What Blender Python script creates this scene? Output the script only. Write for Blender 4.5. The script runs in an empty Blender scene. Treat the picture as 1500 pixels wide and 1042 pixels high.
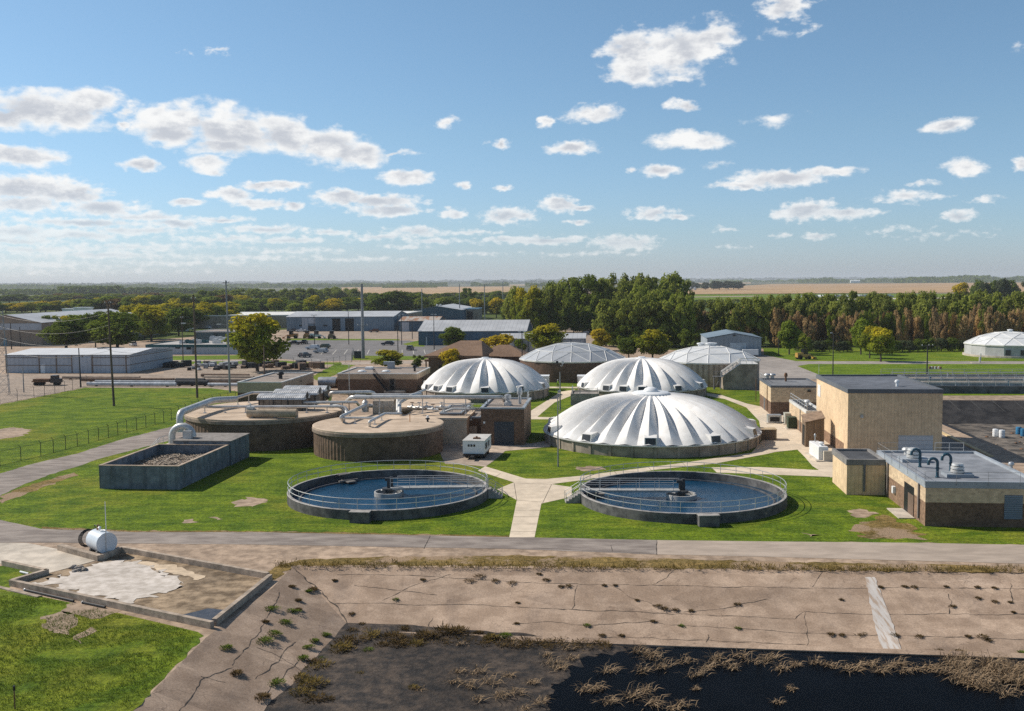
import bpy, bmesh, math, random
from mathutils import Vector, Matrix, noise
from mathutils.geometry import tessellate_polygon
R = math.radians
random.seed(7)
scene = bpy.context.scene
col = scene.collection

# ------------------------------------------------------------------ camera
FPX, HZ, ROLL, CAMZ = 1470.0, 412.5, R(.46), 23.0      # focal length in photo pixels, horizon row, roll, height
PITCH = math.atan((521 - HZ) / FPX)
cam = bpy.data.objects.new('camera', bpy.data.cameras.new('camera'))
col.objects.link(cam)
cam.data.sensor_width = 36; cam.data.lens = 36 * FPX / 1500
cam.data.clip_start = .5; cam.data.clip_end = 60000
cam.location = (0, 0, CAMZ)
cF = Vector((0, math.cos(PITCH), -math.sin(PITCH))); cR0 = Vector((1, 0, 0)); cU0 = Vector((0, math.sin(PITCH), math.cos(PITCH)))
_c, _s = math.cos(ROLL), math.sin(ROLL)
cR = cR0 * _c - cU0 * _s; cU = cR0 * _s + cU0 * _c
cam.matrix_world = Matrix((( cR.x, cU.x, -cF.x, 0), (cR.y, cU.y, -cF.y, 0), (cR.z, cU.z, -cF.z, CAMZ), (0, 0, 0, 1)))
scene.camera = cam

# ------------------------------------------------------------------ light
SUN_EL, SUN_AZ = R(40), R(292)          # azimuth clockwise from +Y: the sun stands to the left and a little beyond
SUN_DIR = Vector((math.cos(SUN_EL) * math.sin(SUN_AZ), math.cos(SUN_EL) * math.cos(SUN_AZ), math.sin(SUN_EL)))
sl = bpy.data.lights.new('sun', 'SUN'); sl.energy = 4.6; sl.angle = R(.53); sl.color = (1, .93, .83)
sun = bpy.data.objects.new('sun', sl); col.objects.link(sun)
sun.rotation_euler = (-SUN_DIR).to_track_quat('-Z', 'Y').to_euler(); sun.location = (-80, 60, 90)
scene.view_settings.view_transform = 'Standard'; scene.view_settings.look = 'None'
scene.view_settings.exposure = .2; scene.view_settings.gamma = 1
scene.view_settings.use_curve_mapping = False

# ------------------------------------------------------------------ node helper
def N(nt, typ, ins=(), **kw):
    n = nt.nodes.new(typ)
    for k, v in kw.items(): setattr(n, k, v)
    for k, v in (ins.items() if isinstance(ins, dict) else enumerate(ins)):
        if v is None: continue
        if hasattr(v, 'is_output'): nt.links.new(v, n.inputs[k])
        else: n.inputs[k].default_value = v
    return n
def mth(nt, op, a, b=None, c=None, clamp=False):
    return N(nt, 'ShaderNodeMath', (a, b, c), operation=op, use_clamp=clamp).outputs[0]
def vmt(nt, op, a, b=None, c=None):
    n = N(nt, 'ShaderNodeVectorMath', (a, b, c), operation=op)
    return n.outputs['Value'] if op in ('LENGTH', 'DOT_PRODUCT', 'DISTANCE') else n.outputs[0]
def mixc(nt, f, a, b, mode='MIX'):
    n = nt.nodes.new('ShaderNodeMix'); n.data_type = 'RGBA'; n.blend_type = mode
    for i, v in ((0, f), (6, a), (7, b)):
        if hasattr(v, 'is_output'): nt.links.new(v, n.inputs[i])
        else: n.inputs[i].default_value = v if i == 0 or len(v) == 4 else (*v, 1)
    return n.outputs[2]
def sstep(nt, v, a, b, lo=0., hi=1.):
    return N(nt, 'ShaderNodeMapRange', (v, a, b, lo, hi), interpolation_type='SMOOTHSTEP').outputs[0]
def nz(nt, vec, scale, detail=5, rough=.55, dist=0.):
    return N(nt, 'ShaderNodeTexNoise', {'Vector': vec, 'Scale': scale, 'Detail': detail, 'Roughness': rough, 'Distortion': dist}).outputs[0]

# ------------------------------------------------------------------ world: sky and drifting cumulus
def ray(px, py):
    return (cF * FPX + cR * (px - 750) + cU * (521 - py))
world = bpy.data.worlds.new('World'); scene.world = world; world.use_nodes = True
wt = world.node_tree; wt.nodes.clear()
sky = N(wt, 'ShaderNodeTexSky', sky_type='NISHITA', sun_disc=False, sun_elevation=SUN_EL, sun_rotation=SUN_AZ,
        altitude=300, air_density=1.0, dust_density=.5, ozone_density=2.0)
tc = N(wt, 'ShaderNodeTexCoord').outputs['Generated']
sx = N(wt, 'ShaderNodeSeparateXYZ', (tc,))
az = mth(wt, 'ARCTAN2', sx.outputs[0], sx.outputs[1]); el = mth(wt, 'ARCSINE', sx.outputs[2])
hi_el = sstep(wt, el, .035, .17)
P0 = N(wt, 'ShaderNodeCombineXYZ', (az, el, 0.)).outputs[0]
nco = vmt(wt, 'MULTIPLY', P0, (1., 1.7, 1.))
def lod(sc, det, rgh, off=0.):
    q = vmt(wt, 'ADD', nco, (off, off * .7, 0.)); k = 'Color' if off == 0. else 0
    lo_, hi_ = (N(wt, 'ShaderNodeTexNoise', {'Vector': q, 'Scale': z, 'Detail': det, 'Roughness': rgh}).outputs[k] for z in (sc * 2.6, sc))
    return mixc(wt, hi_el, lo_, hi_) if k else N(wt, 'ShaderNodeMix', {0: hi_el, 2: lo_, 3: hi_}).outputs[0]
wv = vmt(wt, 'SUBTRACT', N(wt, 'ShaderNodeTexNoise', {'Vector': nco, 'Scale': 34., 'Detail': 6, 'Roughness': .62}).outputs['Color'], (.5, .5, .5))
nv2 = lod(38., 5, .54, 3.1)
amp = mth(wt, 'MULTIPLY_ADD', mth(wt, 'MAXIMUM', el, 0.), .09, .006)
PW = vmt(wt, 'ADD', P0, vmt(wt, 'MULTIPLY', wv, N(wt, 'ShaderNodeCombineXYZ', (mth(wt, 'MULTIPLY', amp, 2.0), amp, 0.)).outputs[0]))
# each cloud: centre x, centre y, half width, half height, tilt in degrees, strength (all where it stands in the sky)
CLOUDS = [
 (1148, 8, 34, 17, 0, 1), (930, 78, 42, 32, -8, 1), (985, 78, 66, 34, 8, 1), (1040, 66, 44, 24, 25, .95), (920, 102, 38, 22, 0, 1), (990, 112, 30, 7, 5, .6),
 (60, 163, 78, 25, 4, 1), (125, 156, 40, 22, 12, 1), (15, 170, 40, 18, 0, 1), (182, 165, 18, 10, -20, .7), (186, 180, 14, 7, 0, .7),
 (262, 178, 60, 25, -4, 1), (340, 190, 78, 30, -8, 1), (420, 200, 62, 26, -14, 1), (250, 192, 45, 18, 0, 1), (480, 215, 60, 24, -10, 1), (520, 228, 48, 17, -6, 1), (330, 215, 55, 14, 0, .9), (575, 225, 34, 4, -5, .6),
 (25, 228, 60, 15, -4, 1), (75, 233, 22, 7, 0, .8), (207, 242, 26, 9, -4, 1), (298, 240, 33, 13, -6, 1), (310, 252, 18, 5, 0, .7),
 (40, 275, 75, 18, -4, 1), (100, 285, 50, 15, -4, 1), (30, 300, 60, 14, -2, .95), (150, 305, 55, 12, -4, .9), (215, 318, 65, 8, 2, .75),
 (272, 295, 26, 6, 0, .9), (340, 285, 34, 12, 0, 1), (400, 272, 46, 7, -2, .95), (380, 298, 40, 8, -4, .9), (430, 301, 18, 7, 0, .9),
 (500, 290, 40, 12, -3, 1), (555, 295, 60, 9, 2, .9), (570, 307, 55, 9, -3, .95), (595, 261, 38, 11, -2, 1), (678, 272, 13, 6, -5, .8), (735, 275, 13, 5, -15, .7), (732, 211, 17, 6, -6, .75), (656, 183, 13, 9, -15, .6), (317, 73, 12, 6, -10, .55), (276, 78, 9, 5, 0, .4),
 (665, 313, 22, 9, -8, .9), (742, 317, 40, 12, -4, .85), (740, 352, 36, 6, 0, .75), (795, 352, 75, 7, 3, .8), (915, 355, 50, 11, 3, .9), (610, 340, 50, 8, -3, .75), (560, 347, 60, 6, 2, .6),
 (20, 338, 60, 10, 0, .8), (100, 345, 90, 9, -2, .75), (200, 338, 80, 8, 2, .7), (390, 336, 65, 7, 0, .75), (330, 350, 90, 7, 2, .6), (60, 365, 120, 8, 0, .6), (200, 362, 110, 7, 0, .55), (430, 368, 90, 5, 0, .5), (40, 388, 150, 7, 0, .42), (260, 385, 130, 6, 0, .38), (600, 362, 40, 4, 0, .5), (690, 372, 60, 4, 0, .4),
 (120, 326, 90, 7, 2, .85), (20, 352, 80, 7, 0, .75), (260, 328, 50, 6, 0, .8), (330, 322, 40, 5, 0, .7), (150, 375, 160, 6, 0, .6), (420, 352, 70, 6, 0, .65), (480, 340, 40, 5, 0, .6), (360, 378, 120, 5, 0, .5), (520, 380, 90, 4, 0, .42), (80, 398, 170, 5, 0, .4), (640, 352, 60, 5, 0, .6), (870, 372, 90, 4, 0, .38), (690, 340, 40, 5, 0, .55),
 (868, 168, 40, 13, -4, 1), (803, 179, 13, 9, 10, .85), (835, 217, 38, 9, -5, .95), (1010, 156, 27, 7, 2, .75), (1012, 207, 56, 12, 5, .95), (966, 250, 34, 9, -4, .8), (925, 250, 7, 5, 0, .6), (1050, 243, 25, 7, -8, .5), (1125, 174, 35, 8, 0, .35),
 (1085, 270, 40, 6, 12, .8), (1145, 261, 66, 12, 5, 1), (1215, 252, 40, 7, 8, .85), (1180, 308, 36, 14, 8, 1), (1230, 312, 50, 9, -4, .95), (1145, 314, 14, 7, 0, .8), (1388, 184, 26, 10, -10, .85), (1416, 245, 26, 13, -6, .85), (1495, 242, 12, 10, 0, .8), (1488, 67, 10, 7, 0, .4), (1135, 46, 24, 10, 8, .45), (1180, 46, 10, 7, 0, .35),
 (820, 298, 30, 12, -8, .95), (850, 303, 22, 5, 0, .8), (845, 325, 17, 5, 0, .75), (765, 318, 20, 8, 0, .7), (955, 313, 34, 10, -8, .8), (990, 318, 22, 5, 0, .7), (1060, 337, 20, 4, 0, .55), (1197, 346, 22, 6, 0, .7), (1145, 344, 14, 4, 0, .5), (1325, 287, 34, 10, -4, .6), (1370, 286, 20, 6, 0, .45), (1350, 268, 20, 4, 0, .5), (1443, 292, 20, 6, 0, .5), (1402, 317, 26, 8, 0, .75), (1310, 338, 40, 6, 0, .35), (1370, 347, 26, 5, 0, .35), (1440, 340, 20, 5, 0, .3), (1070, 362, 20, 3, 0, .4),
]
acc = None; PG = PW
for ci, (X, Y, a, b, tilt, st) in enumerate(CLOUDS):
    if ci % 8 == 0 and acc is not None:      # evaluate the list in short runs, one after another
        PG = vmt(wt, 'ADD', PW, N(wt, 'ShaderNodeCombineXYZ', (0., 0., mth(wt, 'MULTIPLY', acc, 1e-9))).outputs[0])
    d = ray(X, Y).normalized(); a0 = math.atan2(d.x, d.y); e0 = math.asin(d.z)
    ka, kb = FPX / a / .95, FPX / b / .95
    if abs(tilt) < 7 or b < 11: q = vmt(wt, 'MULTIPLY_ADD', PG, (ka, kb, 0.), (-a0 * ka, -e0 * kb, 0.))
    else: q = N(wt, 'ShaderNodeMapping', {0: PG, 1: (a0, e0, 0), 2: (0, 0, R(tilt)), 3: (1 / ka, 1 / kb, 1)}, vector_type='TEXTURE').outputs[0]
    g = mth(wt, 'MULTIPLY_ADD', vmt(wt, 'LENGTH', q), -st, 1.35 * st)
    acc = g if acc is None else mth(wt, 'MAXIMUM', acc, g)
fld = mth(wt, 'ADD', acc, mth(wt, 'MULTIPLY', mth(wt, 'SUBTRACT', nv2, .49), 2.15))
alpha = sstep(wt, fld, .06, .78)
grey = mth(wt, 'MULTIPLY', sstep(wt, acc, .38, 1.05), sstep(wt, nz(wt, vmt(wt, 'ADD', nco, (0, 7.3, 0)), 22., 5, .62), .34, .58))
ccol = mixc(wt, grey, (10.6, 10.6, 10.5), (6.3, 6.6, 7.2))
# far clouds sink into the pale air near the horizon
lowf = sstep(wt, el, .01, .10)
skyc = sky.outputs[0]
gray = mixc(wt, 1.0, skyc, (1, 1, 1), 'MULTIPLY')
tone = N(wt, 'ShaderNodeValToRGB', (mth(wt, 'MULTIPLY', el, 1.6),))
for i, (p, c) in enumerate(((0., (.86, 1.01, 1.50, 1)), (.075, (.86, 1.05, 1.36, 1)), (.225, (.97, 1.14, 1.25, 1)), (.5, (1.06, 1.24, 1.25, 1)), (1., (1.10, 1.02, .92, 1)))):
    e = tone.color_ramp.elements[i] if i in (0,) else tone.color_ramp.elements.new(p) if i < 4 else tone.color_ramp.elements[-1]
    e.position = p; e.color = c
skyc = mixc(wt, 1.0, gray, tone.outputs[0], 'MULTIPLY')
ccol = mixc(wt, mth(wt, 'ADD', .55, mth(wt, 'MULTIPLY', lowf, .45)), skyc, ccol)
bg = N(wt, 'ShaderNodeBackground', (mixc(wt, mth(wt, 'MULTIPLY', alpha, .97), skyc, ccol), .080))
wo = N(wt, 'ShaderNodeOutputWorld'); wt.links.new(bg.outputs[0], wo.inputs[0])
world.cycles.sampling_method = 'MANUAL'; world.cycles.sample_map_resolution = 512
scene.cycles.use_denoising = False; scene.cycles.max_bounces = 6; scene.cycles.volume_bounces = 0

# ------------------------------------------------------------------ placing: where a point of the ground lies
def G(px, py, z=0.0):
    d = ray(px, py); t = (z - CAMZ) / d.z
    return Vector((d.x * t, d.y * t, z))
def px_of(p):
    q = Vector(p) - Vector((0, 0, CAMZ)); z = q.dot(cF)
    return 750 + FPX * q.dot(cR) / z, 521 - FPX * q.dot(cU) / z
def bis(f, lo, hi, n=50):
    s = f(lo) > 0
    for _ in range(n):
        m = (lo + hi) / 2
        if (f(m) > 0) == s: lo = m
        else: hi = m
    return (lo + hi) / 2
def height_at(p, py): return bis(lambda h: px_of((p.x, p.y, h))[1] - py, -20, 80)
GA = R(-5.7)                                   # the plant's grid is turned a little clockwise
GU, GV = Vector((math.cos(GA), math.sin(GA), 0)), Vector((-math.sin(GA), math.cos(GA), 0))
def along_u(p, px): return bis(lambda t: px_of(p + GU * t)[0] - px, 0, 400)
def along_v(p, py): return bis(lambda t: px_of(p + GV * t)[1] - py, 0, 600)
def on_face(root, axis, val, px, py):
    """local point of a thing on its plane local[axis] = val, seen at that photo pixel"""
    mi = Matrix.Translation(root.location) @ root.rotation_euler.to_matrix().to_4x4(); mi = mi.inverted()
    o = mi @ Vector((0, 0, CAMZ)); d = (mi.to_3x3()) @ ray(px, py)
    t = (val - o[axis]) / d[axis]
    return o + d * t

# ------------------------------------------------------------------ materials
MATS = {}
def mat(name, c, rough=.85, var=.15, scale=1.0, c2=None, bump=0.0, metal=0.0, spec=.3, stretch=(1, 1, 1), big=.12, detail=6, coord='pos', lo=.35, hi=.65, extra=None):
    if name in MATS: return MATS[name]
    m = bpy.data.materials.new(name); m.use_nodes = True; nt = m.node_tree; nt.nodes.clear()
    pos = N(nt, 'ShaderNodeNewGeometry').outputs['Position'] if coord == 'pos' else N(nt, 'ShaderNodeTexCoord').outputs['Object']
    v = vmt(nt, 'MULTIPLY', pos, tuple(stretch))
    n1 = nz(nt, v, scale, detail, .6)
    ca = tuple(max(0, x * (1 - var)) for x in c); cb = c2 or tuple(min(1, x * (1 + var)) for x in c)
    cc = mixc(nt, sstep(nt, n1, lo, hi), ca, cb)
    if big:
        n2 = nz(nt, v, scale * .13, 4, .55)
        cc = mixc(nt, 1.0, cc, mixc(nt, sstep(nt, n2, .3, .7), (1 - big,) * 3, (1 + big,) * 3), 'MULTIPLY')
    bs = N(nt, 'ShaderNodeBsdfPrincipled', {'Roughness': rough, 'Metallic': metal, 'Specular IOR Level': spec})
    if extra: cc = extra(nt, pos, cc, bs) or cc
    nt.links.new(cc, bs.inputs['Base Color'])
    if bump and not bs.inputs['Normal'].is_linked:
        b = N(nt, 'ShaderNodeBump', {'Strength': .8, 'Distance': bump, 'Height': nz(nt, v, scale * 3, 5, .6)})
        nt.links.new(b.outputs[0], bs.inputs['Normal'])
    out = N(nt, 'ShaderNodeOutputMaterial'); nt.links.new(bs.outputs[0], out.inputs[0])
    MATS[name] = m; return m
def ribs(freq, depth, axis='xy', dark=.75):
    """vertical ribs / joints: local x + y runs along either wall"""
    def f(nt, pos, cc, bs):
        o = N(nt, 'ShaderNodeTexCoord').outputs['Object']; s = N(nt, 'ShaderNodeSeparateXYZ', (o,))
        t = {'xy': lambda: mth(nt, 'ADD', s.outputs[0], s.outputs[1]), 'x': lambda: s.outputs[0], 'y': lambda: s.outputs[1], 'z': lambda: s.outputs[2]}[axis]()
        w = mth(nt, 'PINGPONG', mth(nt, 'MULTIPLY', t, freq), .5)
        h = sstep(nt, w, .05, .16)
        b = N(nt, 'ShaderNodeBump', {'Strength': 1., 'Distance': depth, 'Height': h}); nt.links.new(b.outputs[0], bs.inputs['Normal'])
        return mixc(nt, 1.0, cc, mixc(nt, h, (dark,) * 3, (1, 1, 1)), 'MULTIPLY')
    return f
def bricks(c_mortar, sx=1.0, wid=.4, hgt=.2):
    def f(nt, pos, cc, bs):
        o = N(nt, 'ShaderNodeTexCoord').outputs['Object']; s = N(nt, 'ShaderNodeSeparateXYZ', (o,))
        vec = N(nt, 'ShaderNodeCombineXYZ', (mth(nt, 'ADD', s.outputs[0], s.outputs[1]), s.outputs[2], 0.)).outputs[0]
        br = N(nt, 'ShaderNodeTexBrick', {'Vector': vec, 'Scale': sx, 'Mortar Size': .012, 'Brick Width': wid, 'Row Height': hgt, 'Color1': (1, 1, 1, 1), 'Color2': (.72, .72, .72, 1), 'Mortar': (*c_mortar, 1)})
        return mixc(nt, 1.0, cc, br.outputs[0], 'MULTIPLY')
    return f
def streaks(amount=.35, sc=.9):
    """rain streaks and stains running down a wall"""
    def f(nt, pos, cc, bs):
        v = vmt(nt, 'MULTIPLY', pos, (1, 1, .10)); n = nz(nt, v, sc, 6, .7)
        return mixc(nt, mth(nt, 'MULTIPLY', sstep(nt, n, .52, .72), amount), cc, (.05, .045, .04))
    return f

# ------------------------------------------------------------------ mesh helper
class MB:
    def __init__(s): s.v = []; s.f = []
    def add(s, vs, fs):
        o = len(s.v); s.v += [tuple(x) for x in vs]; s.f += [tuple(i + o for i in f) for f in fs]
    def box(s, x0, y0, z0, x1, y1, z1, M=None):
        vs = [Vector(p) for p in ((x0,y0,z0),(x1,y0,z0),(x1,y1,z0),(x0,y1,z0),(x0,y0,z1),(x1,y0,z1),(x1,y1,z1),(x0,y1,z1))]
        if M: vs = [M @ p for p in vs]
        s.add(vs, [(3,2,1,0),(4,5,6,7),(0,1,5,4),(1,2,6,5),(2,3,7,6),(3,0,4,7)])
        return s
    def cbox(s, c, sz, rz=0):
        M = Matrix.Translation(c) @ Matrix.Rotation(rz, 4, 'Z'); a, b, d = sz[0] / 2, sz[1] / 2, sz[2] / 2
        return s.box(-a, -b, -d, a, b, d, M)
    def ring(s, x0, y0, x1, y1, z0, z1, t):
        """four walls round a rectangle, thickness t inwards"""
        o = [(x0,y0),(x1,y0),(x1,y1),(x0,y1)]; i = [(x0+t,y0+t),(x1-t,y0+t),(x1-t,y1-t),(x0+t,y1-t)]
        vs = [(*p, z) for z in (z0, z1) for p in o] + [(*p, z) for z in (z0, z1) for p in i]
        fs = []
        for k in range(4):
            n = (k + 1) % 4
            fs += [(k, n, n + 4, k + 4), (k + 8, k + 12, n + 12, n + 8), (k + 4, n + 4, n + 12, k + 12), (k, k + 8, n + 8, n)]
        s.add(vs, fs); return s
    def poly(s, pts, z0, z1=None):
        """a flat sheet, or a prism when z1 is given"""
        pts = [(p[0], p[1]) for p in pts]
        tri = tessellate_polygon([[Vector((*p, 0)) for p in pts]])
        n = len(pts)
        ar = sum(pts[i][0] * pts[(i + 1) % n][1] - pts[(i + 1) % n][0] * pts[i][1] for i in range(n))
        if ar < 0: pts = pts[::-1]; tri = [tuple(n - 1 - i for i in t) for t in tri]
        up = []
        for t in tri:
            a, b, c = (pts[i] for i in t)
            cr = (b[0]-a[0])*(c[1]-a[1]) - (b[1]-a[1])*(c[0]-a[0])
            up.append(t if cr > 0 else t[::-1])
        if z1 is None: s.add([(*p, z0) for p in pts], up)
        else:
            s.add([(*p, z1) for p in pts] + [(*p, z0) for p in pts], up + [tuple(i + n for i in t[::-1]) for t in up] + [(i, i + n, (i + 1) % n + n, (i + 1) % n)[::1] for i in range(n)])
        return s
    def tube(s, pts, r, seg=6, closed=False, cap=True, r1=None):
        pts = [Vector(p) for p in pts]; n = len(pts); base = len(s.v); prev = None
        for i, p in enumerate(pts):
            a = pts[(i - 1) % n] if (i > 0 or closed) else p; b = pts[(i + 1) % n] if (i < n - 1 or closed) else p
            t = (b - a).normalized()
            if prev is None:
                q = Vector((0, 0, 1)) if abs(t.z) < .9 else Vector((1, 0, 0)); nx = (q - t * q.dot(t)).normalized()
            else: nx = (prev - t * prev.dot(t)).normalized()
            prev = nx; ny = t.cross(nx); rr = r if r1 is None else r + (r1 - r) * i / max(1, n - 1)
            for k in range(seg):
                g = 2 * math.pi * k / seg; s.v.append(tuple(p + nx * rr * math.cos(g) + ny * rr * math.sin(g)))
        for i in range(n if closed else n - 1):
            j = (i + 1) % n
            for k in range(seg):
                l = (k + 1) % seg; s.f.append((base + i * seg + k, base + i * seg + l, base + j * seg + l, base + j * seg + k))
        if cap and not closed:
            s.f.append(tuple(base + k for k in range(seg))[::-1]); s.f.append(tuple(base + (n - 1) * seg + k for k in range(seg)))
        return s
    def bar(s, a, b, r, seg=6, r1=None): return s.tube([a, b], r, seg, r1=r1)
    def lathe(s, prof, seg=32, c=(0, 0), a0=0, a1=2 * math.pi):
        base = len(s.v); full = abs(a1 - a0 - 2 * math.pi) < 1e-6; m = seg if full else seg + 1
        for (r, z) in prof:
            for k in range(m):
                g = a0 + (a1 - a0) * k / seg; s.v.append((c[0] + r * math.cos(g), c[1] + r * math.sin(g), z))
        for i in range(len(prof) - 1):
            for k in range(seg):
                l = (k + 1) % m; s.f.append((base + i * m + k, base + i * m + l, base + (i + 1) * m + l, base + (i + 1) * m + k))
        return s
    def disc(s, r, z, seg=32, c=(0, 0)):
        s.add([(c[0] + r * math.cos(2 * math.pi * k / seg), c[1] + r * math.sin(2 * math.pi * k / seg), z) for k in range(seg)], [tuple(range(seg))]); return s
    def sph(s, c, r, seg=10, rings=6, sz=1.0, z0=-1.0):
        prof = [(r * math.cos(t), c[2] + r * sz * math.sin(t)) for t in [math.asin(z0) + (math.pi / 2 - math.asin(z0)) * i / rings for i in range(rings + 1)]]
        prof[-1] = (r * .01, prof[-1][1]); return s.lathe(prof, seg, (c[0], c[1]))
    def build(s, name, m, parent=None, loc=None, rz=0, smooth=False):
        me = bpy.data.meshes.new(name); me.from_pydata(s.v, [], s.f); me.update()
        if m: me.materials.append(m)
        if smooth:
            for p in me.polygons: p.use_smooth = True
            try: me.set_sharp_from_angle(angle=R(40))
            except Exception: pass
        o = bpy.data.objects.new(name, me); col.objects.link(o)
        if parent: o.parent = parent
        if loc is not None: o.location = loc; o.rotation_euler = (0, 0, rz)
        return o
def tag(o, label=None, cat=None, group=None, kind=None):
    if label: o['label'] = label
    if cat: o['category'] = cat
    if group: o['group'] = group
    if kind: o['kind'] = kind
    return o
def thing(name, label, cat, loc, rz=0, group=None):
    o = bpy.data.objects.new(name, None); col.objects.link(o); o.empty_display_size = .3
    o.location = loc; o.rotation_euler = (0, 0, rz); return tag(o, label, cat, group)
KIDS = {}
def dup(root, loc, rz=None, label=None, group=None, scale=None, mats=None):
    if root not in KIDS: KIDS[root] = list(root.children)
    r = root.copy(); col.objects.link(r); r.location = loc
    if rz is not None: r.rotation_euler = (0, 0, rz)
    if label: r['label'] = label
    if group: r['group'] = group
    if scale is not None: r.scale = scale if hasattr(scale, '__len__') else (scale,) * 3
    for ch in KIDS[root]:
        c = ch.copy(); col.objects.link(c); c.parent = r
        if ch not in KIDS: KIDS[ch] = list(ch.children)
        for g in KIDS[ch]:
            d = g.copy(); col.objects.link(d); d.parent = c
        if mats and ch.name.split('.')[0] in mats:
            c.material_slots[0].link = 'OBJECT'; c.material_slots[0].material = mats[ch.name.split('.')[0]]
    return r
def wob(pts, amp, step=1.2, sc=.35, closed=True, seed=0.):
    """subdivide an outline and ruffle it, for edges of grass, dirt and water"""
    out = []; n = len(pts)
    for i in range(n if closed else n - 1):
        a, b = Vector(pts[i]), Vector(pts[(i + 1) % n]); L = (b - a).length; k = max(1, int(L / step))
        for j in range(k):
            p = a.lerp(b, j / k); q = p * sc + Vector((seed, 0, 0))
            out.append(p + Vector((noise.noise(q), noise.noise(q + Vector((31, 7, 0))), 0)) * amp * 2 + Vector((noise.noise(q * 4), noise.noise(q * 4 + Vector((3, 17, 0))), 0)) * amp * .8)
    if not closed: out.append(Vector(pts[-1]))
    return out
def PX(*pp): return [G(a, b) for a, b in pp]
def sheet(name, pts, z, m, kind='structure'):
    o = MB().poly(pts, z).build(name, m); return tag(o, kind=kind)
# ================================================================== SETTING
def grass_mat(name, ca, cb, cy, dirt, dthr=.72, sc=1.0):
    m = bpy.data.materials.new(name); m.use_nodes = True; nt = m.node_tree; nt.nodes.clear()
    pos = N(nt, 'ShaderNodeNewGeometry').outputs['Position']
    fine = nz(nt, pos, 2.6 * sc, 6, .7); mid = nz(nt, pos, .33 * sc, 5, .6); bigm = nz(nt, pos, .055 * sc, 4, .55)
    mow = nz(nt, vmt(nt, 'MULTIPLY', pos, (.25, 1.6, 1)), .7 * sc, 4, .5)
    c = mixc(nt, sstep(nt, mid, .32, .66), ca, cb)
    c = mixc(nt, mth(nt, 'MULTIPLY', sstep(nt, mth(nt, 'ADD', mth(nt, 'MULTIPLY', bigm, .7), mth(nt, 'MULTIPLY', mid, .3)), .48, .66), .8), c, cy)
    c = mixc(nt, 1.0, c, mixc(nt, sstep(nt, fine, .3, .7), (.52, .55, .5), (1.42, 1.38, 1.3)), 'MULTIPLY')
    c = mixc(nt, 1.0, c, mixc(nt, sstep(nt, mow, .35, .65), (.80, .83, .8), (1.14, 1.12, 1.1)), 'MULTIPLY')
    dd = mth(nt, 'ADD', mth(nt, 'MULTIPLY', nz(nt, pos, .16 * sc, 6, .62), .8), mth(nt, 'MULTIPLY', fine, .22))
    c = mixc(nt, mth(nt, 'MULTIPLY', sstep(nt, dd, dthr, dthr + .06), .85), c, dirt)
    bs = N(nt, 'ShaderNodeBsdfPrincipled', {'Base Color': c, 'Roughness': .95, 'Specular IOR Level': .1})
    b = N(nt, 'ShaderNodeBump', {'Strength': 1., 'Distance': .10, 'Height': nz(nt, pos, 6 * sc, 4, .7)})
    nt.links.new(b.outputs[0], bs.inputs['Normal'])
    o = N(nt, 'ShaderNodeOutputMaterial'); nt.links.new(bs.outputs[0], o.inputs[0]); return m
M_LAWN = grass_mat('lawn_grass', (.070, .122, .010), (.145, .205, .014), (.205, .205, .026), (.28, .205, .125), .70)
M_FARLAWN = grass_mat('far_lawn_grass', (.09, .15, .012), (.145, .21, .016), (.19, .205, .026), (.24, .2, .10), .78, .6)
M_DRYGRASS = grass_mat('dry_verge_grass', (.15, .105, .035), (.235, .165, .065), (.27, .185, .09), (.33, .235, .16), .52)
M_MEADOW = grass_mat('meadow_grass', (.05, .08, .015), (.09, .12, .025), (.16, .15, .05), (.2, .16, .09), .72, .3)
M_GROUND = mat('bare_dirt', (.32, .23, .16), var=.25, scale=.9, bump=.03, c2=(.42, .31, .22), big=.2)
M_FIELD = mat('dry_corn', (.40, .255, .125), var=.18, scale=.05, big=.15, c2=(.46, .30, .155))
M_ASPH = mat('worn_asphalt', (.23, .19, .165), var=.2, scale=.7, bump=.008, big=.14, c2=(.30, .255, .22), stretch=(.5, 1.3, 1))
M_ASPH2 = mat('pale_asphalt', (.38, .31, .25), var=.12, scale=.7, bump=.008, big=.08, stretch=(.5, 1.3, 1))
M_LOT = mat('parking_asphalt', (.165, .155, .15), var=.14, scale=.25, big=.15)
M_YARD = mat('gravel', (.30, .235, .18), var=.25, scale=1.6, bump=.03, big=.18)
M_PATH = mat('path_concrete', (.60, .50, .38), var=.10, scale=.8, big=.10, extra=None)
M_CONC = mat('weathered_concrete', (.26, .235, .21), var=.25, scale=.8, big=.2, bump=.01, extra=streaks(.45))
M_CONCL = mat('light_concrete', (.48, .42, .345), var=.15, scale=.8, big=.15, bump=.006)
M_DKCONC = mat('damp_concrete', (.10, .105, .115), var=.3, scale=.7, big=.2, extra=streaks(.4))

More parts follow.
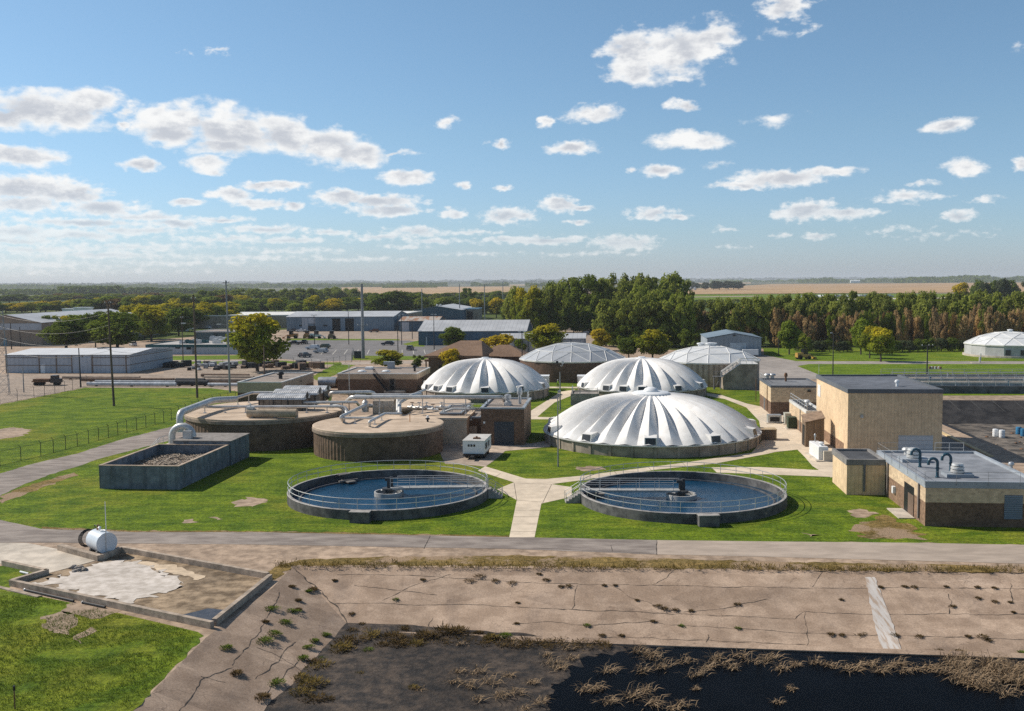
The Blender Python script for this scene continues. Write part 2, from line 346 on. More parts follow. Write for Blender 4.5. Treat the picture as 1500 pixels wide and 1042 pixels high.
def crackmap(nt, pos, cc, bs):
    """panel joints, hairline cracks and stains in an old poured liner"""
    s1 = N(nt, 'ShaderNodeTexVoronoi', {'Vector': vmt(nt, 'ADD', pos, vmt(nt, 'MULTIPLY', N(nt, 'ShaderNodeTexNoise', {'Vector': pos, 'Scale': .9, 'Detail': 5}).outputs['Color'], (1.3, 1.3, 1.3))), 'Scale': .21}, feature='DISTANCE_TO_EDGE').outputs['Distance']
    hair = sstep(nt, s1, .001, .006)
    gate = sstep(nt, nz(nt, pos, .12, 3), .46, .58)
    k = mth(nt, 'MAXIMUM', hair, mth(nt, 'SUBTRACT', 1.0, gate))
    st = sstep(nt, nz(nt, vmt(nt, 'MULTIPLY', pos, (1, .35, .35)), .32, 7, .68), .50, .72)
    cc = mixc(nt, mth(nt, 'MULTIPLY', st, .5), cc, (.20, .15, .12))
    lt = sstep(nt, nz(nt, vmt(nt, 'ADD', pos, (50, 9, 0)), .18, 6, .65), .56, .74)
    cc = mixc(nt, mth(nt, 'MULTIPLY', lt, .35), cc, (.56, .43, .34))
    pn = N(nt, 'ShaderNodeTexVoronoi', {'Vector': vmt(nt, 'MULTIPLY', pos, (.16, .42, 0.)), 'Scale': 1.0}).outputs['Color']
    pv_ = N(nt, 'ShaderNodeSeparateXYZ', (pn,)).outputs[0]
    cc = mixc(nt, 1.0, cc, mixc(nt, pv_, (.84, .83, .82), (1.10, 1.10, 1.09)), 'MULTIPLY')
    s2 = N(nt, 'ShaderNodeTexVoronoi', {'Vector': vmt(nt, 'ADD', pos, vmt(nt, 'MULTIPLY', N(nt, 'ShaderNodeTexNoise', {'Vector': pos, 'Scale': 1.6, 'Detail': 6}).outputs['Color'], (.9, .9, .9))), 'Scale': .55}, feature='DISTANCE_TO_EDGE').outputs['Distance']
    k2 = mth(nt, 'MULTIPLY', sstep(nt, s2, .012, .002), sstep(nt, nz(nt, vmt(nt, 'ADD', pos, (7, 3, 0)), .16, 3), .48, .62))
    cc = mixc(nt, mth(nt, 'MULTIPLY', k2, .55), cc, (.14, .10, .075))
    dk = sstep(nt, nz(nt, vmt(nt, 'MULTIPLY', pos, (.5, 1.2, 1.2)), .55, 8, .75), .54, .70)
    cc = mixc(nt, mth(nt, 'MULTIPLY', dk, .35), cc, (.17, .125, .095))
    gr = sstep(nt, nz(nt, pos, 9, 4, .75), .3, .75)
    cc = mixc(nt, 1.0, cc, mixc(nt, gr, (.74, .74, .74), (1.2, 1.2, 1.2)), 'MULTIPLY')
    return mixc(nt, mth(nt, 'MULTIPLY_ADD', k, .6, .4), (.12, .085, .065), cc)
M_LINER = mat('cracked_liner_concrete', (.365, .26, .185), var=.12, scale=.5, c2=(.46, .34, .25), bump=.012, big=.1, extra=crackmap)
M_MUD = mat('wet_mud', (.026, .022, .020), rough=.8, var=.4, scale=1.3, c2=(.088, .064, .046), bump=.10, big=.35, detail=12, lo=.34, hi=.74)
M_JOINT = mat('joint_dirt', (.06, .048, .038), var=.3, scale=2)  # even dark tone for joints and cracks

# ground sheet with the two lagoons cut out
cr0, crR = G(430, 829), G(1500, 838)
crR = cr0 + (crR - cr0) * (95 - cr0.x) / (crR.x - cr0.x)
cl1, cl2, cl3 = G(398, 862), G(302, 934), G(195, 1042)
cl4 = cl3 + (cl3 - cl2) * 3.2
hole1 = [cr0, crR, Vector((95, cl4.y, 0)), cl4, cl3, cl2, cl1]
b2c, b2n = G(1298, 586), G(1500, 674); b2n = b2c + (b2n - b2c) * ((b2c.y - 96) / (b2c.y - b2n.y))
hole2 = [b2c, b2n, b2n + GU * 90, b2c + GU * 90]
FAR = 15000
outer = [Vector((-FAR, -600, 0)), Vector((FAR, -600, 0)), Vector((FAR, FAR, 0)), Vector((-FAR, FAR, 0))]
loops = [outer, hole1, hole2]; flat = [p for l in loops for p in l]
tris = tessellate_polygon(loops)
mb = MB(); mb.add(flat, [t if (flat[t[1]] - flat[t[0]]).cross(flat[t[2]] - flat[t[0]]).z > 0 else t[::-1] for t in tris])
tag(mb.build('ground', M_GROUND), kind='structure')

# near lagoon: concrete slopes, mud floor, black water
ZB = -2.2
t0, tR = G(525, 930, ZB), G(1500, 964, ZB); tR = t0 + (tR - t0) * (95 - t0.x) / (tR.x - t0.x)
tl = G(430, 1042, ZB); tl4 = t0 + (tl - t0) * 3.6
def slope(mb, a0, a1, b0, b1, nu, nv, amp=.05):
    vs = []
    for j in range(nv + 1):
        for i in range(nu + 1):
            p = a0.lerp(a1, i / nu).lerp(b0.lerp(b1, i / nu), j / nv); k = 0 if j in (0,) else amp
            p.z += noise.noise(p * .35) * k * 2 + noise.noise(p * 1.7) * k * .5; vs.append(p)
    mb.add(vs, [(j * (nu + 1) + i, (j + 1) * (nu + 1) + i, (j + 1) * (nu + 1) + i + 1, j * (nu + 1) + i + 1) for j in range(nv) for i in range(nu)])
def down(p, d=.35): return p + Vector((0, 0, -d))
def along(P, n):
    L = [0]
    for a, b in zip(P, P[1:]): L.append(L[-1] + (b - a).length)
    out = []
    for i in range(n + 1):
        d = L[-1] * i / n; k = max(j for j in range(len(P) - 1) if L[j] <= d + 1e-9); out.append(P[k].lerp(P[k + 1], (d - L[k]) / (L[k + 1] - L[k])))
    return out
def strip(mb, top, bot, nv, amp=.05):
    nu = len(top) - 1; vs = []
    for j in range(nv + 1):
        for a, b in zip(top, bot):
            p = a.lerp(b, j / nv); k = 0 if j == 0 else amp
            p.z += noise.noise(p * .35) * k * 2 + noise.noise(p * 1.7) * k * .5; vs.append(p)
    mb.add(vs, [(j * (nu + 1) + i, (j + 1) * (nu + 1) + i, (j + 1) * (nu + 1) + i + 1, j * (nu + 1) + i + 1) for j in range(nv) for i in range(nu)])
tF = t0 + (t0 - cr0) * .08 - Vector((0, 0, .15))
mb = MB()
slope(mb, cr0, crR, tF, tR + (tR - crR) * .08 - Vector((0, 0, .15)), 160, 14)
strip(mb, along([cl4, cl3, cl2, cl1, cr0], 120), along([tl4 + (tl4 - cl4) * .06 - Vector((0, 0, .15)), tF], 120), 14)
tag(mb.build('lagoon_slope', M_LINER, smooth=True), kind='structure')
from mathutils.bvhtree import BVHTree
SLOPE = BVHTree.FromPolygons(mb.v, mb.f)
def on_slope(px, py):
    h = SLOPE.ray_cast(Vector((0, 0, CAMZ)), ray(px, py).normalized())[0]
    return h if h else G(px, py, ZB)
on_side = on_slope
def drop(p, lift=.02):
    h = SLOPE.ray_cast(Vector((p.x, p.y, 8)), Vector((0, 0, -1)))[0]
    return Vector((p.x, p.y, (h.z if h else p.z) + lift))
# poured kerb along the foot of the slope
mb = MB()
for a, b, k in ((t0, tR, 120),):
    pts = [a.lerp(b, i / k) + Vector((0, .05, .10)) for i in range(0, k + 1)]
    for i in range(len(pts) - 1):
        p, q = pts[i], pts[i + 1]; n = Vector((0, 1, 0))
        mb.add([p - n * .34 + Vector((0, 0, -.6)), q - n * .34 + Vector((0, 0, -.6)), q - n * .34, p - n * .34, q + n * .22 + Vector((0,0,.12)), p + n * .22 + Vector((0,0,.12))], [(0, 1, 2, 3), (3, 2, 4, 5)])
tag(mb.build('slope_footing', M_LINER), kind='structure')
# floor of mud, gently rolling, rising a little towards the left bank
mb = MB(); nx, ny = 150, 90
vs = []
for j in range(ny + 1):
    for i in range(nx + 1):
        x = -40 + 135 * i / nx; y = 20 + 56 * j / ny
        sh = G(812, 1000, ZB); side = (sh.x - x) + (y - sh.y) * .28
        z = ZB + .02 * side + noise.noise(Vector((x, y, 0)) * .25) * .10 + noise.noise(Vector((x, y, 3)) * 1.1) * .05
        z = max(ZB - .5, min(ZB + .28, z)); vs.append((x, y, z))
mb.add(vs, [(j * (nx + 1) + i, j * (nx + 1) + i + 1, (j + 1) * (nx + 1) + i + 1, (j + 1) * (nx + 1) + i) for j in range(ny) for i in range(nx)])
tag(mb.build('lagoon_mud', M_MUD, smooth=True), kind='structure')
def water_mat(name, c, rough, dist, sc, ior=1.33):
    m = bpy.data.materials.new(name); m.use_nodes = True; nt = m.node_tree; nt.nodes.clear()
    pos = N(nt, 'ShaderNodeNewGeometry').outputs['Position']
    h = mth(nt, 'ADD', nz(nt, vmt(nt, 'MULTIPLY', pos, (1, 1.6, 1)), sc, 4, .6), mth(nt, 'MULTIPLY', nz(nt, pos, sc * .15, 3), .6))
    b = N(nt, 'ShaderNodeBump', {'Strength': 1., 'Distance': dist, 'Height': h})
    cc = mixc(nt, sstep(nt, nz(nt, pos, .35, 5), .35, .7), c, tuple(x * 1.5 for x in c))
    bs = N(nt, 'ShaderNodeBsdfPrincipled', {'Base Color': cc, 'Roughness': rough, 'IOR': ior, 'Normal': b.outputs[0]})
    o = N(nt, 'ShaderNodeOutputMaterial'); nt.links.new(bs.outputs[0], o.inputs[0]); return m
M_LAGOON = water_mat('lagoon_water', (.0025, .0032, .0045), .22, .004, 4, 1.065)
w0 = ZB + .02
wp = [tR + Vector((0, .5, 0)), G(1000, 946, ZB), G(940, 950, ZB), G(870, 962, ZB), G(850, 975, ZB), G(838, 990, ZB), G(815, 1003, ZB), G(806, 1025, ZB), G(796, 1042, ZB), Vector((0, 48, 0)), Vector((2, 20, 0)), Vector((95, 20, 0))]
sheet('lagoon_water', wp[:1] + wob(wp[1:9], .55, .25, 1.3, False) + wp[9:], w0, M_LAGOON)

# joints and wide cracks of the slope, as thin sheets just proud of it
def ribbon(mb, pts, w, lift=.02, fit=None):
    L = []
    for i, p in enumerate(pts):
        t = (pts[min(i + 1, len(pts) - 1)] - pts[max(i - 1, 0)]).normalized(); s = Vector((-t.y, t.x, 0)); ww = w * (.3 + 1.3 * abs(noise.noise(p * 1.9)) * 2)
        L += [fit(p + s * ww, lift), fit(p - s * ww, lift)] if fit else [p + s * ww, p - s * ww]
    mb.add(L, [(2 * i, 2 * i + 1, 2 * i + 3, 2 * i + 2) for i in range(len(pts) - 1)])
def crackline(mb, px, w=.05, f=on_slope, j=.12):
    P = [f(*p) for p in px]; out = []
    for a, b in zip(P, P[1:]):
        k = max(1, int((b - a).length / .35))
        for i in range(k):
            p = a.lerp(b, i / k); out.append(p + Vector((noise.noise(p * 1.3), noise.noise(p * 1.3 + Vector((9, 9, 0))) * .5, 0)) * j * 2 + Vector((0, noise.noise(p * 5), 0)) * j * .5)
    out.append(P[-1]); ribbon(mb, out, w, .015, drop)
mb = MB()
for l in ([(495, 842), (600, 843), (700, 849), (760, 853), (850, 857), (965, 858), (1050, 860), (1140, 861), (1270, 862), (1400, 862), (1560, 864)],
          [(490, 884), (560, 884), (700, 886), (780, 891), (880, 895), (960, 898), (1080, 903), (1165, 907), (1176, 897), (1260, 900), (1400, 900), (1560, 902)],
          [(750, 915), (800, 911), (860, 917), (950, 911), (1000, 917), (1100, 922), (1190, 928), (1270, 931), (1400, 934), (1560, 940)],
          [(700, 930), (760, 932), (850, 936), (900, 933), (1000, 938), (1080, 941), (1180, 945)],
          [(845, 858), (843, 872), (838, 892)], [(893, 858), (925, 875), (965, 890)], [(985, 838), (970, 850), (955, 857)], [(1125, 878), (1090, 884), (1060, 892), (1000, 897)],
          [(1178, 897), (1183, 925), (1182, 946)], [(1040, 930), (1035, 952)], [(660, 842), (600, 860), (560, 880)], [(520, 858), (575, 864), (640, 872)], [(1390, 870), (1393, 885), (1390, 900)], [(1480, 855), (1482, 885)], [(1205, 838), (1190, 860)], [(632, 905), (628, 925)]):
    crackline(mb, l, .020)
crackline(mb, [(430, 832), (455, 855), (490, 885), (510, 912), (527, 930)], .045)
for l in ([(375, 948), (410, 962), (450, 988)], [(430, 940), (400, 975), (374, 995)], [(436, 970), (405, 1000), (378, 1030)], [(340, 978), (300, 994), (262, 1042)], [(296, 992), (330, 1000)], [(410, 868), (380, 925), (340, 975)]):
    crackline(mb, l, .024, on_side)
tag(mb.build('slope_joints', M_JOINT), kind='structure')
# pale wash-down streak where a drain once ran over the slope
mb = MB(); L = []
for k in range(25):
    v = k / 24; y = 846 + 114 * v; xc = 1274 + 34 * v; w = (7 + 7 * min(1, v * 1.6))
    for s in (-1, 1):
        p = on_slope(xc + s * w + noise.noise(Vector((v * 14, s, 0))) * 3, y); L.append(drop(p, .03))
mb.add(L, [(2 * i, 2 * i + 1, 2 * i + 3, 2 * i + 2) for i in range(24)])
M_SPILL = mat('lime_stain', (.43, .32, .235), var=.08, scale=2.6, stretch=(1.8, .22, .22), big=.1, c2=(.55, .51, .47), lo=.36, hi=.56, detail=9)
tag(mb.build('washed_streak', M_SPILL), kind='structure')

# lawns, verges, roads, paths: each a sheet a few millimetres above the one below
sheet('lawn', wob(PX((-80, 757), (0, 763), (60, 775.5), (200, 781), (375, 781), (745, 788), (960, 791.5), (1125, 794), (1340, 795.5), (1500, 798.5)), .22, .6, .9, False) + PX((1640, 800), (1600, 745), (1300, 690), (1217, 690), (1190, 640), (1130, 575), (1040, 566), (940, 563), (780, 556), (620, 565), (490, 570), (350, 574), (310, 569)) + wob(PX((310, 569), (125, 568), (60, 581), (0, 593), (-90, 608)), .3, 1.0, .5, False), .006, M_LAWN)
sheet('lawn_foreground', PX((-60, 836), (-60, 1110), (120, 1110)) + wob(PX((158, 1085), (195, 1042), (240, 995), (299, 932)), .12, .4, 1.2, False) + PX((290, 926), (160, 895), (60, 874), (10, 866), (18, 856), (45, 846), (60, 842), (5, 829)), .006, M_LAWN)
sheet('dry_verge', wob(PX((380, 845), (405, 830), (440, 820), (560, 816), (760, 814), (900, 817), (1100, 822), (1300, 826), (1560, 831), (1560, 840), (1200, 836), (950, 832), (700, 829), (520, 828), (430, 829), (405, 850)), .22, .5, 1.1), .010, M_DRYGRASS)
M_PATCH = mat('worn_earth', (.33, .235, .16), var=.25, scale=1.1, big=.2, c2=(.42, .31, .22), bump=.02)
for i, pp in enumerate(([(1238, 748), (1262, 745), (1285, 752), (1275, 759), (1252, 758)], [(340, 735), (365, 729), (392, 732), (372, 742), (350, 742)], [(262, 763), (285, 760), (285, 766), (265, 766)], [(305, 758), (322, 756), (318, 762)], [(-20, 632), (18, 626), (48, 630), (30, 640), (-20, 646)], [(90, 885), (150, 884), (185, 893), (150, 905), (100, 900)], [(60, 905), (95, 895), (112, 915), (95, 930), (60, 918)], [(115, 930), (132, 922), (125, 942)], [(880, 683), (840, 684), (850, 690), (890, 688)], [(1170, 781), (1210, 784), (1190, 787)], [(380, 575), (470, 568), (600, 566), (650, 600), (500, 612), (450, 600)])):
    sheet('bare_patch', wob(PX(*pp), .45, .4, .9, seed=i), .012, M_PATCH)
sheet('dry_grass_patch', wob(PX((1255, 766), (1300, 757), (1345, 772), (1352, 788), (1300, 792), (1262, 786)), .8, .5, .8), .009, M_DRYGRASS)
sheet('dry_grass_patch', wob(PX((0, 727), (40, 712), (110, 692), (112, 697), (50, 719), (0, 738)), .25, .5, .9), .009, M_DRYGRASS)
sheet('dry_grass_patch', wob(PX((60, 772), (200, 777.5), (375, 778), (745, 785), (745, 788), (375, 781), (200, 781), (60, 776)), .18, .4, 1.2), .009, M_DRYGRASS)
sheet('service_road', wob(PX((-80, 750), (0, 762), (60, 775), (200, 780), (375, 780), (745, 787), (962, 791.5), (962, 812.5), (750, 804.5), (375, 798), (200, 796.5), (60, 795), (-80, 796)), .05, .8, .6), .014, M_ASPH)
sheet('service_road', PX((962, 791.5), (1125, 793.5), (1340, 795.5), (1500, 798.5), (1640, 801), (1640, 830), (1500, 826), (1125, 816), (962, 812.5)), .014, M_ASPH2)
mb = MB()
for l in ([(630, 786), (626, 794), (621, 804)], [(962, 791), (962, 813)], [(895, 799), (897, 808)], [(780, 803), (860, 807), (958, 811)]):
    P = [G(*p) for p in l]; pts = [a.lerp(b, i / 6) + Vector((noise.noise(a + b * i), 0, .02)) * .06 for a, b in zip(P, P[1:]) for i in range(6)] + [P[-1]]
    for p in pts: p.z = 0
    ribbon(mb, pts, .035, .02); mb.v = [(v[0], v[1], .02) for v in mb.v]
tag(mb.build('road_cracks', M_JOINT), kind='structure')
sheet('access_road', wob(PX((-90, 722), (0, 694), (50, 679), (112, 665), (175, 645), (225, 632), (260, 623), (290, 612), (310, 618), (270, 640), (220, 653), (150, 671), (112, 684), (75, 695), (32, 711), (0, 727), (-90, 760)), .12, .7, .8), .014, M_ASPH)
M_PATHJ = M_PATH
sheet('concrete_path', PX((746, 787.5), (757, 733), (728, 717), (753, 707), (700, 690), (711, 683.5), (770, 701.5), (800, 702), (850, 697.5), (1000, 678.5), (1125, 660), (1165, 655), (1125, 665), (1050, 679), (960, 688.5), (880, 700), (808, 709.5), (838, 714), (838, 728), (793, 738), (783, 787.5)), .018, M_PATH)
mb = MB()
for a, b in (((751, 768), (787, 768)), ((755, 748), (791, 748)), ((757, 733), (795, 736)), ((753, 708), (808, 710)), ((757, 733), (753, 708)), ((795, 737), (808, 710)), ((748, 779), (785, 779)), ((753, 757), (789, 757)), ((733, 694), (724, 700)), ((900, 691), (905, 697)), ((1000, 679), (1005, 684)), ((950, 685), (955, 690))):
    p, q = G(*a), G(*b); s = Vector((-(q - p).y, (q - p).x, 0)).normalized() * .025
    mb.add([(*(p + s).xy, .023), (*(p - s).xy, .023), (*(q - s).xy, .023), (*(q + s).xy, .023)], [(0, 1, 2, 3)])
tag(mb.build('path_joints', M_JOINT), kind='structure')
sheet('concrete_apron', PX((1035, 576), (1057, 579), (1094, 591.5), (1120, 597), (1129, 606), (1220, 606), (1235, 650), (1250, 690), (1217, 700), (1190, 683), (1179, 670), (1168, 659), (1130, 663), (1098, 667), (1117, 645), (1112, 617), (1093, 597), (1062, 585), (1035, 580)), .022, M_PATH)
sheet('concrete_path', PX((776, 603), (822, 574), (842, 571), (844, 577), (812, 590), (787, 611), (806, 611.5), (806, 614.5), (776, 614.5)), .018, M_PATH)
sheet('concrete_path', PX((780, 566.5), (846, 567), (846, 569), (780, 568.5)), .018, M_PATH)
sheet('concrete_path', PX((1042, 685), (1112, 684.5), (1218, 690), (1218, 699), (1050, 692.5)), .018, M_PATH)
sheet('generator_apron', PX((640, 640), (705, 642), (778, 650), (806, 645), (806, 655), (740, 661), (728, 672), (711, 684), (680, 681), (652, 680), (646, 668)), .022, mat('apron_concrete', (.40, .32, .25), var=.2, scale=.7, big=.2))
sheet('vehicle_lot', PX((1010, 516), (1118, 520), (1167, 529.5), (1640, 529.5), (1640, 533.5), (1185, 533.5), (1167, 536.5), (1197, 548), (1205, 556), (1105, 556), (1060, 540), (990, 530)), .016, mat('lot_asphalt', (.30, .265, .235), var=.14, scale=.4, big=.12))
sheet('lawn_far', PX((1118, 511), (1640, 505), (1640, 556), (1205, 556), (1197, 548), (1167, 536), (1120, 521)), .008, M_FARLAWN)
sheet('back_road', PX((1360, 600), (1380, 630), (1445, 664), (1520, 705), (1330, 705), (1300, 640)), .012, M_ASPH)
mb = MB(); p, q = G(1376, 633), G(1452, 669.5); n = (q - p).normalized(); s = Vector((-n.y, n.x, 0)) * .3
mb.add([p + s, p - s, q - s, q + s] + [x + Vector((0, 0, .16)) for x in (p + s, p - s, q - s, q + s)], [(4, 5, 6, 7), (0, 1, 5, 4), (1, 2, 6, 5), (2, 3, 7, 6), (3, 0, 4, 7)])
tag(mb.build('yellow_kerb', mat('kerb_paint', (.62, .46, .25), var=.2, scale=1)), kind='structure')
sheet('parking_lot', wob(PX((392, 516), (425, 498.5), (600, 499), (625, 504), (700, 506), (700, 528), (600, 526), (520, 528), (460, 530), (400, 525)), .3, 3, .2), .012, M_LOT)
mb = MB()
for k in range(14):
    p, q = G(470 + k * 17, 519.5 - k * .1), G(477 + k * 16, 512.5)
    n = (q - p).normalized(); s = Vector((-n.y, n.x, 0)) * .09
    mb.add([(*(p + s).xy, .018), (*(p - s).xy, .018), (*(q - s).xy, .018), (*(q + s).xy, .018)], [(0, 1, 2, 3)])
tag(mb.build('parking_stripes', mat('road_paint', (.55, .52, .45), var=.2, scale=3)), kind='structure')
for pp in ([(416, 498.5), (425, 496), (585, 497), (585, 499)], [(376, 526), (450, 531), (500, 531), (500, 535), (376, 531)], [(515, 521), (700, 523), (700, 527), (515, 528)], [(470, 560), (500, 545), (520, 535), (490, 534), (455, 553)], [(620, 540), (640, 540), (650, 560), (610, 565)], [(590, 504), (618, 498), (622, 508), (600, 508)], [(240, 522), (390, 520), (390, 526), (240, 528)], [(240, 530), (390, 529), (380, 533), (240, 534)]):
    sheet('grass_strip', wob(PX(*pp), .3, 1.5, .4), .014, M_FARLAWN)
sheet('site_road', PX((240, 527.5), (380, 527.5), (470, 532), (560, 529), (700, 529), (700, 533), (560, 533), (470, 536), (380, 531.5), (240, 531)), .010, M_ASPH2)
# land beyond the site
sheet('meadow', PX((-300, 500), (200, 500), (420, 483), (640, 474), (740, 486), (880, 489), (880, 505), (1010, 515), (1118, 511), (1700, 508), (1700, 430), (1010, 430), (740, 432), (-600, 424)), .004, M_MEADOW)
sheet('gravel_yard', PX((750, 500), (760, 474), (860, 473), (870, 505), (800, 512)), .010, M_YARD)
sheet('gravel_yard', PX((430, 496.5), (440, 482), (640, 480), (640, 497)), .008, M_YARD)
sheet('gravel_yard', PX((-60, 592), (0, 592), (60, 580.5), (125, 567.5), (350, 570), (400, 535), (240, 533), (240, 548), (0, 548), (-60, 540)), .003, M_YARD)
def far_sheet(name, pp, z, m): sheet(name, PX(*pp), z, m)
sheet('far_plain', [Vector(p) for p in ((-14000, 1500, 0), (-1400, 1450, 0), (-250, 1700, 0), (300, 2300, 0), (3000, 4200, 0), (14000, 5000, 0), (14000, 14500, 0), (-14000, 14500, 0))], .1, mat('far_land', (.085, .10, .05), var=.35, scale=.003, c2=(.15, .145, .075)))
far_sheet('airfield', [(1000, 446), (1640, 446), (1640, 430), (1005, 432)], .3, M_FARLAWN)
far_sheet('runway', [(1010, 435.5), (1110, 434), (1110, 435), (1010, 436.4)], .5, M_ASPH2)
far_sheet('runway', [(1050, 441), (1420, 436), (1420, 437.6), (1050, 442.4)], .5, mat('pale_runway', (.60, .52, .45), var=.05, scale=.01))
far_sheet('corn_field', [(1005, 431.5), (1700, 427), (1700, 413), (1130, 416.5), (1005, 424)], .4, M_FIELD)
far_sheet('corn_field', [(500, 431), (760, 432), (760, 420), (640, 420.5), (500, 421)], .4, M_FIELD)
far_sheet('corn_field', [(700, 419.5), (1000, 417), (1100, 415.8), (1100, 414), (700, 417.5)], .5, mat('stubble', (.36, .26, .15), var=.15, scale=.01))
far_sheet('green_field', [(-200, 424), (200, 422), (500, 419.8), (500, 419), (-200, 422)], .5, M_MEADOW)
far_sheet('dark_field', [(-800, 421), (2200, 399), (2200, 397.5), (-800, 419.6)], 1.0, mat('far_land', (.10, .12, .08), var=.3, scale=.002))

# second lagoon: dark liner, seams, dusty floor
M_LINER2 = mat('dark_liner', (.022, .022, .025), var=.3, scale=.5, big=.3, c2=(.040, .038, .038))
z2 = -3.4
def inset(d, z): return [b2c + GU * d - GV * d, b2n + GU * d + GV * d, b2n + GU * (90 - d) + GV * d, b2c + GU * (90 - d) - GV * d], z
ti, _ = inset(8.5, z2); ti = [p + Vector((0, 0, z2)) for p in ti]
mb = MB()
for k in range(4):
    n = (k + 1) % 4; slope(mb, hole2[k], hole2[n], ti[k], ti[n], 24, 6, .08)
tag(mb.build('lagoon_slope', M_LINER2, smooth=True), kind='structure')
mb = MB(); ex, _ = inset(7.6, 0); gg = 40
vs = []
for j in range(gg + 1):
    for i in range(gg + 1):
        p = ex[1].lerp(ex[2], i / gg).lerp(ex[0].lerp(ex[3], i / gg), j / gg); p.z = z2 + .05 + noise.noise(p * .15) * .25; vs.append(p)
mb.add(vs, [(j * (gg + 1) + i, j * (gg + 1) + i + 1, (j + 1) * (gg + 1) + i + 1, (j + 1) * (gg + 1) + i) for j in range(gg) for i in range(gg)])
tag(mb.build('lagoon_floor', mat('dusty_sludge', (.075, .066, .058), var=.35, scale=.5, big=.3, c2=(.19, .16, .13), detail=9), smooth=True), kind='structure')
mb = MB()
for k in range(12):
    a = b2c + GU * (11.3 + k * 3.9) + GV * -.2; b = b2c + GU * (11.3 + k * 3.9 + 2.2) - GV * 7.4 + Vector((0, 0, z2))
    mb.tube([a.lerp(b, i / 8) + Vector((0, 0, .12)) for i in range(9)], .045, 4)
tag(mb.build('liner_seams', mat('seam_grey', (.06, .063, .066))), kind='structure')
mb = MB()
a, b, c_ = b2c + GU * 25 - GV * 2.6 + Vector((0, 0, -1.3)), b2c + GU * 27.5 - GV * 5.2 + Vector((0, 0, -2.65)), 1.1
mb.poly(wob([a, a + GU * 2.2, b + GU * 1.5, b - GU * .4], .5, .5, .9), 0); mb.v = [(v[0], v[1], -(((b2c - Vector(v)).dot(GV)) / 7.5) * 3.4 + .2) for v in mb.v]
tag(mb.build('dry_patch', mat('dry_sand', (.45, .31, .17), var=.2, scale=1)), kind='structure')
sheet('dirt_track', PX((1300, 586), (1380, 586), (1640, 586), (1640, 579.5), (1370, 580), (1300, 580)), .012, M_GROUND)
sheet('grass_strip', PX((1340, 579.8), (1640, 579.2), (1640, 576), (1340, 576.5)), .010, M_FARLAWN)
# ================================================================== THE PLANT
M_BEIGE = mat('beige_block', (.64, .475, .30), var=.10, scale=1.5, big=.1, extra=lambda nt, pos, cc, bs: ribs(2.4, .006, dark=.86)(nt, pos, streaks(.14)(nt, pos, cc, bs), bs), coord='obj')
M_BEIGES = mat('smooth_beige_block', (.62, .47, .31), var=.10, scale=1.5, big=.08, extra=bricks((.8, .8, .8)))
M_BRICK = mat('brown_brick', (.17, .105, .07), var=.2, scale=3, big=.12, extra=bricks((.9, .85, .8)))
M_BRICK_LIT = mat('brown_brick_lit', (.25, .16, .105), var=.2, scale=3, big=.12, extra=bricks((.9, .85, .8)))  # lit copy of the brown brick above, itself darkened for shaded walls
M_ROOF = mat('grey_membrane', (.17, .175, .185), var=.18, scale=.6, big=.15, c2=(.215, .22, .23), extra=streaks(.15))
M_ROOFD = mat('dark_membrane', (.075, .078, .085), var=.2, scale=.6, big=.15)
M_ROOFG = mat('gravel_roof', (.27, .225, .19), var=.3, scale=6, big=.12, bump=.02)
M_FASC = mat('grey_fascia', (.30, .33, .36), var=.06, scale=1, rough=.5, spec=.4)
M_FASCD = mat('dark_fascia', (.115, .125, .14), var=.08, scale=1, rough=.6)
M_COPE = mat('pale_coping', (.60, .59, .56), var=.08, scale=1, rough=.5)
M_WHITE = mat('white_paint', (.74, .75, .75), var=.05, scale=.6, rough=.4, spec=.4, big=.04)
M_GALV = mat('galvanised_steel', (.46, .47, .48), var=.12, scale=1.2, rough=.42, metal=.6, big=.08)
M_RAIL = mat('aluminium_rail', (.56, .56, .55), var=.06, scale=1, rough=.38, metal=.55)
M_DARK = mat('dark_opening', (.012, .013, .015), var=.2, scale=1, rough=.5)
M_DOORG = mat('grey_door', (.15, .165, .18), var=.08, scale=1, rough=.5, extra=ribs(2.0, .01, 'z', .8))
M_DOORW = mat('pale_sectional_door', (.50, .51, .52), var=.05, scale=1, rough=.5, extra=ribs(1.8, .01, 'z', .82))
M_TEAL = mat('blue_green_paint', (.014, .062, .095), var=.15, scale=2, rough=.35, spec=.5)
M_PIPEW = mat('insulation_jacket', (.55, .545, .525), var=.12, scale=1.2, rough=.4, metal=.35, big=.1, extra=streaks(.12, 2))
M_BLACK = mat('black_iron', (.02, .02, .022), var=.2, scale=3, rough=.5)
M_RUST = mat('rusty_steel', (.16, .085, .045), var=.3, scale=3, rough=.8)
M_LID = mat('tank_lid_concrete', (.50, .385, .28), var=.14, scale=.5, big=.14, c2=(.56, .44, .33), bump=.006)
M_TANKB = mat('dark_ribbed_block', (.135, .088, .060), var=.25, scale=1.2, big=.25, bump=.03, extra=streaks(.3, .6))
M_WOOD = mat('brown_board', (.19, .135, .09), var=.2, scale=1, stretch=(3, 3, .3), extra=ribs(4, .01))

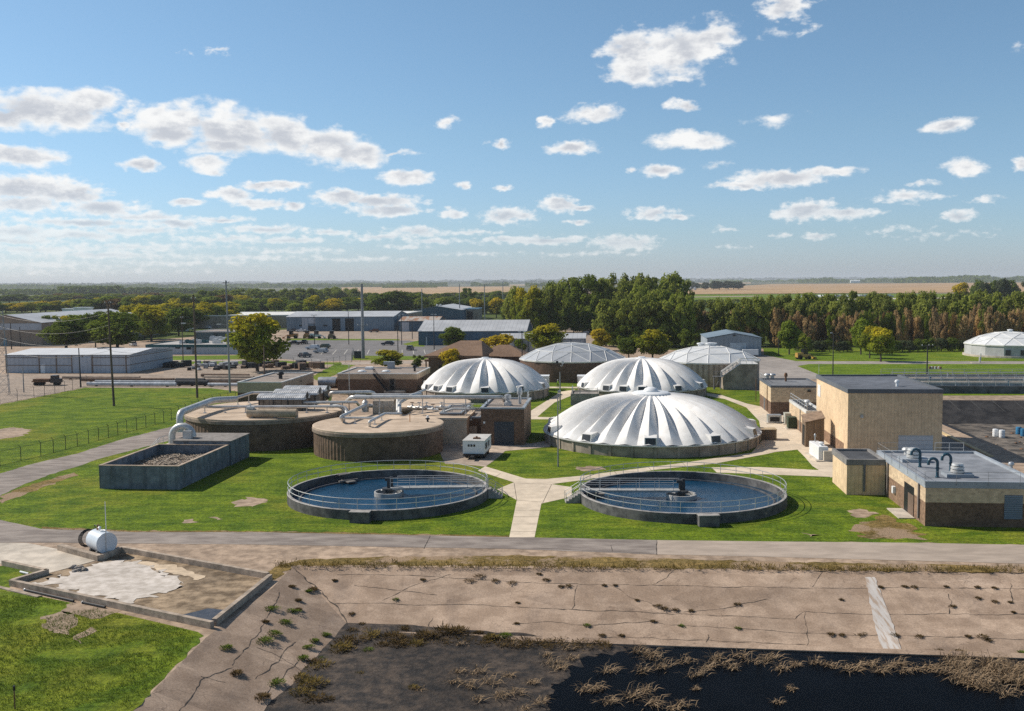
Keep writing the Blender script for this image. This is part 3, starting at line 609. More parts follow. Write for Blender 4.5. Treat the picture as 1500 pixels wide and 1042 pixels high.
def pbuild(mb, name, m, root, smooth=False, label=None):
    o = mb.build(name, m, root, smooth=smooth)
    if label: o['label'] = label
    return o
def flat_house(name, label, cat, corner, right, top, depth, lower=None, upper=None, split=None, roofm=None, fasc=None, fh=.45, left=None, inner=.35, group=None, h=None):
    """flat-roofed block on the plant's grid: corner = photo pixel of its front left foot, right = pixel column of its right end"""
    p = G(*corner); w = along_u(p, right) if isinstance(right, (int, float)) and right > 200 else right
    H = h or height_at(p, top); r = thing(name, label, cat, p, GA, group)
    zs = split if split else 0
    if lower and zs: pbuild(MB().ring(0, 0, w, depth, -.05, zs, .3), 'lower_wall', lower, r)
    pbuild(MB().ring(-.03 if zs else 0, -.03 if zs else 0, w + (.03 if zs else 0), depth + (.03 if zs else 0), zs if zs else -.05, H - fh, .3), 'wall', upper, r)
    pbuild(MB().ring(-.09, -.09, w + .09, depth + .09, H - fh, H, inner), 'parapet', fasc or M_FASC, r)
    pbuild(MB().poly([(.2, .2), (w - .2, .2), (w - .2, depth - .2), (.2, depth - .2)], H - .22), 'roof', roofm or M_ROOF, r)
    r['W'] = 0; del r['W']
    return r, w, H
def railing(mb, pts, h=1.07, r=.026, post=1.8, mids=(.55,), closed=False):
    P = [Vector(p) for p in pts]
    for a, b in zip(P, P[1:] + (P[:1] if closed else [])):
        n = max(1, round((b - a).length / post)); up = Vector((0, 0, h))
        for k in range(n + 1):
            q = a.lerp(b, k / n); mb.bar(q, q + up, r, 5)
        mb.bar(a + up, b + up, r * 1.15, 5)
        for m in mids: mb.bar(a + Vector((0, 0, h * m)), b + Vector((0, 0, h * m)), r * .9, 5)
    return mb
def face_rect(root, axis, val, px0, py0, px1, py1):
    a, b = on_face(root, axis, val, px0, py0), on_face(root, axis, val, px1, py1)
    return [min(a[i], b[i]) for i in range(3)], [max(a[i], b[i]) for i in range(3)]
def panel(root, name, m, axis, val, rect, t=.06, sink=0., child=None, label=None):
    """a door, louvre or window set proud of (or framed on) a wall face"""
    lo, hi = face_rect(root, axis, val, *rect); lo[axis] = val - t; hi[axis] = val + .02
    return pbuild(MB().box(*lo, *hi), name, m, child or root, label=label)
def vent_stack(root, name, m, p, r=.25, h=.9, cap=True):
    mb = MB().lathe([(r * .8, p.z - .05), (r * .8, p.z + h * .6)], 10, (p.x, p.y))
    if cap: mb.lathe([(r * 1.35, p.z + h * .55), (r * 1.5, p.z + h * .7), (r * 1.1, p.z + h * .92), (.02, p.z + h)], 12, (p.x, p.y)); mb.lathe([(.02, p.z + h * .55), (r * 1.35, p.z + h * .55)], 12, (p.x, p.y))
    else: mb.disc(r * .8, p.z + h * .6, 10, (p.x, p.y))
    return pbuild(mb, name, m, root, True)

# ---- clarifiers: open round tanks of blue water with rails and a walkway to the middle
M_WATER = water_mat('clarifier_water', (.003, .032, .070), .09, .07, 2.2, 1.27)
M_WALLC = mat('clarifier_wall', (.085, .085, .088), var=.3, scale=.9, big=.2, c2=(.145, .14, .135), extra=streaks(.4))
M_RIM = mat('clarifier_rim', (.33, .31, .29), var=.2, scale=1.5, big=.15)
def clarifier(cx, cy, Rr, label, walk_ang, stair_ang, box_ang, gate_ang):
    r = thing('clarifier_tank', label, 'settling tank', (cx, cy, 0), 0, 'open clarifier tanks on the front lawn')
    pbuild(MB().lathe([(Rr, -.1), (Rr, .96)], 96), 'tank_wall', M_WALLC, r, True)
    pbuild(MB().lathe([(Rr - .32, -.6), (Rr - .32, .96)][::-1], 96), 'inner_wall', M_WALLC, r, True)
    pbuild(MB().lathe([(Rr, .96), (Rr - .04, 1.0), (Rr - .30, 1.0), (Rr - .32, .96)], 96), 'rim', M_RIM, r)
    pbuild(MB().disc(Rr - .31, .16, 96), 'water', M_WATER, r)
    mb = MB().lathe([(Rr - 1.25, .30), (Rr - 1.25, .10)], 90).lathe([(Rr - 1.38, .10), (Rr - 1.38, .30), (Rr - 1.25, .30)], 90)
    pbuild(mb, 'weir_trough', mat('weir_steel', (.10, .10, .105), var=.3, scale=1, rough=.6), r)
    rail = MB(); n = 34; g0, g1 = stair_ang + .055, stair_ang + 2 * math.pi - .055; rr = Rr - .12
    for z in (1.55, 2.08): rail.tube([(rr * math.cos(g0 + (g1 - g0) * k / 110), rr * math.sin(g0 + (g1 - g0) * k / 110), z) for k in range(111)], .035, 6)
    for k in range(n + 1):
        g = g0 + (g1 - g0) * k / n; rail.bar((rr * math.cos(g), rr * math.sin(g), .98), (rr * math.cos(g), rr * math.sin(g), 2.08), .029, 5)
    pbuild(rail, 'guard_rail', M_RAIL, r, True)
    # walkway bridge
    wd = Vector((math.cos(walk_ang), math.sin(walk_ang), 0)); ws = Vector((-wd.y, wd.x, 0)); a, b = wd * (Rr - .1), wd * .3
    M = Matrix(((wd.x, ws.x, 0, 0), (wd.y, ws.y, 0, 0), (0, 0, 1, 0), (0, 0, 0, 1)))
    mb = MB().box(.2, -.55, 1.02, Rr - .05, .55, 1.08, M).box(.2, -.6, .86, Rr - .05, -.52, 1.07, M).box(.2, .52, .86, Rr - .05, .6, 1.07, M)
    wk = pbuild(mb, 'walkway', mat('walkway_grate', (.33, .325, .31), var=.15, scale=4, rough=.6), r)
    mb = MB()
    for s in (-.57, .57): railing(mb, [M @ Vector((.9 if s > 0 else .2, s, 1.08)), M @ Vector((Rr - .2, s, 1.08))], 1.05, .03, 2.05)
    pbuild(mb, 'handrail', M_RAIL, wk, True)
    # centre column, drive and feed well
    pbuild(MB().lathe([(.42, -.5), (.42, .75), (.75, .78), (.75, .98), (.02, .98)], 16).cbox((.1, .3, 1.35), (.62, .5, .72)).cbox((-.05, .35, 1.85), (.8, .35, .3)).lathe([(.2, 1.7), (.2, 2.15), (.02, 2.18)], 10, (.25, .25)), 'drive_unit', mat('drive_grey', (.045, .047, .05), var=.3, scale=2, rough=.5), r, True)
    pbuild(MB().lathe([(1.58, .12), (1.58, .62), (1.50, .64), (1.42, .62), (1.42, .12)], 40), 'feed_well', mat('pale_steel', (.42, .41, .39), var=.15, scale=2, rough=.5), r, True)
    for k in range(4):
        g = math.pi / 4 + k * math.pi / 2; pbuild(MB().bar((.4 * math.cos(g), .4 * math.sin(g), .55), (1.5 * math.cos(g), 1.5 * math.sin(g), .55), .05, 5), 'well_arm', M_GALV, r)
    # scum beach and skimmer on the back left
    g = gate_ang; d = Vector((math.cos(g), math.sin(g), 0)); t = Vector((-d.y, d.x, 0)); c = d * (Rr - 1.6)
    M2 = Matrix(((d.x, t.x, 0, c.x), (d.y, t.y, 0, c.y), (0, 0, 1, 0), (0, 0, 0, 1)))
    pbuild(MB().box(-1.1, -.5, .33, .9, .5, .45, M2).box(-.3, -1.2, .35, 0, 1.2, .52, M2).box(.5, -.7, .95, 1.5, .7, 1.06, M2), 'scum_trough', mat('trough_steel', (.16, .15, .14), var=.2, scale=2), r)
    # outlet box on the outside and concrete steps
    g = box_ang; d = Vector((math.cos(g), math.sin(g), 0)); t = Vector((-d.y, d.x, 0)); c = d * (Rr - .02)
    M3 = Matrix(((d.x, t.x, 0, c.x), (d.y, t.y, 0, c.y), (0, 0, 1, 0), (0, 0, 0, 1)))
    pbuild(MB().box(.0, -.95, -.1, 1.15, .95, 1.02, M3), 'outlet_box', M_WALLC, r)
    pbuild(MB().box(-.02, -1.0, 1.02, 1.2, 1.0, 1.09, M3), 'outlet_lid', M_RIM, r)
    g = stair_ang; d = Vector((math.cos(g), math.sin(g), 0)); t = Vector((-d.y, d.x, 0)); c = d * Rr
    M4 = Matrix(((d.x, t.x, 0, c.x), (d.y, t.y, 0, c.y), (0, 0, 1, 0), (0, 0, 0, 1))); mb = MB()
    for k in range(5): mb.box(.02 + k * .3, -.6, -.1, .32 + k * .3, .6, 1.0 - k * .19, M4)
    st = pbuild(mb, 'steps', M_RIM, r); 
    for s in (-.62, .62):
        mb = MB()
        for z in (1.0, .5): mb.bar(M4 @ Vector((.0, s, 1.0 + z)), M4 @ Vector((1.5, s, .1 + z)), .03, 5)
        for k in (0, .75, 1.5): mb.bar(M4 @ Vector((k, s, 1.0 - k * .6)), M4 @ Vector((k, s, 2.0 - k * .6)), .03, 5)
        pbuild(mb, 'stair_rail', M_RAIL, st, True)
    return r
clarifier(-13.34, 106.5, 10.7, 'left round tank of blue water with railing and walkway running in from its right', R(2), R(-3), R(-97), R(128))
c2_ = clarifier(17.68, 104.1, 10.75, 'right round tank of blue water with railing and walkway running in from its left', R(177), R(184), R(-87), R(172))
pbuild(MB().cbox((4.6, -8.6, .36), (3.6, .3, .16), .1).cbox((6.4, -8.0, .42), (1.1, .5, .2), -.3), 'float_boom', mat('boom_tan', (.33, .27, .2), var=.3, scale=3), c2_)

# ---- ribbed white domes over round tanks
def dome_grime(nt, pos, cc, bs):
    n = nz(nt, vmt(nt, 'MULTIPLY', pos, (1, 1, .5)), .55, 7, .7)
    cc = mixc(nt, mth(nt, 'MULTIPLY', sstep(nt, n, .56, .80), .20), cc, (.42, .39, .35))
    sp = N(nt, 'ShaderNodeTexVoronoi', {'Vector': pos, 'Scale': 1.1}).outputs['Distance']
    return mixc(nt, mth(nt, 'MULTIPLY', sstep(nt, sp, .10, .05), .5), cc, (.2, .18, .15))
M_DOME = mat('white_fibreglass', (.72, .70, .67), var=.06, scale=.8, rough=.6, spec=.25, big=.10, c2=(.76, .745, .72), detail=8, extra=dome_grime)
M_DWALL = mat('dome_wall_concrete', (.30, .25, .20), var=.22, scale=.8, big=.18, c2=(.36, .30, .245), extra=streaks(.4))
def ribbed_dome(name, label, cx, cy, Rr, zw, H, NF, A, caps, vents, phase, wallm, vm):
    r = thing(name, label, 'dome', (cx, cy, 0), 0, 'ribbed white domes')
    nb = 48; wall = MB().lathe([(Rr - .15, -.1), (Rr - .15, zw)], nb)
    for k in range(NF):
        g = 2 * math.pi * (k + .5) / NF; wall.cbox(((Rr - .12) * math.cos(g), (Rr - .12) * math.sin(g), zw / 2 - .03), (.18, .34, zw), g)
    pbuild(wall, 'base_wall', wallm, r)
    pbuild(MB().lathe([(Rr - .16, zw - .02), (Rr + .12, zw), (Rr + .12, zw + .14), (Rr - .1, zw + .2)], 96), 'rim_flange', M_COPE, r)
    # shell: spherical cap with folded gores, folds fading at the crown and the rim
    hh = H - zw; S = (Rr * Rr + hh * hh) / (2 * hh); tm = math.asin(Rr / S); sub = 12; nr = 26; seg = NF * sub
    vs = []
    for i in range(nr + 1):
        t = tm * (1 - i / nr) ; f = 1 - i / nr
        env = max(.10 * f, math.sin(math.pi * min(1, (1 - f) * .92 + .06)) ** .75 * min(1, f * 2.6))
        for k in range(seg):
            g = 2 * math.pi * k / seg + phase; u = (k % sub) / sub
            tri = .75 * (1 - abs(2 * u - 1)) + .25 * math.sin(math.pi * u); fold = (tri - .45) * A * env * min(1.0, f * 1.5 + .1)
            rr = S + fold
            vs.append((rr * math.sin(t) * math.cos(g), rr * math.sin(t) * math.sin(g), zw + .18 + rr * math.cos(t) - (S - hh)))
    fs = [(i * seg + k, i * seg + (k + 1) % seg, (i + 1) * seg + (k + 1) % seg, (i + 1) * seg + k) for i in range(nr) for k in range(seg)]
    mb = MB(); mb.add(vs, fs); o = pbuild(mb, 'dome_shell', M_DOME, r, True)
    try: o.data.set_sharp_from_angle(angle=R(24))
    except Exception: pass
    ztop = H + .16
    if caps == 'disc':
        pbuild(MB().lathe([(2.55, ztop - .4), (2.65, ztop + .10), (2.5, ztop + .2), (.9, ztop + .30)], 40).lathe([(1.0, ztop + .2), (1.05, ztop + .45), (.85, ztop + .72), (.45, ztop + .88), (.02, ztop + .93)], 24), 'crown_cap', M_WHITE, r, True)
    else:
        pbuild(MB().lathe([(1.5, ztop - .2), (1.35, ztop + .02), (.6, ztop + .12), (.02, ztop + .16)], 28).lathe([(.7, ztop + .05), (.7, ztop + .25), (.02, ztop + .28)], 16), 'crown_cap', M_WHITE, r, True)
    for g in vents:
        d = Vector((math.cos(g), math.sin(g), 0)); t = Vector((-d.y, d.x, 0)); c = d * (Rr - .80) + Vector((0, 0, zw + .24))
        M = Matrix(((d.x, t.x, 0, c.x), (d.y, t.y, 0, c.y), (0, 0, 1, c.z), (0, 0, 0, 1))); w = .68
        hood = MB(); prof = [(-.7, -w - .14), (.72, -w - .14)]
        hood.add([M @ Vector(q) for q in ((-.9, -w - .12, 1.15), (-.9, w + .12, 1.15), (.55, w + .12, .95), (.55, -w - .12, .95), (.75, -w - .12, 0), (.75, w + .12, 0), (-.2, -w - .12, 0), (-.2, w + .12, 0))], [(0, 3, 2, 1), (3, 4, 5, 2), (0, 6, 4, 3), (1, 2, 5, 7)])
        v = pbuild(hood, 'vent_hood', M_DOME, r)
        op = MB(); op.add([M @ Vector(q) for q in ((.585, -w + .02, .88), (.585, w - .02, .88), (.79, w - .02, .06), (.79, -w + .02, .06))], [(0, 3, 2, 1)])
        pbuild(op, 'louvre', vm, v)
    return r
M_LOUV = mat('black_louvre', (.03, .033, .036), var=.3, scale=3, rough=.4, spec=.5)
ribbed_dome('ribbed_dome', 'largest ribbed white dome, behind the right clarifier, with flat disc at its crown', 20.0, 144.0, 15.45, 1.45, 6.6, 32, 1.0, 'disc', [R(270 - 8 + k * 33.75) for k in range(-5, 6)], R(-90) - R(3.4), M_DWALL, M_LOUV)
ribbed_dome('ribbed_dome', 'ribbed white dome directly behind the largest dome', 26.2, 202.1, 12.95, 1.7, 7.25, 22, 1.05, 'cap', [R(263 + k * 32.7) for k in range(-5, 6)] + [R(246.6)], R(-96), M_DWALL, M_LOUV)
ribbed_dome('ribbed_dome', 'leftmost ribbed white dome, between the brown office and the brick pump house', -5.43, 202.5, 12.87, 1.7, 7.35, 22, 1.05, 'cap', [R(271 + k * 32.7) for k in range(-5, 6)] + [R(222)], R(-86), M_DWALL, M_LOUV)
# white lean-to hatches on the flanks of the two rear domes and a concrete pit wall
def hatch(px0, px1, py0, py1, d, label, group=None):
    p = G(px0, py1); w = along_u(p, px1); h = height_at(p, py0); r = thing('access_hatch', label, 'hatch', p, GA, group)
    pbuild(MB().box(0, 0, 0, w, d, h - .15), 'housing', M_DOME, r); pbuild(MB().box(-.1, -.1, h - .15, w + .1, d + .1, h), 'cover', M_WHITE, r)
hatch(787, 803.5, 551, 572, 3, 'white boxy hatch against the right flank of the leftmost ribbed dome', 'white hatches beside the rear domes')
hatch(846, 868, 551, 575, 3, 'white boxy hatch against the left flank of the middle rear dome', 'white hatches beside the rear domes')
p = G(836, 594); w = along_u(p, 877); h = height_at(p, 577)
r = thing('valve_pit', 'low concrete pit with railing at the left foot of the middle rear dome', 'pit', p, GA)
pbuild(MB().ring(0, 0, w, 6, 0, h, .3).box(.3, .3, 0, w - .3, 5.7, h - .2), 'wall', M_CONC, r)
pbuild(railing(MB(), [(.2, 5.6, h), (.2, .2, h), (w - .2, .2, h), (w - .2, 3, h)], 1.0, .03, 1.6), 'guard_rail', M_RAIL, r)

# ---- faceted aluminium domes
M_FACET = mat('aluminium_panel', (.44, .455, .47), var=.09, scale=.35, rough=.45, metal=.3, big=.14)
M_STRUT = mat('pale_strut', (.66, .65, .62), var=.06, scale=1, rough=.5)
def faceted_dome(label, cx, cy, Rr, zw, H, base, NR, phase, wallm, panelm, hole=None, tops=(), joints=0, wallname='wall'):
    r = thing('faceted_dome', label, 'dome', (cx, cy, 0), 0, 'faceted metal domes')
    nn = base * NR; wall = MB().lathe([(Rr - .2, -.1), (Rr - .2, zw)], joints or 64, a0=phase, a1=phase + 2 * math.pi)
    pbuild(wall, wallname, wallm, r, not joints)
    hh = H - zw; S = (Rr * Rr + hh * hh) / (2 * hh); tm = math.asin(Rr / S)
    def node(k, j):
        t = tm * k / NR; g = phase + (2 * math.pi * j / (base * k) if k else 0)
        return Vector((S * math.sin(t) * math.cos(g), S * math.sin(t) * math.sin(g), zw + .1 + S * math.cos(t) - (S - hh)))
    tri = []
    for k in range(NR):
        for s in range(base):
            for i in range(k + 1):
                a = (k, s * k + i) if k else (0, 0); b, c = (k + 1, s * (k + 1) + i), (k + 1, s * (k + 1) + i + 1)
                tri.append((a, b, c))
                if i < k: tri.append((a, c, (k, s * k + i + 1)))
    wr = lambda n: (n[0], n[1] % (base * n[0]) if n[0] else 0)
    tri = [tuple(wr(n) for n in t) for t in tri]
    mb = MB(); edges = set(); holes = []
    for ti_, t in enumerate(tri):
        P = [node(*n) for n in t]; c = sum(P, Vector()) / 3
        if hole and (c - Vector(hole)).length < 1.2: holes.append(P); mb2 = None
        else: mb.add([p for p in P], [(0, 1, 2)])
        for x, y in ((0, 1), (1, 2), (2, 0)): edges.add(tuple(sorted((t[x], t[y]))))
    pbuild(mb, 'panels', panelm, r)
    st = MB()
    for a, b in edges: st.bar(node(*a) + Vector((0, 0, .02)), node(*b) + Vector((0, 0, .02)), .085, 5)
    pbuild(st, 'struts', M_STRUT, r)
    pbuild(MB().lathe([(Rr - .25, zw - .15), (Rr + .05, zw - .12), (Rr + .05, zw + .14), (Rr - .2, zw + .16)], nn, a0=phase, a1=phase + 2 * math.pi), 'base_ring', M_STRUT, r)
    for P in holes:
        q = MB(); q.add([p - Vector((0, 0, .35)) for p in P], [(0, 1, 2)]); pbuild(q, 'skylight', M_LOUV, r)
    for (x, y, s) in tops:
        z = zw + .1 + math.sqrt(S * S - x * x - y * y) - (S - hh)
        pbuild(MB().lathe([(s * .7, z - .2), (s * .7, z + .25), (s, z + .28), (s, z + .55), (.02, z + .68)], 18, (x, y)), 'roof_vent', M_WHITE, r, True)
    return r
M_FLUTEC = mat('fluted_concrete', (.36, .30, .24), var=.16, scale=.8, big=.15, extra=lambda nt, pos, cc, bs: mixc(nt, 1.0, cc, mixc(nt, sstep(nt, mth(nt, 'PINGPONG', mth(nt, 'MULTIPLY', N(nt, 'ShaderNodeSeparateXYZ', (pos,)).outputs[0], .9), .5), .1, .3), (.66, .64, .62), (1, 1, 1)), 'MULTIPLY'))
faceted_dome('rear left faceted dome of grey triangles on a dark brick drum', 14.4, 238.4, 12.7, 4.6, 8.3, 6, 3, R(-95), mat('dome_brick', (.115, .07, .05), var=.2, scale=2, big=.15), M_FACET)
M_FACETW = mat('white_panel', (.62, .63, .63), var=.07, scale=.35, rough=.5, big=.08)
faceted_dome('rear right faceted white dome with a dark open triangle and three roof vents', 44.4, 225.6, 11.35, 5.0, 8.2, 5, 3, R(-102), M_FLUTEC, M_FACETW, hole=(-.5, -4.3, 7.5), tops=((-1.6, 1.0, .95), (.2, .2, .95), (1.2, 2.5, 1.1)), joints=15)
d6 = faceted_dome('far right faceted white dome standing alone on the lawn', 147.3, 296.3, 12.6, 3.5, 7.0, 5, 3, R(-75), mat('pale_metal_wall', (.45, .45, .45), var=.08, scale=.5, extra=None), M_FACETW, tops=((0, 0, .8),), joints=15)
pbuild(MB().lathe([(12.75, 0), (12.75, .5), (12.4, .55)], 60), 'footing', M_CONCL, d6)
for g in (-118, -100): pbuild(MB().cbox((12.3 * math.cos(R(g)), 12.3 * math.sin(R(g)), 1.6), (.4, 1.3, 1.5), R(g)), 'louvre', M_LOUV, d6)
# entrance porch of the far dome
p = G(1493, 522); r = thing('entrance_porch', 'small white gabled porch in front of the far right dome', 'porch', p, GA)
pbuild(MB().box(0, 0, 0, 2.6, 3, 2.4), 'wall', M_FACETW, r)
mb = MB(); mb.add([(-.3, -.4, 2.4), (2.9, -.4, 2.4), (1.3, -.4, 3.3), (-.3, 3, 2.4), (2.9, 3, 2.4), (1.3, 3, 3.3)], [(0, 1, 2), (3, 5, 4), (0, 2, 5, 3), (1, 4, 5, 2), (0, 3, 4, 1)]); pbuild(mb, 'roof', M_WHITE, r)
pbuild(MB().box(.7, -.05, .1, 1.9, .02, 2.2), 'door', M_DARK, r)

# ---- digesters: dark ribbed drums with pale concrete lids
def digester(label, cx, cy, Rr, h):
    r = thing('digester_tank', label, 'tank', (cx, cy, 0), 0, 'round digesters with concrete lids')
    NB = 72; vs = []; n = 288
    mb = MB(); prof = []
    for k in range(n):
        g = 2 * math.pi * k / n; rr = Rr - .18 + (.05 if k % 3 == 0 else 0)
        vs += [(rr * math.cos(g), rr * math.sin(g), -.1), (rr * math.cos(g), rr * math.sin(g), h - .75)]
    mb.add(vs, [(2 * k, 2 * ((k + 1) % n), 2 * ((k + 1) % n) + 1, 2 * k + 1) for k in range(n)])
    pbuild(mb, 'drum_wall', M_TANKB, r)
    pbuild(MB().lathe([(Rr - .2, h - .8), (Rr + .06, h - .7), (Rr + .06, h - .3), (Rr - .02, h - .26)], 96), 'ring_beam', mat('ring_beam_concrete', (.24, .19, .15), var=.2, scale=1, extra=streaks(.35)), r, False)
    pbuild(MB().lathe([(Rr - .02, h - .3), (Rr, h - .05), (Rr - .12, h), (.01, h + .12)], 96), 'lid', M_LID, r)
    return r
dg1 = digester('front round dark digester with a bare pale lid and a U of silver pipe', -18.33, 136.3, 8.9, 3.85)
dg2 = digester('largest round digester, left of the front one, carrying corrugated barrel covers', -36.5, 147.7, 11.5, 4.4)
dg3 = digester('rear round digester half hidden behind pipework beside the leftmost dome', -13.75, 160.4, 7.1, 3.8)
# ---- the tall beige block with its low brick neighbours on the right
tall, W_, H_ = flat_house('tall_building', 'tallest beige block building, two storeys high with flat grey roof and pale roller door', 'building', (1241, 670), 1379, 570, 20.0, None, M_BEIGE, None, mat('slate_membrane', (.115, .125, .145), var=.15, scale=.6, big=.2, extra=streaks(.12)), M_FASCD, .55)
panel(tall, 'roller_door', M_DOORW, 1, 0, (1316, 638, 1366, 671), .05)
panel(tall, 'side_slab', M_WHITE, 0, 0, (1198.3, 563, 1202, 582), .05)
lo, hi = face_rect(tall, 1, 0, 1260, 605, 1264, 610); pbuild(MB().cbox(((lo[0] + hi[0]) / 2, -.15, lo[2]), (.35, .3, .35)), 'wall_lamp', M_GALV, tall)
pbuild(MB().box(-.03, 2, -.05, .02, 19.9, 1.5), 'brick_base', M_BRICK_LIT, tall)
q = on_face(tall, 2, H_ - .2, 1314, 566); vent_stack(tall, 'roof_pipe', M_WHITE, q, .22, .9)
pbuild(railing(MB(), [(9.2, -1.9, 0), (12.6, -1.9, 0), (12.6, -.2, 0)], 1.1, .03, 1.7), 'ramp_rail', M_RAIL, tall)

mcc, W_, H_ = flat_house('control_building', 'low beige and brown brick building with round roof vents, behind the tall beige block', 'building', (1129, 608), 1203, 565, 13, M_BRICK, M_BEIGES, 2.2, M_ROOF, M_FASCD, .35)
for px, py in ((1124, 555), (1131.5, 555)): vent_stack(mcc, 'roof_vent', M_GALV, on_face(mcc, 2, H_ - .22, px, py), .42, 1.0)
q = on_face(mcc, 2, H_ - .22, 1151, 559); vent_stack(mcc, 'flue_pipe', M_RUST, q, .22, 1.6)
for py, px in ((581, 1124.5), (571, 1108.2)): lo = on_face(mcc, 0, 0, px, py); pbuild(MB().box(-.16, lo.y - .08, .3, -.04, lo.y + .08, H_ - .4), 'downspout', M_RUST, mcc)
lo = on_face(mcc, 0, 0, 1119.8, 590); pbuild(MB().box(-.05, lo.y - .5, 0, .02, lo.y + .5, 2.1), 'door', M_DOORG, mcc)
for k in (0, 1): pass
lo = on_face(mcc, 1, 0, 1185, 573); pbuild(MB().cbox((lo.x, -.2, lo.z), (.5, .3, .25)), 'wall_lamp', M_BLACK, mcc)
mb = railing(MB(), [(-.0, 7.5, H_), (-.0, 12.8, H_)], 1.0, .035, 1.6); pbuild(mb, 'roof_rail', M_RAIL, mcc)

lnk, W_, H_ = flat_house('link_building', 'small pale lean-to block with roof railing against the left side of the tall block', 'building', (1181, 640), 1206, 602, 14, M_BRICK_LIT, M_BEIGES, 1.6, M_ROOFD, M_COPE, .4)
pbuild(railing(MB(), [(.1, .2, H_), (.1, 13.8, H_)], 1.05, .04, 2.0), 'roof_rail', M_RAIL, lnk)
lo = on_face(lnk, 0, 0, 1173, 612); pbuild(MB().box(-.18, lo.y - .09, .2, -.05, lo.y + .09, H_ - .3), 'downspout', M_GALV, lnk)
lo = on_face(lnk, 0, 0, 1178, 625); pbuild(MB().box(-.05, lo.y - .5, .2, .02, lo.y + .5, 2.2), 'door', M_DARK, lnk)
vent_stack(lnk, 'roof_vent', M_WHITE, Vector((1.5, 7.5, H_ - .22)), .3, 1.0)

p = G(1179.5, 655); r = thing('board_shed', 'narrow brown board lean-to with sloping roof beside the tall beige block', 'shed', p, GA)
w = along_u(p, 1207); h0 = height_at(p, 619); h1 = h0 + .9
mb = MB(); mb.add([(0, 0, 0), (w, 0, 0), (w, 2.6, 0), (0, 2.6, 0), (0, 0, h0 - .1), (w, 0, h0 + .5), (w, 2.6, h0 + 1.1), (0, 2.6, h0 + .5)], [(0, 1, 5, 4), (1, 2, 6, 5), (2, 3, 7, 6), (3, 0, 4, 7)]); pbuild(mb, 'wall', M_WOOD, r)
mb = MB(); a = [Vector(q) for q in ((-.12, -.15, h0 - .05), (w + .1, -.15, h0 + .57), (w + .1, 2.7, h0 + 1.2), (-.12, 2.7, h0 + .58))]; mb.add(a + [q + Vector((0, 0, .12)) for q in a], [(3, 2, 1, 0), (4, 5, 6, 7), (0, 1, 5, 4), (1, 2, 6, 5), (2, 3, 7, 6), (3, 0, 4, 7)]); pbuild(mb, 'roof', mat('brown_shingle', (.235, .165, .115), var=.2, scale=2), r)
pbuild(MB().box(-.03, .5, .1, .01, 2.1, h0 - .5), 'doorway', M_DARK, r)

p = G(1213, 676.5); r = thing('standby_generator', 'long white boxed standby generator on a slab by the tall block', 'generator', p, GA + R(3))
pbuild(MB().box(-1.5, -.2, 0, .9, 5.9, .15), 'slab', M_CONCL, r)
pbuild(MB().box(-1.05, .5, .15, .15, 5.4, 1.75).box(-1.0, .55, 1.75, .1, 5.35, 1.8), 'housing', M_WHITE, r)
pbuild(MB().box(-.55, -.1, .15, .65, .45, 1.35), 'fuel_box', mat('cream_paint', (.55, .49, .40), var=.1, scale=1), r)
vent_stack(r, 'exhaust', M_GALV, Vector((-.5, 4.6, 1.8)), .1, 1.1); vent_stack(r, 'cooling_vent', M_WHITE, Vector((-.45, 1.6, 1.8)), .25, .5)
for lbl, px, py, sz, m1, g in (('pale grey cooling condenser on a slab in front of the control building', 1135, 620.5, (2.1, 1.6, 1.25), M_GALV, 0), ('green transformer box with pale end beside the link block', 1163, 629, (1.7, 1.5, 1.75), mat('transformer_green', (.045, .06, .035), var=.15, scale=1), 1), ('rear pale transformer box just behind the green one', 1157, 622, (1.5, 1.5, 1.7), mat('transformer_cream', (.42, .42, .36), var=.1, scale=1), 1)):
    p = G(px, py); r = thing('condenser_unit' if not g else 'transformer_box', lbl, 'electrical box' if g else 'condenser', p, GA)
    a, b, c = sz; pbuild(MB().box(-a / 2, 0, .12, a / 2, b, c), 'cabinet', m1, r); pbuild(MB().box(-a / 2 - .3, -.3, 0, a / 2 + .3, b + .3, .12), 'slab', M_CONCL, r)
    pbuild(MB().box(-a / 2 - .04, -.04, c, a / 2 + .04, b + .04, c + .08), 'lid', M_GALV if not g else m1, r)
    pbuild(MB().box(-a * .36, -.03, .3, a * .36, .01, c - .2), 'grille' if not g else 'door', M_BLACK if not g else m1, r)
p = G(1114, 645); r = thing('meter_vault', 'squat tan concrete box touching the right edge of the largest dome', 'vault', p, GA); w = along_u(p, 1137); h = height_at(p, 629)
pbuild(MB().box(0, 0, 0, w, 1.8, h - .1), 'wall', M_WOOD, r); pbuild(MB().box(-.1, -.1, h - .1, w + .1, 1.9, h), 'lid', mat('tan_lid', (.42, .32, .20), var=.15, scale=1), r)
for x in (-.05, w - .1): pbuild(MB().box(x, -.06, 0, x + .15, .0, h - .1), 'corner_post', mat('tan_post', (.45, .33, .2), var=.1, scale=1), r)

ann, W_, H_ = flat_house('annex_shed', 'small square beige annex with dark flat roof, left of the low brick building', 'shed', (1240, 725), 1296, 673, 6.9, None, M_BEIGE, None, M_ROOFD, mat('worn_fascia', (.20, .19, .18), var=.2, scale=1), .62)
lo = on_face(ann, 1, 0, 1266, 700); pbuild(MB().box(lo.x - .1, -.14, .4, lo.x + .1, -.02, H_ - .5), 'downspout', M_FASCD, ann)

low, W_, H_ = flat_house('low_brick_building', 'low beige and brick building with blue gooseneck pipes on its roof', 'building', (1355, 771), 1524, 705, 17.0, M_BRICK, M_BEIGES, 2.25, mat('pale_membrane', (.20, .215, .24), var=.15, scale=.5, big=.18, c2=(.25, .265, .29), extra=streaks(.2)), M_FASC, .62)
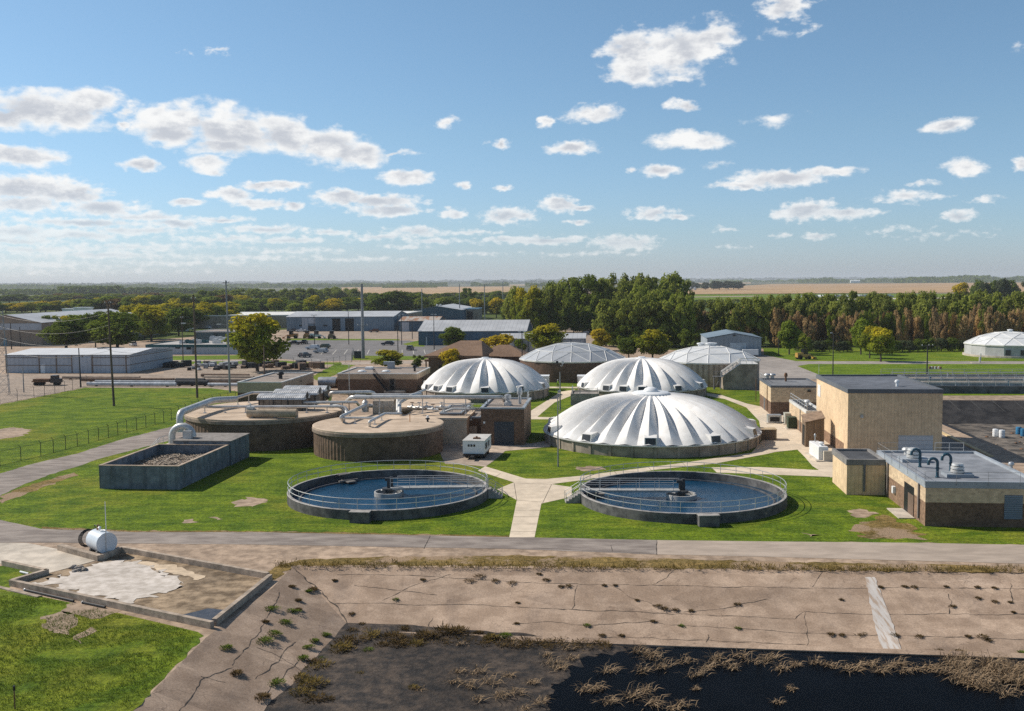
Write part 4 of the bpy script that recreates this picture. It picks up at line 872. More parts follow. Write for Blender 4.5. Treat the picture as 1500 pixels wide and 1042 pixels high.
# seen side: left wall with sunlight put into lighter brick, louvre and door
pbuild(MB().box(-.012, .0, -.05, .02, 17, 2.23), 'side_brick_lit', M_BRICK_LIT, low)
panel(low, 'louvre', mat('blue_grey_louvre', (.17, .21, .26), var=.08, scale=1, extra=ribs(5, .02, 'z', .6)), 1, 0, (1471.5, 725.5, 1497, 761), .08)
q0 = on_face(low, 0, 0, 1324.5, 745); q1 = on_face(low, 0, 0, 1339, 750)
y0, y1 = min(q0.y, q1.y), max(q0.y, q1.y)
pbuild(MB().box(-.05, y0, .02, .02, y1, 2.9), 'doorway', M_DARK, low); pbuild(MB().box(-.09, y0, .02, -.05, y0 + (y1 - y0) * .55, 2.1), 'door', mat('brown_door', (.13, .09, .065), var=.1, scale=1), low)
pbuild(MB().box(-1.6, y0 - .6, .0, -.1, y1 + .3, .1), 'door_slab', M_CONCL, low)
for px, py in ((1302, 700), (1347.5, 730)): q = on_face(low, 0, 0, px, py); pbuild(MB().box(-.2, q.y - .1, .35, -.05, q.y + .1, H_ - .55), 'downspout', mat('spout_brown', (.19, .17, .16), var=.1, scale=1), low)
q = on_face(low, 0, 0, 1311, 730); pbuild(MB().box(-.3, q.y - .25, 1.0, -.02, q.y + .25, 1.7), 'meter_box', M_WHITE, low)
def gooseneck(root, px, py, h, rr, turn):
    q = on_face(root, 2, H_ - .22, px, py); dx = Vector((math.cos(turn), math.sin(turn), 0)) * .42
    pts = [q, q + Vector((0, 0, h - .4))] + [q + Vector((0, 0, h - .4)) + dx * (1 - math.cos(a)) + Vector((0, 0, .42 * math.sin(a))) for a in [math.pi * k / 8 for k in range(1, 9)]] + [q + dx * 2 + Vector((0, 0, h - .6))]
    o = pbuild(MB().tube(pts, rr, 12).lathe([(rr * 1.5, q.z), (rr * 1.5, q.z + .08), (rr, q.z + .1)], 12, (q.x, q.y)).lathe([(rr * 1.35, q.z + h * .45), (rr * 1.35, q.z + h * .52)], 12, (q.x, q.y)), 'gooseneck_pipe', M_TEAL, root, True)
for a in ((1347.5, 684.5, 1.8, .14, R(180)), (1373, 699.5, 1.8, .14, R(180)), (1392.5, 691, 1.7, .14, R(180))): gooseneck(low, *a)
def roof_fan(root, px, py, s):
    q = on_face(root, 2, H_ - .22, px, py); pbuild(MB().box(q.x - 1.25 * s, q.y - .2 * s, q.z, q.x + 1.25 * s, q.y + 1.6 * s, q.z + .32 * s), 'fan_curb', M_FASC, root)
    mb = MB().lathe([(.3 * s, q.z + .3 * s), (.62 * s, q.z + .38 * s), (.62 * s, q.z + .6 * s), (.42 * s, q.z + .66 * s), (.62 * s, q.z + .72 * s), (.6 * s, q.z + .92 * s), (.4 * s, q.z + .98 * s), (.55 * s, q.z + 1.04 * s), (.5 * s, q.z + 1.22 * s), (.02, q.z + 1.3 * s)], 18, (q.x, q.y + .7 * s)); pbuild(mb, 'roof_fan', M_PIPEW, root, True)
roof_fan(low, 1406, 699.5, 1.0); roof_fan(low, 1341, 677.5, 1.1)
vent_stack(low, 'roof_vent', M_PIPEW, on_face(low, 2, H_ - .22, 1328, 666), .35, .8); vent_stack(low, 'roof_pipe', M_GALV, on_face(low, 2, H_ - .22, 1481, 688), .2, .8)
pbuild(railing(MB(), [(8.3, -.14, H_ - .35), (-.14, -.14, H_ - .35), (-.14, 16.5, H_ - .35), (2.0, 16.8, H_ - .35)], 1.25, .016, 2.6, (.55,)), 'roof_rail', mat('rail_grey', (.24, .24, .24), var=.1, scale=1, rough=.5), low)
mb = MB(); q = on_face(low, 2, H_ - .2, 1371, 658)
pbuild(railing(MB(), [(6, 16.9, H_ - .3), (9, 16.9, H_ - .3)], 1.2, .03, 1.5), 'hatch_rail', M_RAIL, low)

# ---- brick pump house and its wings in the middle
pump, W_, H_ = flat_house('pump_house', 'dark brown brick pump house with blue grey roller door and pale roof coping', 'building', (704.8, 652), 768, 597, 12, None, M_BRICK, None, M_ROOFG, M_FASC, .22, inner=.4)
panel(pump, 'roller_door', mat('slate_door', (.045, .055, .068), var=.08, scale=1, rough=.6, extra=ribs(2.2, .01, 'z', .85)), 1, 0, (724, 618, 753, 653), .05)
pbuild(MB().box(W_ - .02, .02, -.03, W_ + .012, 11.98, H_ - .24), 'side_brick_lit', M_BRICK_LIT, pump)  # lighter sheet: the light on this wall is put into its colour
q = on_face(pump, 1, 0, 709.5, 619); pbuild(MB().cbox((q.x, -.1, q.z), (.25, .2, .25)), 'wall_lamp', M_WHITE, pump)
q = on_face(pump, 2, H_ - .2, 744, 594); pbuild(MB().lathe([(.55, q.z), (.55, q.z + .5), (.35, q.z + .6), (.35, q.z + .9), (.5, q.z + 1.0), (.5, q.z + 1.5), (.02, q.z + 1.7)], 14, (q.x, q.y)), 'roof_fan', M_GALV, pump, True)
vent_stack(pump, 'flue', M_GALV, on_face(pump, 2, H_ - .2, 761.5, 592), .28, 2.6)
pbuild(railing(MB(), [(W_ - .3, 9, H_), (W_ - .3, 11.6, H_)], 1.0, .04, 1.2), 'ladder_rail', M_RAIL, pump)
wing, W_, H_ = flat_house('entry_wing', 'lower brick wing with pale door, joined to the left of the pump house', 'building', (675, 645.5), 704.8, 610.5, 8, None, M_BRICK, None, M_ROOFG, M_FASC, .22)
panel(wing, 'door', mat('tan_door', (.42, .33, .25), var=.06, scale=1), 1, 0, (687, 624.5, 699, 646), .05)
q = on_face(wing, 1, 0, 690, 614.5); pbuild(MB().cbox((q.x, -.12, q.z), (.4, .22, .25)), 'wall_lamp', M_PIPEW, wing)
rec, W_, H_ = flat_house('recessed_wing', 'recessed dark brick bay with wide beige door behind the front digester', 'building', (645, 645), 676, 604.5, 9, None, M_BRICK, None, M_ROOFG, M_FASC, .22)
panel(rec, 'double_door', mat('beige_door', (.36, .30, .24), var=.06, scale=1, extra=ribs(.7, .01, 'x', .7)), 1, 0, (654, 620, 675, 645.2), .05)
pbuild(railing(MB(), [(.2, 1.2, H_), (9, 1.2, H_)], 1.1, .05, 1.6), 'roof_rail', M_RAIL, rec)

# ---- white generator trailer
p = G(678, 673); r = thing('generator_trailer', 'white boxed generator trailer parked before the pump house', 'trailer', p, GA - R(2))
w = along_u(p, 710); hh = height_at(p, 646); L = 5.6
pbuild(MB().box(0, 0, .75, w, L, hh), 'enclosure', M_WHITE, r)
pbuild(MB().box(-.05, -.05, hh, w + .05, L + .05, hh + .06), 'roof', mat('dusty_white', (.52, .50, .47), var=.15, scale=1), r)
pbuild(MB().box(.1, -.3, .5, w - .1, L, .74), 'chassis', M_BLACK, r)
for x in (.15, w - .4):
    for y in (1.2, 2.1, 4.4): pbuild(MB().tube([(x, y, .42), (x + .25, y, .42)], .42, 14), 'wheel', M_BLACK, r)
for x in (.72, 1.05, 1.38): pbuild(MB().box(x * w / 2.6 - .12, -.03, hh - .75, x * w / 2.6 + .12, .01, hh - .45), 'front_vent', M_BLACK, r)
for y in (.7, 1.6, 3.2): pbuild(MB().box(w - .01, y, 1.2, w + .03, y + .6, 2.0), 'side_louvre', M_BLACK, r)
pbuild(MB().lathe([(.14, hh), (.14, hh + .35), (.02, hh + .4)], 10, (w * .55, 1.6)).box(w * .4, 1.2, hh + .05, w * .7, 2.0, hh + .2), 'exhaust', M_RUST, r)
pbuild(MB().box(w * .42, -1.4, .45, w * .58, 0, .6), 'drawbar', M_BLACK, r)

# ---- flat office block with stair, and low beige block to its left
M_BAND = mat('tan_band', (.46, .34, .23), var=.08, scale=1, big=.06)
off, W_, H_ = flat_house('brick_office', 'flat roofed brown brick office with tan band and dark outside stair', 'building', (495, 578), 611, 547, 15, M_BRICK, M_BAND, 3.15, M_ROOFG, M_COPE, .18)
panel(off, 'door', M_DARK, 1, 0, (571.5, 555.5, 577.5, 571.5), .05); panel(off, 'door_frame', mat('bronze_frame', (.13, .10, .08)), 1, .03, (569.5, 554.5, 580, 573), .06)
a, b = on_face(off, 1, -.9, 548, 548), on_face(off, 1, -.9, 568, 573)
mb = MB()
for s in (0, .9):
    mb.tube([(a.x, -1.7 + s, a.z), (b.x, -1.7 + s, b.z)], .14, 4); mb.tube([(a.x, -1.7 + s, a.z + 1), (b.x, -1.7 + s, b.z + 1)], .05, 4)
    for k in range(6): f = k / 5; mb.bar((a.x + (b.x - a.x) * f, -1.7 + s, a.z + (b.z - a.z) * f), (a.x + (b.x - a.x) * f, -1.7 + s, a.z + (b.z - a.z) * f + 1), .04, 4)
for k in range(18): f = k / 17; mb.box(a.x + (b.x - a.x) * f - .15, -1.65, a.z + (b.z - a.z) * f - .03, a.x + (b.x - a.x) * f + .15, -.85, a.z + (b.z - a.z) * f + .03)
pbuild(mb, 'outside_stair', M_BLACK, off)
pbuild(MB().box(b.x - .6, -1.8, .0, b.x + 3.6, -.05, .9), 'stair_landing', M_CONC, off)
for px in (530, 565.5): q = on_face(off, 2, H_ - .2, px, 545); pbuild(MB().box(q.x - .9, q.y - .6, q.z, q.x + .9, q.y + .6, q.z + .15).lathe([(.85, q.z + .15), (.6, q.z + .35), (.02, q.z + .45)], 12, (q.x, q.y)), 'skylight', M_WHITE, off)
q = on_face(off, 2, H_ - .2, 541, 541); pbuild(MB().box(q.x - .8, q.y - .8, q.z, q.x + .8, q.y + .8, q.z + .5), 'roof_hatch', M_WHITE, off)
q = on_face(off, 2, H_ - .2, 573, 540); pbuild(MB().box(q.x - .7, q.y - .7, q.z, q.x + .7, q.y + .7, q.z + 1.5).box(q.x - 1.6, q.y - .5, q.z + .9, q.x - .7, q.y + .5, q.z + 1.5), 'air_handler', M_FASC, off)
vent_stack(off, 'roof_vent', M_BLACK, on_face(off, 2, H_ - .2, 607.5, 544), .3, 1.4)
pbuild(MB().box(W_ + .0, 6, .3, W_ + .06, 7.2, 2.9), 'side_window', M_DARK, off)
lb, W_, H_ = flat_house('beige_block_building', 'low beige flat building with gravel roof and white coping, left of the brick office', 'building', (413, 590), 414, 563, 21, None, mat('plain_beige', (.42, .33, .235), var=.08, scale=.8, big=.08), None, M_ROOFG, M_COPE, .2, h=4.0)
for o in list(lb.children):            # this block runs leftwards from its corner
    bpy.data.objects.remove(o, do_unlink=True)
w = 8.8
for nm, m_, mb in (('wall', mat('plain_beige', (1, 1, 1)), MB().ring(-w, 0, 0, 21, 1.9, 3.8, .3)), ('lower_wall', M_BRICK, MB().ring(-w, 0.03, -.03, 20.97, -.05, 1.9, .3)), ('parapet', M_COPE, MB().ring(-w - .1, -.1, .1, 21.1, 3.8, 4.0, .4)), ('roof', M_ROOFG, MB().poly([(-w + .2, .2), (-.2, .2), (-.2, 20.8), (-w + .2, 20.8)], 3.75))): pbuild(mb, nm, m_, lb)
vent_stack(lb, 'roof_vent', M_BLACK, Vector((-3.2, 9, 3.75)), .5, 1.5)
for y in (2.0, 12.0): pbuild(MB().cbox((.1, y, 3.0), (.2, .3, .25)), 'wall_lamp', M_BLACK, lb)

# ---- grey open filter box with wood chips, and the covered end of it
M_STEELB = mat('grey_filter_wall', (.135, .16, .185), var=.14, scale=1.0, big=.15, c2=(.185, .21, .235), extra=lambda nt, pos, cc, bs: streaks(.55, 1.1)(nt, pos, ribs(.55, .02, 'xy', .8)(nt, pos, cc, bs), bs), coord='obj')
p = G(146, 716); w = along_u(p, 263); h = height_at(p, 681.5)
pe = G(263, 715); dpt = bis(lambda t: px_of(pe + GV * t + Vector((0, 0, h)))[1] - 649.5, 1, 60)
r = thing('open_filter_box', 'open topped grey box filled with wood chips on the left lawn', 'container', p, GA)
pbuild(MB().ring(0, 0, w, dpt, -.05, h - .08, .22), 'wall', M_STEELB, r)
pbuild(MB().ring(-.05, -.05, w + .05, dpt + .02, h - .08, h, .34), 'top_edge', mat('worn_top', (.40, .31, .235), var=.2, scale=2), r)
random.seed(3); mb = MB(); n = 46; vs = []
for j in range(n + 1):
    for i in range(n + 1):
        x, y = .22 + (w - .44) * i / n, .22 + (dpt - .44) * j / n; q = Vector((x, y, 0))
        vs.append((x, y, h - 1.25 + .35 * noise.noise(q * .3) + .16 * noise.noise(q * 2.2) + .15 * (x / w)))
mb.add(vs, [(j * (n + 1) + i, j * (n + 1) + i + 1, (j + 1) * (n + 1) + i + 1, (j + 1) * (n + 1) + i) for j in range(n) for i in range(n)])
M_CHIP = mat('wood_chips', (.10, .07, .05), var=.5, scale=5, detail=8, c2=(.42, .33, .25), lo=.40, hi=.62, bump=.06)
ch = tag(mb.build('wood_chips', M_CHIP, None, loc=p, rz=GA), 'brown wood chips filling the open grey box', 'wood chips', kind='stuff')
mb = MB()
for k in range(2600):
    x, y = random.uniform(.3, w - .3), random.uniform(.3, dpt - .3); q = Vector((x, y, 0)); z = h - 1.25 + .35 * noise.noise(q * .3) + .16 * noise.noise(q * 2.2) + .15 * (x / w) + .03
    a = random.uniform(0, 6.3); l, s = random.uniform(.08, .24), .05; u_ = Vector((math.cos(a) * l, math.sin(a) * l, random.uniform(-.05, .09))); v_ = Vector((-math.sin(a) * s, math.cos(a) * s, random.uniform(-.02, .04)))
    c = Vector((x, y, z)); mb.add([c - u_ - v_, c + u_ - v_, c + u_ + v_, c - u_ + v_], [(0, 1, 2, 3)])
o = mb.build('chip_litter', mat('chip_pale', (.30, .235, .175), var=.5, scale=3, c2=(.52, .44, .35)), None, loc=p, rz=GA); tag(o, 'loose pale chips scattered over the wood chip bed', 'wood chips', kind='stuff')
# covered end
cv = thing('covered_filter_end', 'grey roofed vault at the back of the open box with silver duct on top', 'vault', p + GU * (w * .22) + GV * (dpt + .05), GA)
h2 = h + .45; w2 = w * .80
pbuild(MB().box(0, 0, -.05, w2, 6.5, h2 - .12), 'wall', M_STEELB, cv); pbuild(MB().box(-.1, -.08, h2 - .12, w2 + .1, 6.6, h2), 'roof', mat('vault_roof', (.23, .21, .19), var=.2, scale=2, extra=streaks(.25)), cv)
pbuild(MB().box(-2.3, .2, h2 - 1.2, -.12, 3.4, h2 - .9), 'side_deck', M_CONCL, cv)
pbuild(railing(MB(), [(-2.2, .3, h2 - .9), (-2.2, 3.3, h2 - .9)], 1.1, .03, 1.5), 'deck_rail', M_RAIL, cv)
mb = MB()
for s in (.3, 1.1): mb.tube([(-4.4, s, .0), (-2.3, s, h2 - .9)], .06, 4); mb.tube([(-4.4, s, 1.0), (-2.3, s, h2 + .1)], .035, 4)
for k in range(7): f = k / 7; mb.box(-4.4 + 2.1 * f - .1, .3, (h2 - .9) * f, -4.4 + 2.1 * f + .15, 1.1, (h2 - .9) * f + .05)
pbuild(mb, 'ladder_stair', M_RAIL, cv)
pbuild(MB().box(.6, 1.4, h2, 1.7, 2.2, h2 + 1.0), 'fan_box', M_PIPEW, cv)
ox = Vector((-.4, 2.0, 0))
def cvp(px, py, y): return on_face(cv, 1, y, px, py)
a, b = cvp(252, 640, 2.4), cvp(283, 637, 2.4)
c = (a + b) / 2; rad = (b.x - a.x) / 2
arch = [Vector((a.x, 2.4, h2 - .9 if a.x < 0 else h2)), Vector((a.x, 2.4, h2 + .1))] + [Vector((c.x - rad * math.cos(g), 2.4, h2 + .15 + rad * .95 * math.sin(g))) for g in [math.pi * k / 12 for k in range(1, 12)]] + [Vector((b.x, 2.4, h2 + .1))]
pbuild(MB().tube(arch, .42, 14), 'duct_arch', M_PIPEW, cv, True)
# ---- pipework
def pipe(label, pts, r, name='process_pipe', m=None, legs=(), grp='silver process pipes', elbow=True):
    """pts are world points; corners are rounded"""
    P = [Vector(p) for p in pts]; out = [P[0]]
    for i in range(1, len(P) - 1):
        a, b, c = P[i - 1], P[i], P[i + 1]; k = min(r * 2.2, (a - b).length * .45, (c - b).length * .45)
        u_, v_ = b + (a - b).normalized() * k, b + (c - b).normalized() * k
        for t in range(6): f = t / 5; out.append(u_.lerp(b, f).lerp(b.lerp(v_, f), f))
    out.append(P[-1]); root = thing(name, label, 'pipe', P[0], 0, grp); o = P[0]
    pbuild(MB().tube([q - o for q in out], r, 12), 'pipe_run', m or M_PIPEW, root, True)
    for (x, y, z0, z1) in legs: pbuild(MB().bar((x - o.x, y - o.y, z0 - o.z), (x - o.x, y - o.y, z1 - o.z), .07, 6).cbox((x - o.x, y - o.y, z0 - o.z + .04), (.4, .4, .08)), 'pipe_support', M_GALV, root)
    return root
def GZ(px, py, z): return G(px, py, z)
zt = 4.5
def legs_on(a, b, n, z0): return [(*(Vector(a).lerp(Vector(b), (k + .5) / n)).xy, z0, Vector(a).lerp(Vector(b), (k + .5) / n).z) for k in range(n)]
a, b, c_, d = GZ(262, 625, 3.4), GZ(263, 605, 5.6), GZ(312, 586.5, 5.9), GZ(330, 588, 5.6)
a = Vector((b.x, b.y, 3.0))
pipe('fat silver duct rising from the vault and bending over the largest digester', [a, b, c_, GZ(345, 585, 5.6)], .48)
pipe('silver pipe climbing from the fat duct up to the barrel covers', [GZ(316, 588, 5.5), GZ(330, 588, 5.5), GZ(370, 575.5, 5.9), GZ(402, 575.5, 5.9)], .24, legs=legs_on(GZ(340, 585, 5.5), GZ(372, 575.5, 5.9), 2, 4.4))
a, b = GZ(285, 596.3, 5.3), GZ(494, 595.5, 5.3)
pipe('long straight silver pipe along the front of the largest digester lid', [a, b, b + GU * 1.2 + Vector((0, 0, -.1)), b + GU * 2.0 - GV * .8 + Vector((0, 0, -1.2))], .20, legs=legs_on(a, b, 7, 4.4))
a, b = GZ(440, 589.8, 5.6), GZ(522, 589.2, 5.6)
pipe('silver pipe from the front barrel cover to the valve cluster', [GZ(436, 594, 4.9), a, b, GZ(526, 594, 4.6)], .20, legs=legs_on(a, b, 2, 3.9))
pipe('low silver pipe dropping from the largest lid to the front digester', [GZ(484, 594.5, 5.1), GZ(497, 595, 5.1), GZ(506, 601, 4.5), GZ(509, 607, 4.0)], .26)
pipe('left leg of the U of silver pipe on the front digester', [GZ(536, 593, 5.2), GZ(499, 611, 4.9), GZ(503, 617, 4.1)], .24, legs=[(*GZ(505, 612, 4.6).xy, 3.9, 4.7)])
pipe('cross pipe of the U on the front digester', [GZ(502, 612.5, 4.7), GZ(553, 612.5, 4.7)], .17, legs=[(*GZ(520, 612.5, 4.7).xy, 3.9, 4.7)])
pipe('right leg of the U of silver pipe on the front digester', [GZ(541, 624.5, 3.95), GZ(541, 618, 4.7), GZ(564, 606, 4.7), GZ(588, 606.3, 4.6)], .2, legs=[(*GZ(549, 615, 4.6).xy, 3.9, 4.6), (*GZ(559, 609, 4.6).xy, 3.9, 4.6)])
a, b = GZ(515, 582, 6.3), GZ(735, 582, 6.3)
pipe('longest silver pipe on posts running right to the pump house roof', [GZ(508, 588, 5.2), a, b, GZ(738, 585.5, 5.3)], .30, legs=legs_on(GZ(540, 582, 6.3), GZ(730, 582, 6.3), 6, 3.9))
a, b = GZ(485, 575.5, 6.3), GZ(545, 574.5, 6.3)
pipe('bent silver pipe arching behind the barrel covers', [GZ(483, 586, 4.4), a, b, GZ(552, 581, 5.4)], .28)
pipe('thin silver pipe along the back row behind the valve cluster', [GZ(545, 578.5, 6.0), GZ(605, 578.5, 6.0), GZ(623, 571, 6.5)], .2)
pipe('silver pipe sloping up to the right behind the clad tank', [GZ(585, 606, 4.2), GZ(585, 590, 5.4), GZ(604, 579, 6.2), GZ(616, 577, 6.2)], .26)
pipe('upright silver pipe stack between clad tank and pipe rack', [GZ(583, 606, 4.0), GZ(583, 584, 5.7)], .3, legs=[])
pipe('white pipe sweeping off the rear lid to the pump house', [GZ(650, 604, 4.0), GZ(662, 599, 4.5), GZ(690, 599.5, 4.5), GZ(705, 599.5, 4.4)], .16)
# clad boiler tank, valve cluster and deck between the digesters
M_CLAD = mat('studded_cladding', (.56, .46, .36), var=.14, scale=1.2, big=.1, extra=lambda nt, pos, cc, bs: mixc(nt, 1., cc, mixc(nt, sstep(nt, N(nt, 'ShaderNodeTexVoronoi', {'Vector': pos, 'Scale': 1.6}).outputs[0], .1, .3), (.6, .55, .5), (1, 1, 1)), 'MULTIPLY'))
p = GZ(545, 605, 3.6); a = GZ(546, 604, 0) ; zd = 3.7; p = GZ(546, 605, zd); w = (GZ(577, 605, zd) - p).length
r = thing('clad_tank', 'box shaped tan clad tank with studded sides among the pipes', 'tank', p, GA)
pbuild(MB().box(0, 0, -zd, w, 4.2, -.05), 'plinth', M_CONC, r)
pts = [(0, -.05), (0, .9), (.25, 1.75), (.6, 2.1), (3.4, 2.1), (3.9, 1.7), (4.1, .9), (4.1, -.05)]
mb = MB(); n = len(pts); mb.add([(0, *q) for q in pts] + [(w, *q) for q in pts], [tuple(range(n))[::-1], tuple(range(n, 2 * n))] + [(i, n + i, n + (i + 1) % n, (i + 1) % n)[::-1] for i in range(n)]); pbuild(mb, 'cladding', M_CLAD, r)
for x in (.02, w * .5, w - .1): pbuild(MB().box(x, -.05, 0, x + .08, -.0, 1.2), 'strap', M_GALV, r)
pbuild(MB().lathe([(.55, .0), (.55, 1.3), (.3, 1.7), (.02, 1.8)], 14, (-1.4, 1.2)), 'end_drum', M_PIPEW, r, True)
pbuild(MB().tube([(-.1, 1.4, .9), (-1.3, 1.2, .9)], .3, 10).tube([(-1.4, 1.2, 1.4), (-1.4, 1.2, 2.4), (-2.8, .6, 2.5)], .2, 10), 'header_pipe', M_PIPEW, r, True)
random.seed(11)
for i in range(5):
    q = GZ(604 + i * 10.5 + random.uniform(-3, 3), random.choice((603.5, 607.5, 600.5)), 4.0); rr = random.uniform(.18, .28)
    v = thing('valve_assembly', 'squat pale valve with handwheel on the deck by the rear digester', 'valve', q, random.uniform(0, 3), 'pale valves on the deck')
    pbuild(MB().tube([(-.9, 0, .35), (.9, 0, .35)], rr * .8, 10).sph((0, 0, .4), rr * 1.25, 10, 6), 'body', M_PIPEW, v, True); pbuild(MB().bar((0, 0, .4), (0, 0, 1.1), .06, 6), 'stem', M_GALV, v); pbuild(MB().tube([(.3 * math.cos(k * .7), .3 * math.sin(k * .7), 1.1) for k in range(9)], .035, 5, closed=True), 'handwheel', M_RUST if i % 3 == 0 else M_GALV, v)
r = thing('equipment_deck', 'pale concrete deck bridging the digesters under the pipework', 'deck', GZ(588, 612, 3.7), GA)
pbuild(MB().box(0, 0, -.35, 9.5, 8.5, .0).box(.1, .1, -3.7, 9.4, 8.4, -.36), 'slab', M_LID, r); pbuild(railing(MB(), [(0, 8.3, 0), (9.3, 8.3, 0), (9.3, 3.5, 0)], 1.05, .03, 1.6), 'deck_rail', M_RAIL, r)
for px, py in ((602, 626, ), (625, 615)): pass
q = GZ(600.5, 619, 3.85); r = thing('marker_post', 'thin orange post standing on the front digester lid', 'post', q); pbuild(MB().bar((0, 0, 0), (0, 0, 1.0), .05, 6), 'post', mat('orange_paint', (.5, .2, .03)), r); pbuild(MB().lathe([(.09, 1.0), (.09, 1.1), (.01, 1.14)], 8), 'cap', M_RUST, r)
q = GZ(626.5, 618.5, 3.85); r = thing('gas_vent', 'small dark vent cap near the right edge of the front digester lid', 'vent', q); pbuild(MB().lathe([(.14, 0), (.14, .35), (.3, .4), (.3, .55), (.02, .62)], 12), 'body', M_BLACK, r, True); pbuild(MB().lathe([(.18, .6), (.18, .85), (.02, .92)], 10), 'cap', M_WHITE, r, True)
# corrugated barrel covers over the gas equipment
M_BARREL = mat('corrugated_cover', (.50, .51, .52), var=.25, scale=1.4, rough=.45, metal=.3, big=.15, c2=(.62, .62, .62), extra=lambda nt, pos, cc, bs: ribs(3.2, .05, 'x', .8)(nt, pos, cc, bs), coord='obj')
for px0, px1, py, z, lbl in ((376, 446, 584.5, 6.2, 'front corrugated barrel cover on the largest digester'), (400, 465, 577.5, 6.4, 'middle corrugated barrel cover, second from the front'), (414, 477, 572.3, 6.4, 'rear corrugated barrel cover, farthest of the three')):
    p = GZ(px0, py, z); w = (GZ(px1, py, z) - p).length; r = thing('barrel_cover', lbl, 'cover', p, GA, 'corrugated barrel covers')
    mb = MB(); n = 12; prof = [(1.5 - 1.5 * math.cos(math.pi * k / n), (.62 * math.sin(math.pi * k / n) if 0 < k < n else -.12)) for k in range(n + 1)]
    mb.add([(0, *q) for q in prof] + [(w, *q) for q in prof], [(k, n + 1 + k, n + 2 + k, k + 1)[::-1] for k in range(n)] + [tuple(range(n + 1)), tuple(range(n + 1, 2 * n + 2))[::-1]]); pbuild(mb, 'roof', M_BARREL, r)
    zb = -(z - 4.45) if px0 < 390 else -z
    pbuild(MB().box(.3, .25, max(zb, -1.7), w - .3, 2.75, -.02), 'body', mat('cabinet_tan', (.20, .165, .13), var=.25, scale=1, extra=ribs(1.1, .02, 'x', .6)), r)
    for k in range(4): x = .2 + (w - .6) * k / 3; pbuild(MB().box(x, .1, zb, x + .14, .24, .0), 'post', M_BLACK, r)
    pbuild(MB().tube([(w + .02, 1.5, .35), (w + .06, 1.5, .35)], .55, 16), 'end_fan', M_BLACK, r)
p = GZ(352, 606, 4.45); r = thing('horizontal_drum', 'tan horizontal drum lying at the front of the largest digester', 'tank', GZ(363, 605, 5.1), GA); pbuild(MB().tube([(0, 0, 0), (.15, 0, 0), (7.0, 0, 0)], .62, 20), 'shell', mat('tan_drum', (.42, .33, .235), var=.2, scale=1, extra=streaks(.3)), r, True)
for x in (.6, 3.8, 6.8): pbuild(MB().box(x, -.4, -.66, x + .25, .4, -.3), 'saddle', M_CONC, r)
pbuild(MB().box(-.1, -.3, .4, .9, .4, .85).tube([(.4, 0, .5), (.4, 0, 1.3)], .12, 8), 'manway', M_PIPEW, r)
p = G(468, 572); r = thing('tanker_tank', 'rusty silver tanker barrel parked left of the brick office', 'tank', p + Vector((0, 0, 0)), GA); pbuild(MB().tube([(0, 0, 1.7), (.5, 0, 1.75), (3.4, 0, 1.75), (3.8, 0, 1.7)], 1.15, 18), 'barrel', M_GALV, r, True); pbuild(MB().box(-.2, -.8, .5, 5.2, .8, .8).box(4.0, -.9, .8, 5.4, .9, 2.4), 'chassis', M_RUST, r)
for x in (.5, 1.6, 4.8): pbuild(MB().tube([(x, -1.0, .45), (x, 1.0, .45)], .45, 12), 'axle', M_BLACK, r)

# ---- platform stair at the rear right faceted dome
p = G(1059.5, 571); r = thing('stair_tower', 'concrete block with aluminium stair and railed platform beside the rear right faceted dome', 'stair tower', p, GA); w = along_u(p, 1109); h = height_at(p, 534)
k0 = w * .5
pr = [(0, 0, 0), (w, 0, 0), (w, 0, h), (k0, 0, h), (0, 0, h * .58)]
mb = MB(); mb.add([q for q in pr] + [(x, 6.5, z) for x, y, z in pr], [(0, 1, 2, 3, 4), (9, 8, 7, 6, 5), (0, 5, 6, 1), (1, 6, 7, 2), (2, 7, 8, 3), (3, 8, 9, 4), (4, 9, 5, 0)]); pbuild(mb, 'wall', M_DWALL, r)
pbuild(MB().box(k0, -.2, h, w + .2, 6.6, h + .12), 'platform', M_COPE, r)
mb = MB(); up = Vector((0, 0, 1.1))
for y in (-.1, 1.3):
    a, b = Vector((-.4, y, h * .5)), Vector((k0, y, h + .1))
    for z in (0., .55, 1.1): mb.bar(a + Vector((0, 0, z)), b + Vector((0, 0, z)), .06 if z else .12, 4)
    for k in range(6): q = a.lerp(b, k / 5); mb.bar(q, q + up, .045, 4)
pbuild(mb, 'stair_rail', M_RAIL, r)
pbuild(railing(MB(), [(k0, -.1, h + .1), (w + .1, -.1, h + .1), (w + .1, 6.4, h + .1)], 1.15, .05, 1.3), 'platform_rail', M_RAIL, r)
mb = MB()
for q in ((-1.9, .1), (-.5, .1), (-1.9, 1.2), (-.5, 1.2)): mb.bar((q[0], q[1], 0), (q[0], q[1], h * .5), .09, 4)
mb.box(-2.1, -.1, h * .5, -.2, 1.4, h * .5 + .1); railing(mb, [(-2.0, 0, h * .5), (-.3, 0, h * .5)], 1.1, .05, 1.0); mb.bar((-1.9, .1, 0), (-.5, .1, h * .5), .08, 4)
pbuild(mb, 'lower_landing', mat('landing_steel', (.14, .14, .145), var=.1, scale=1), r)
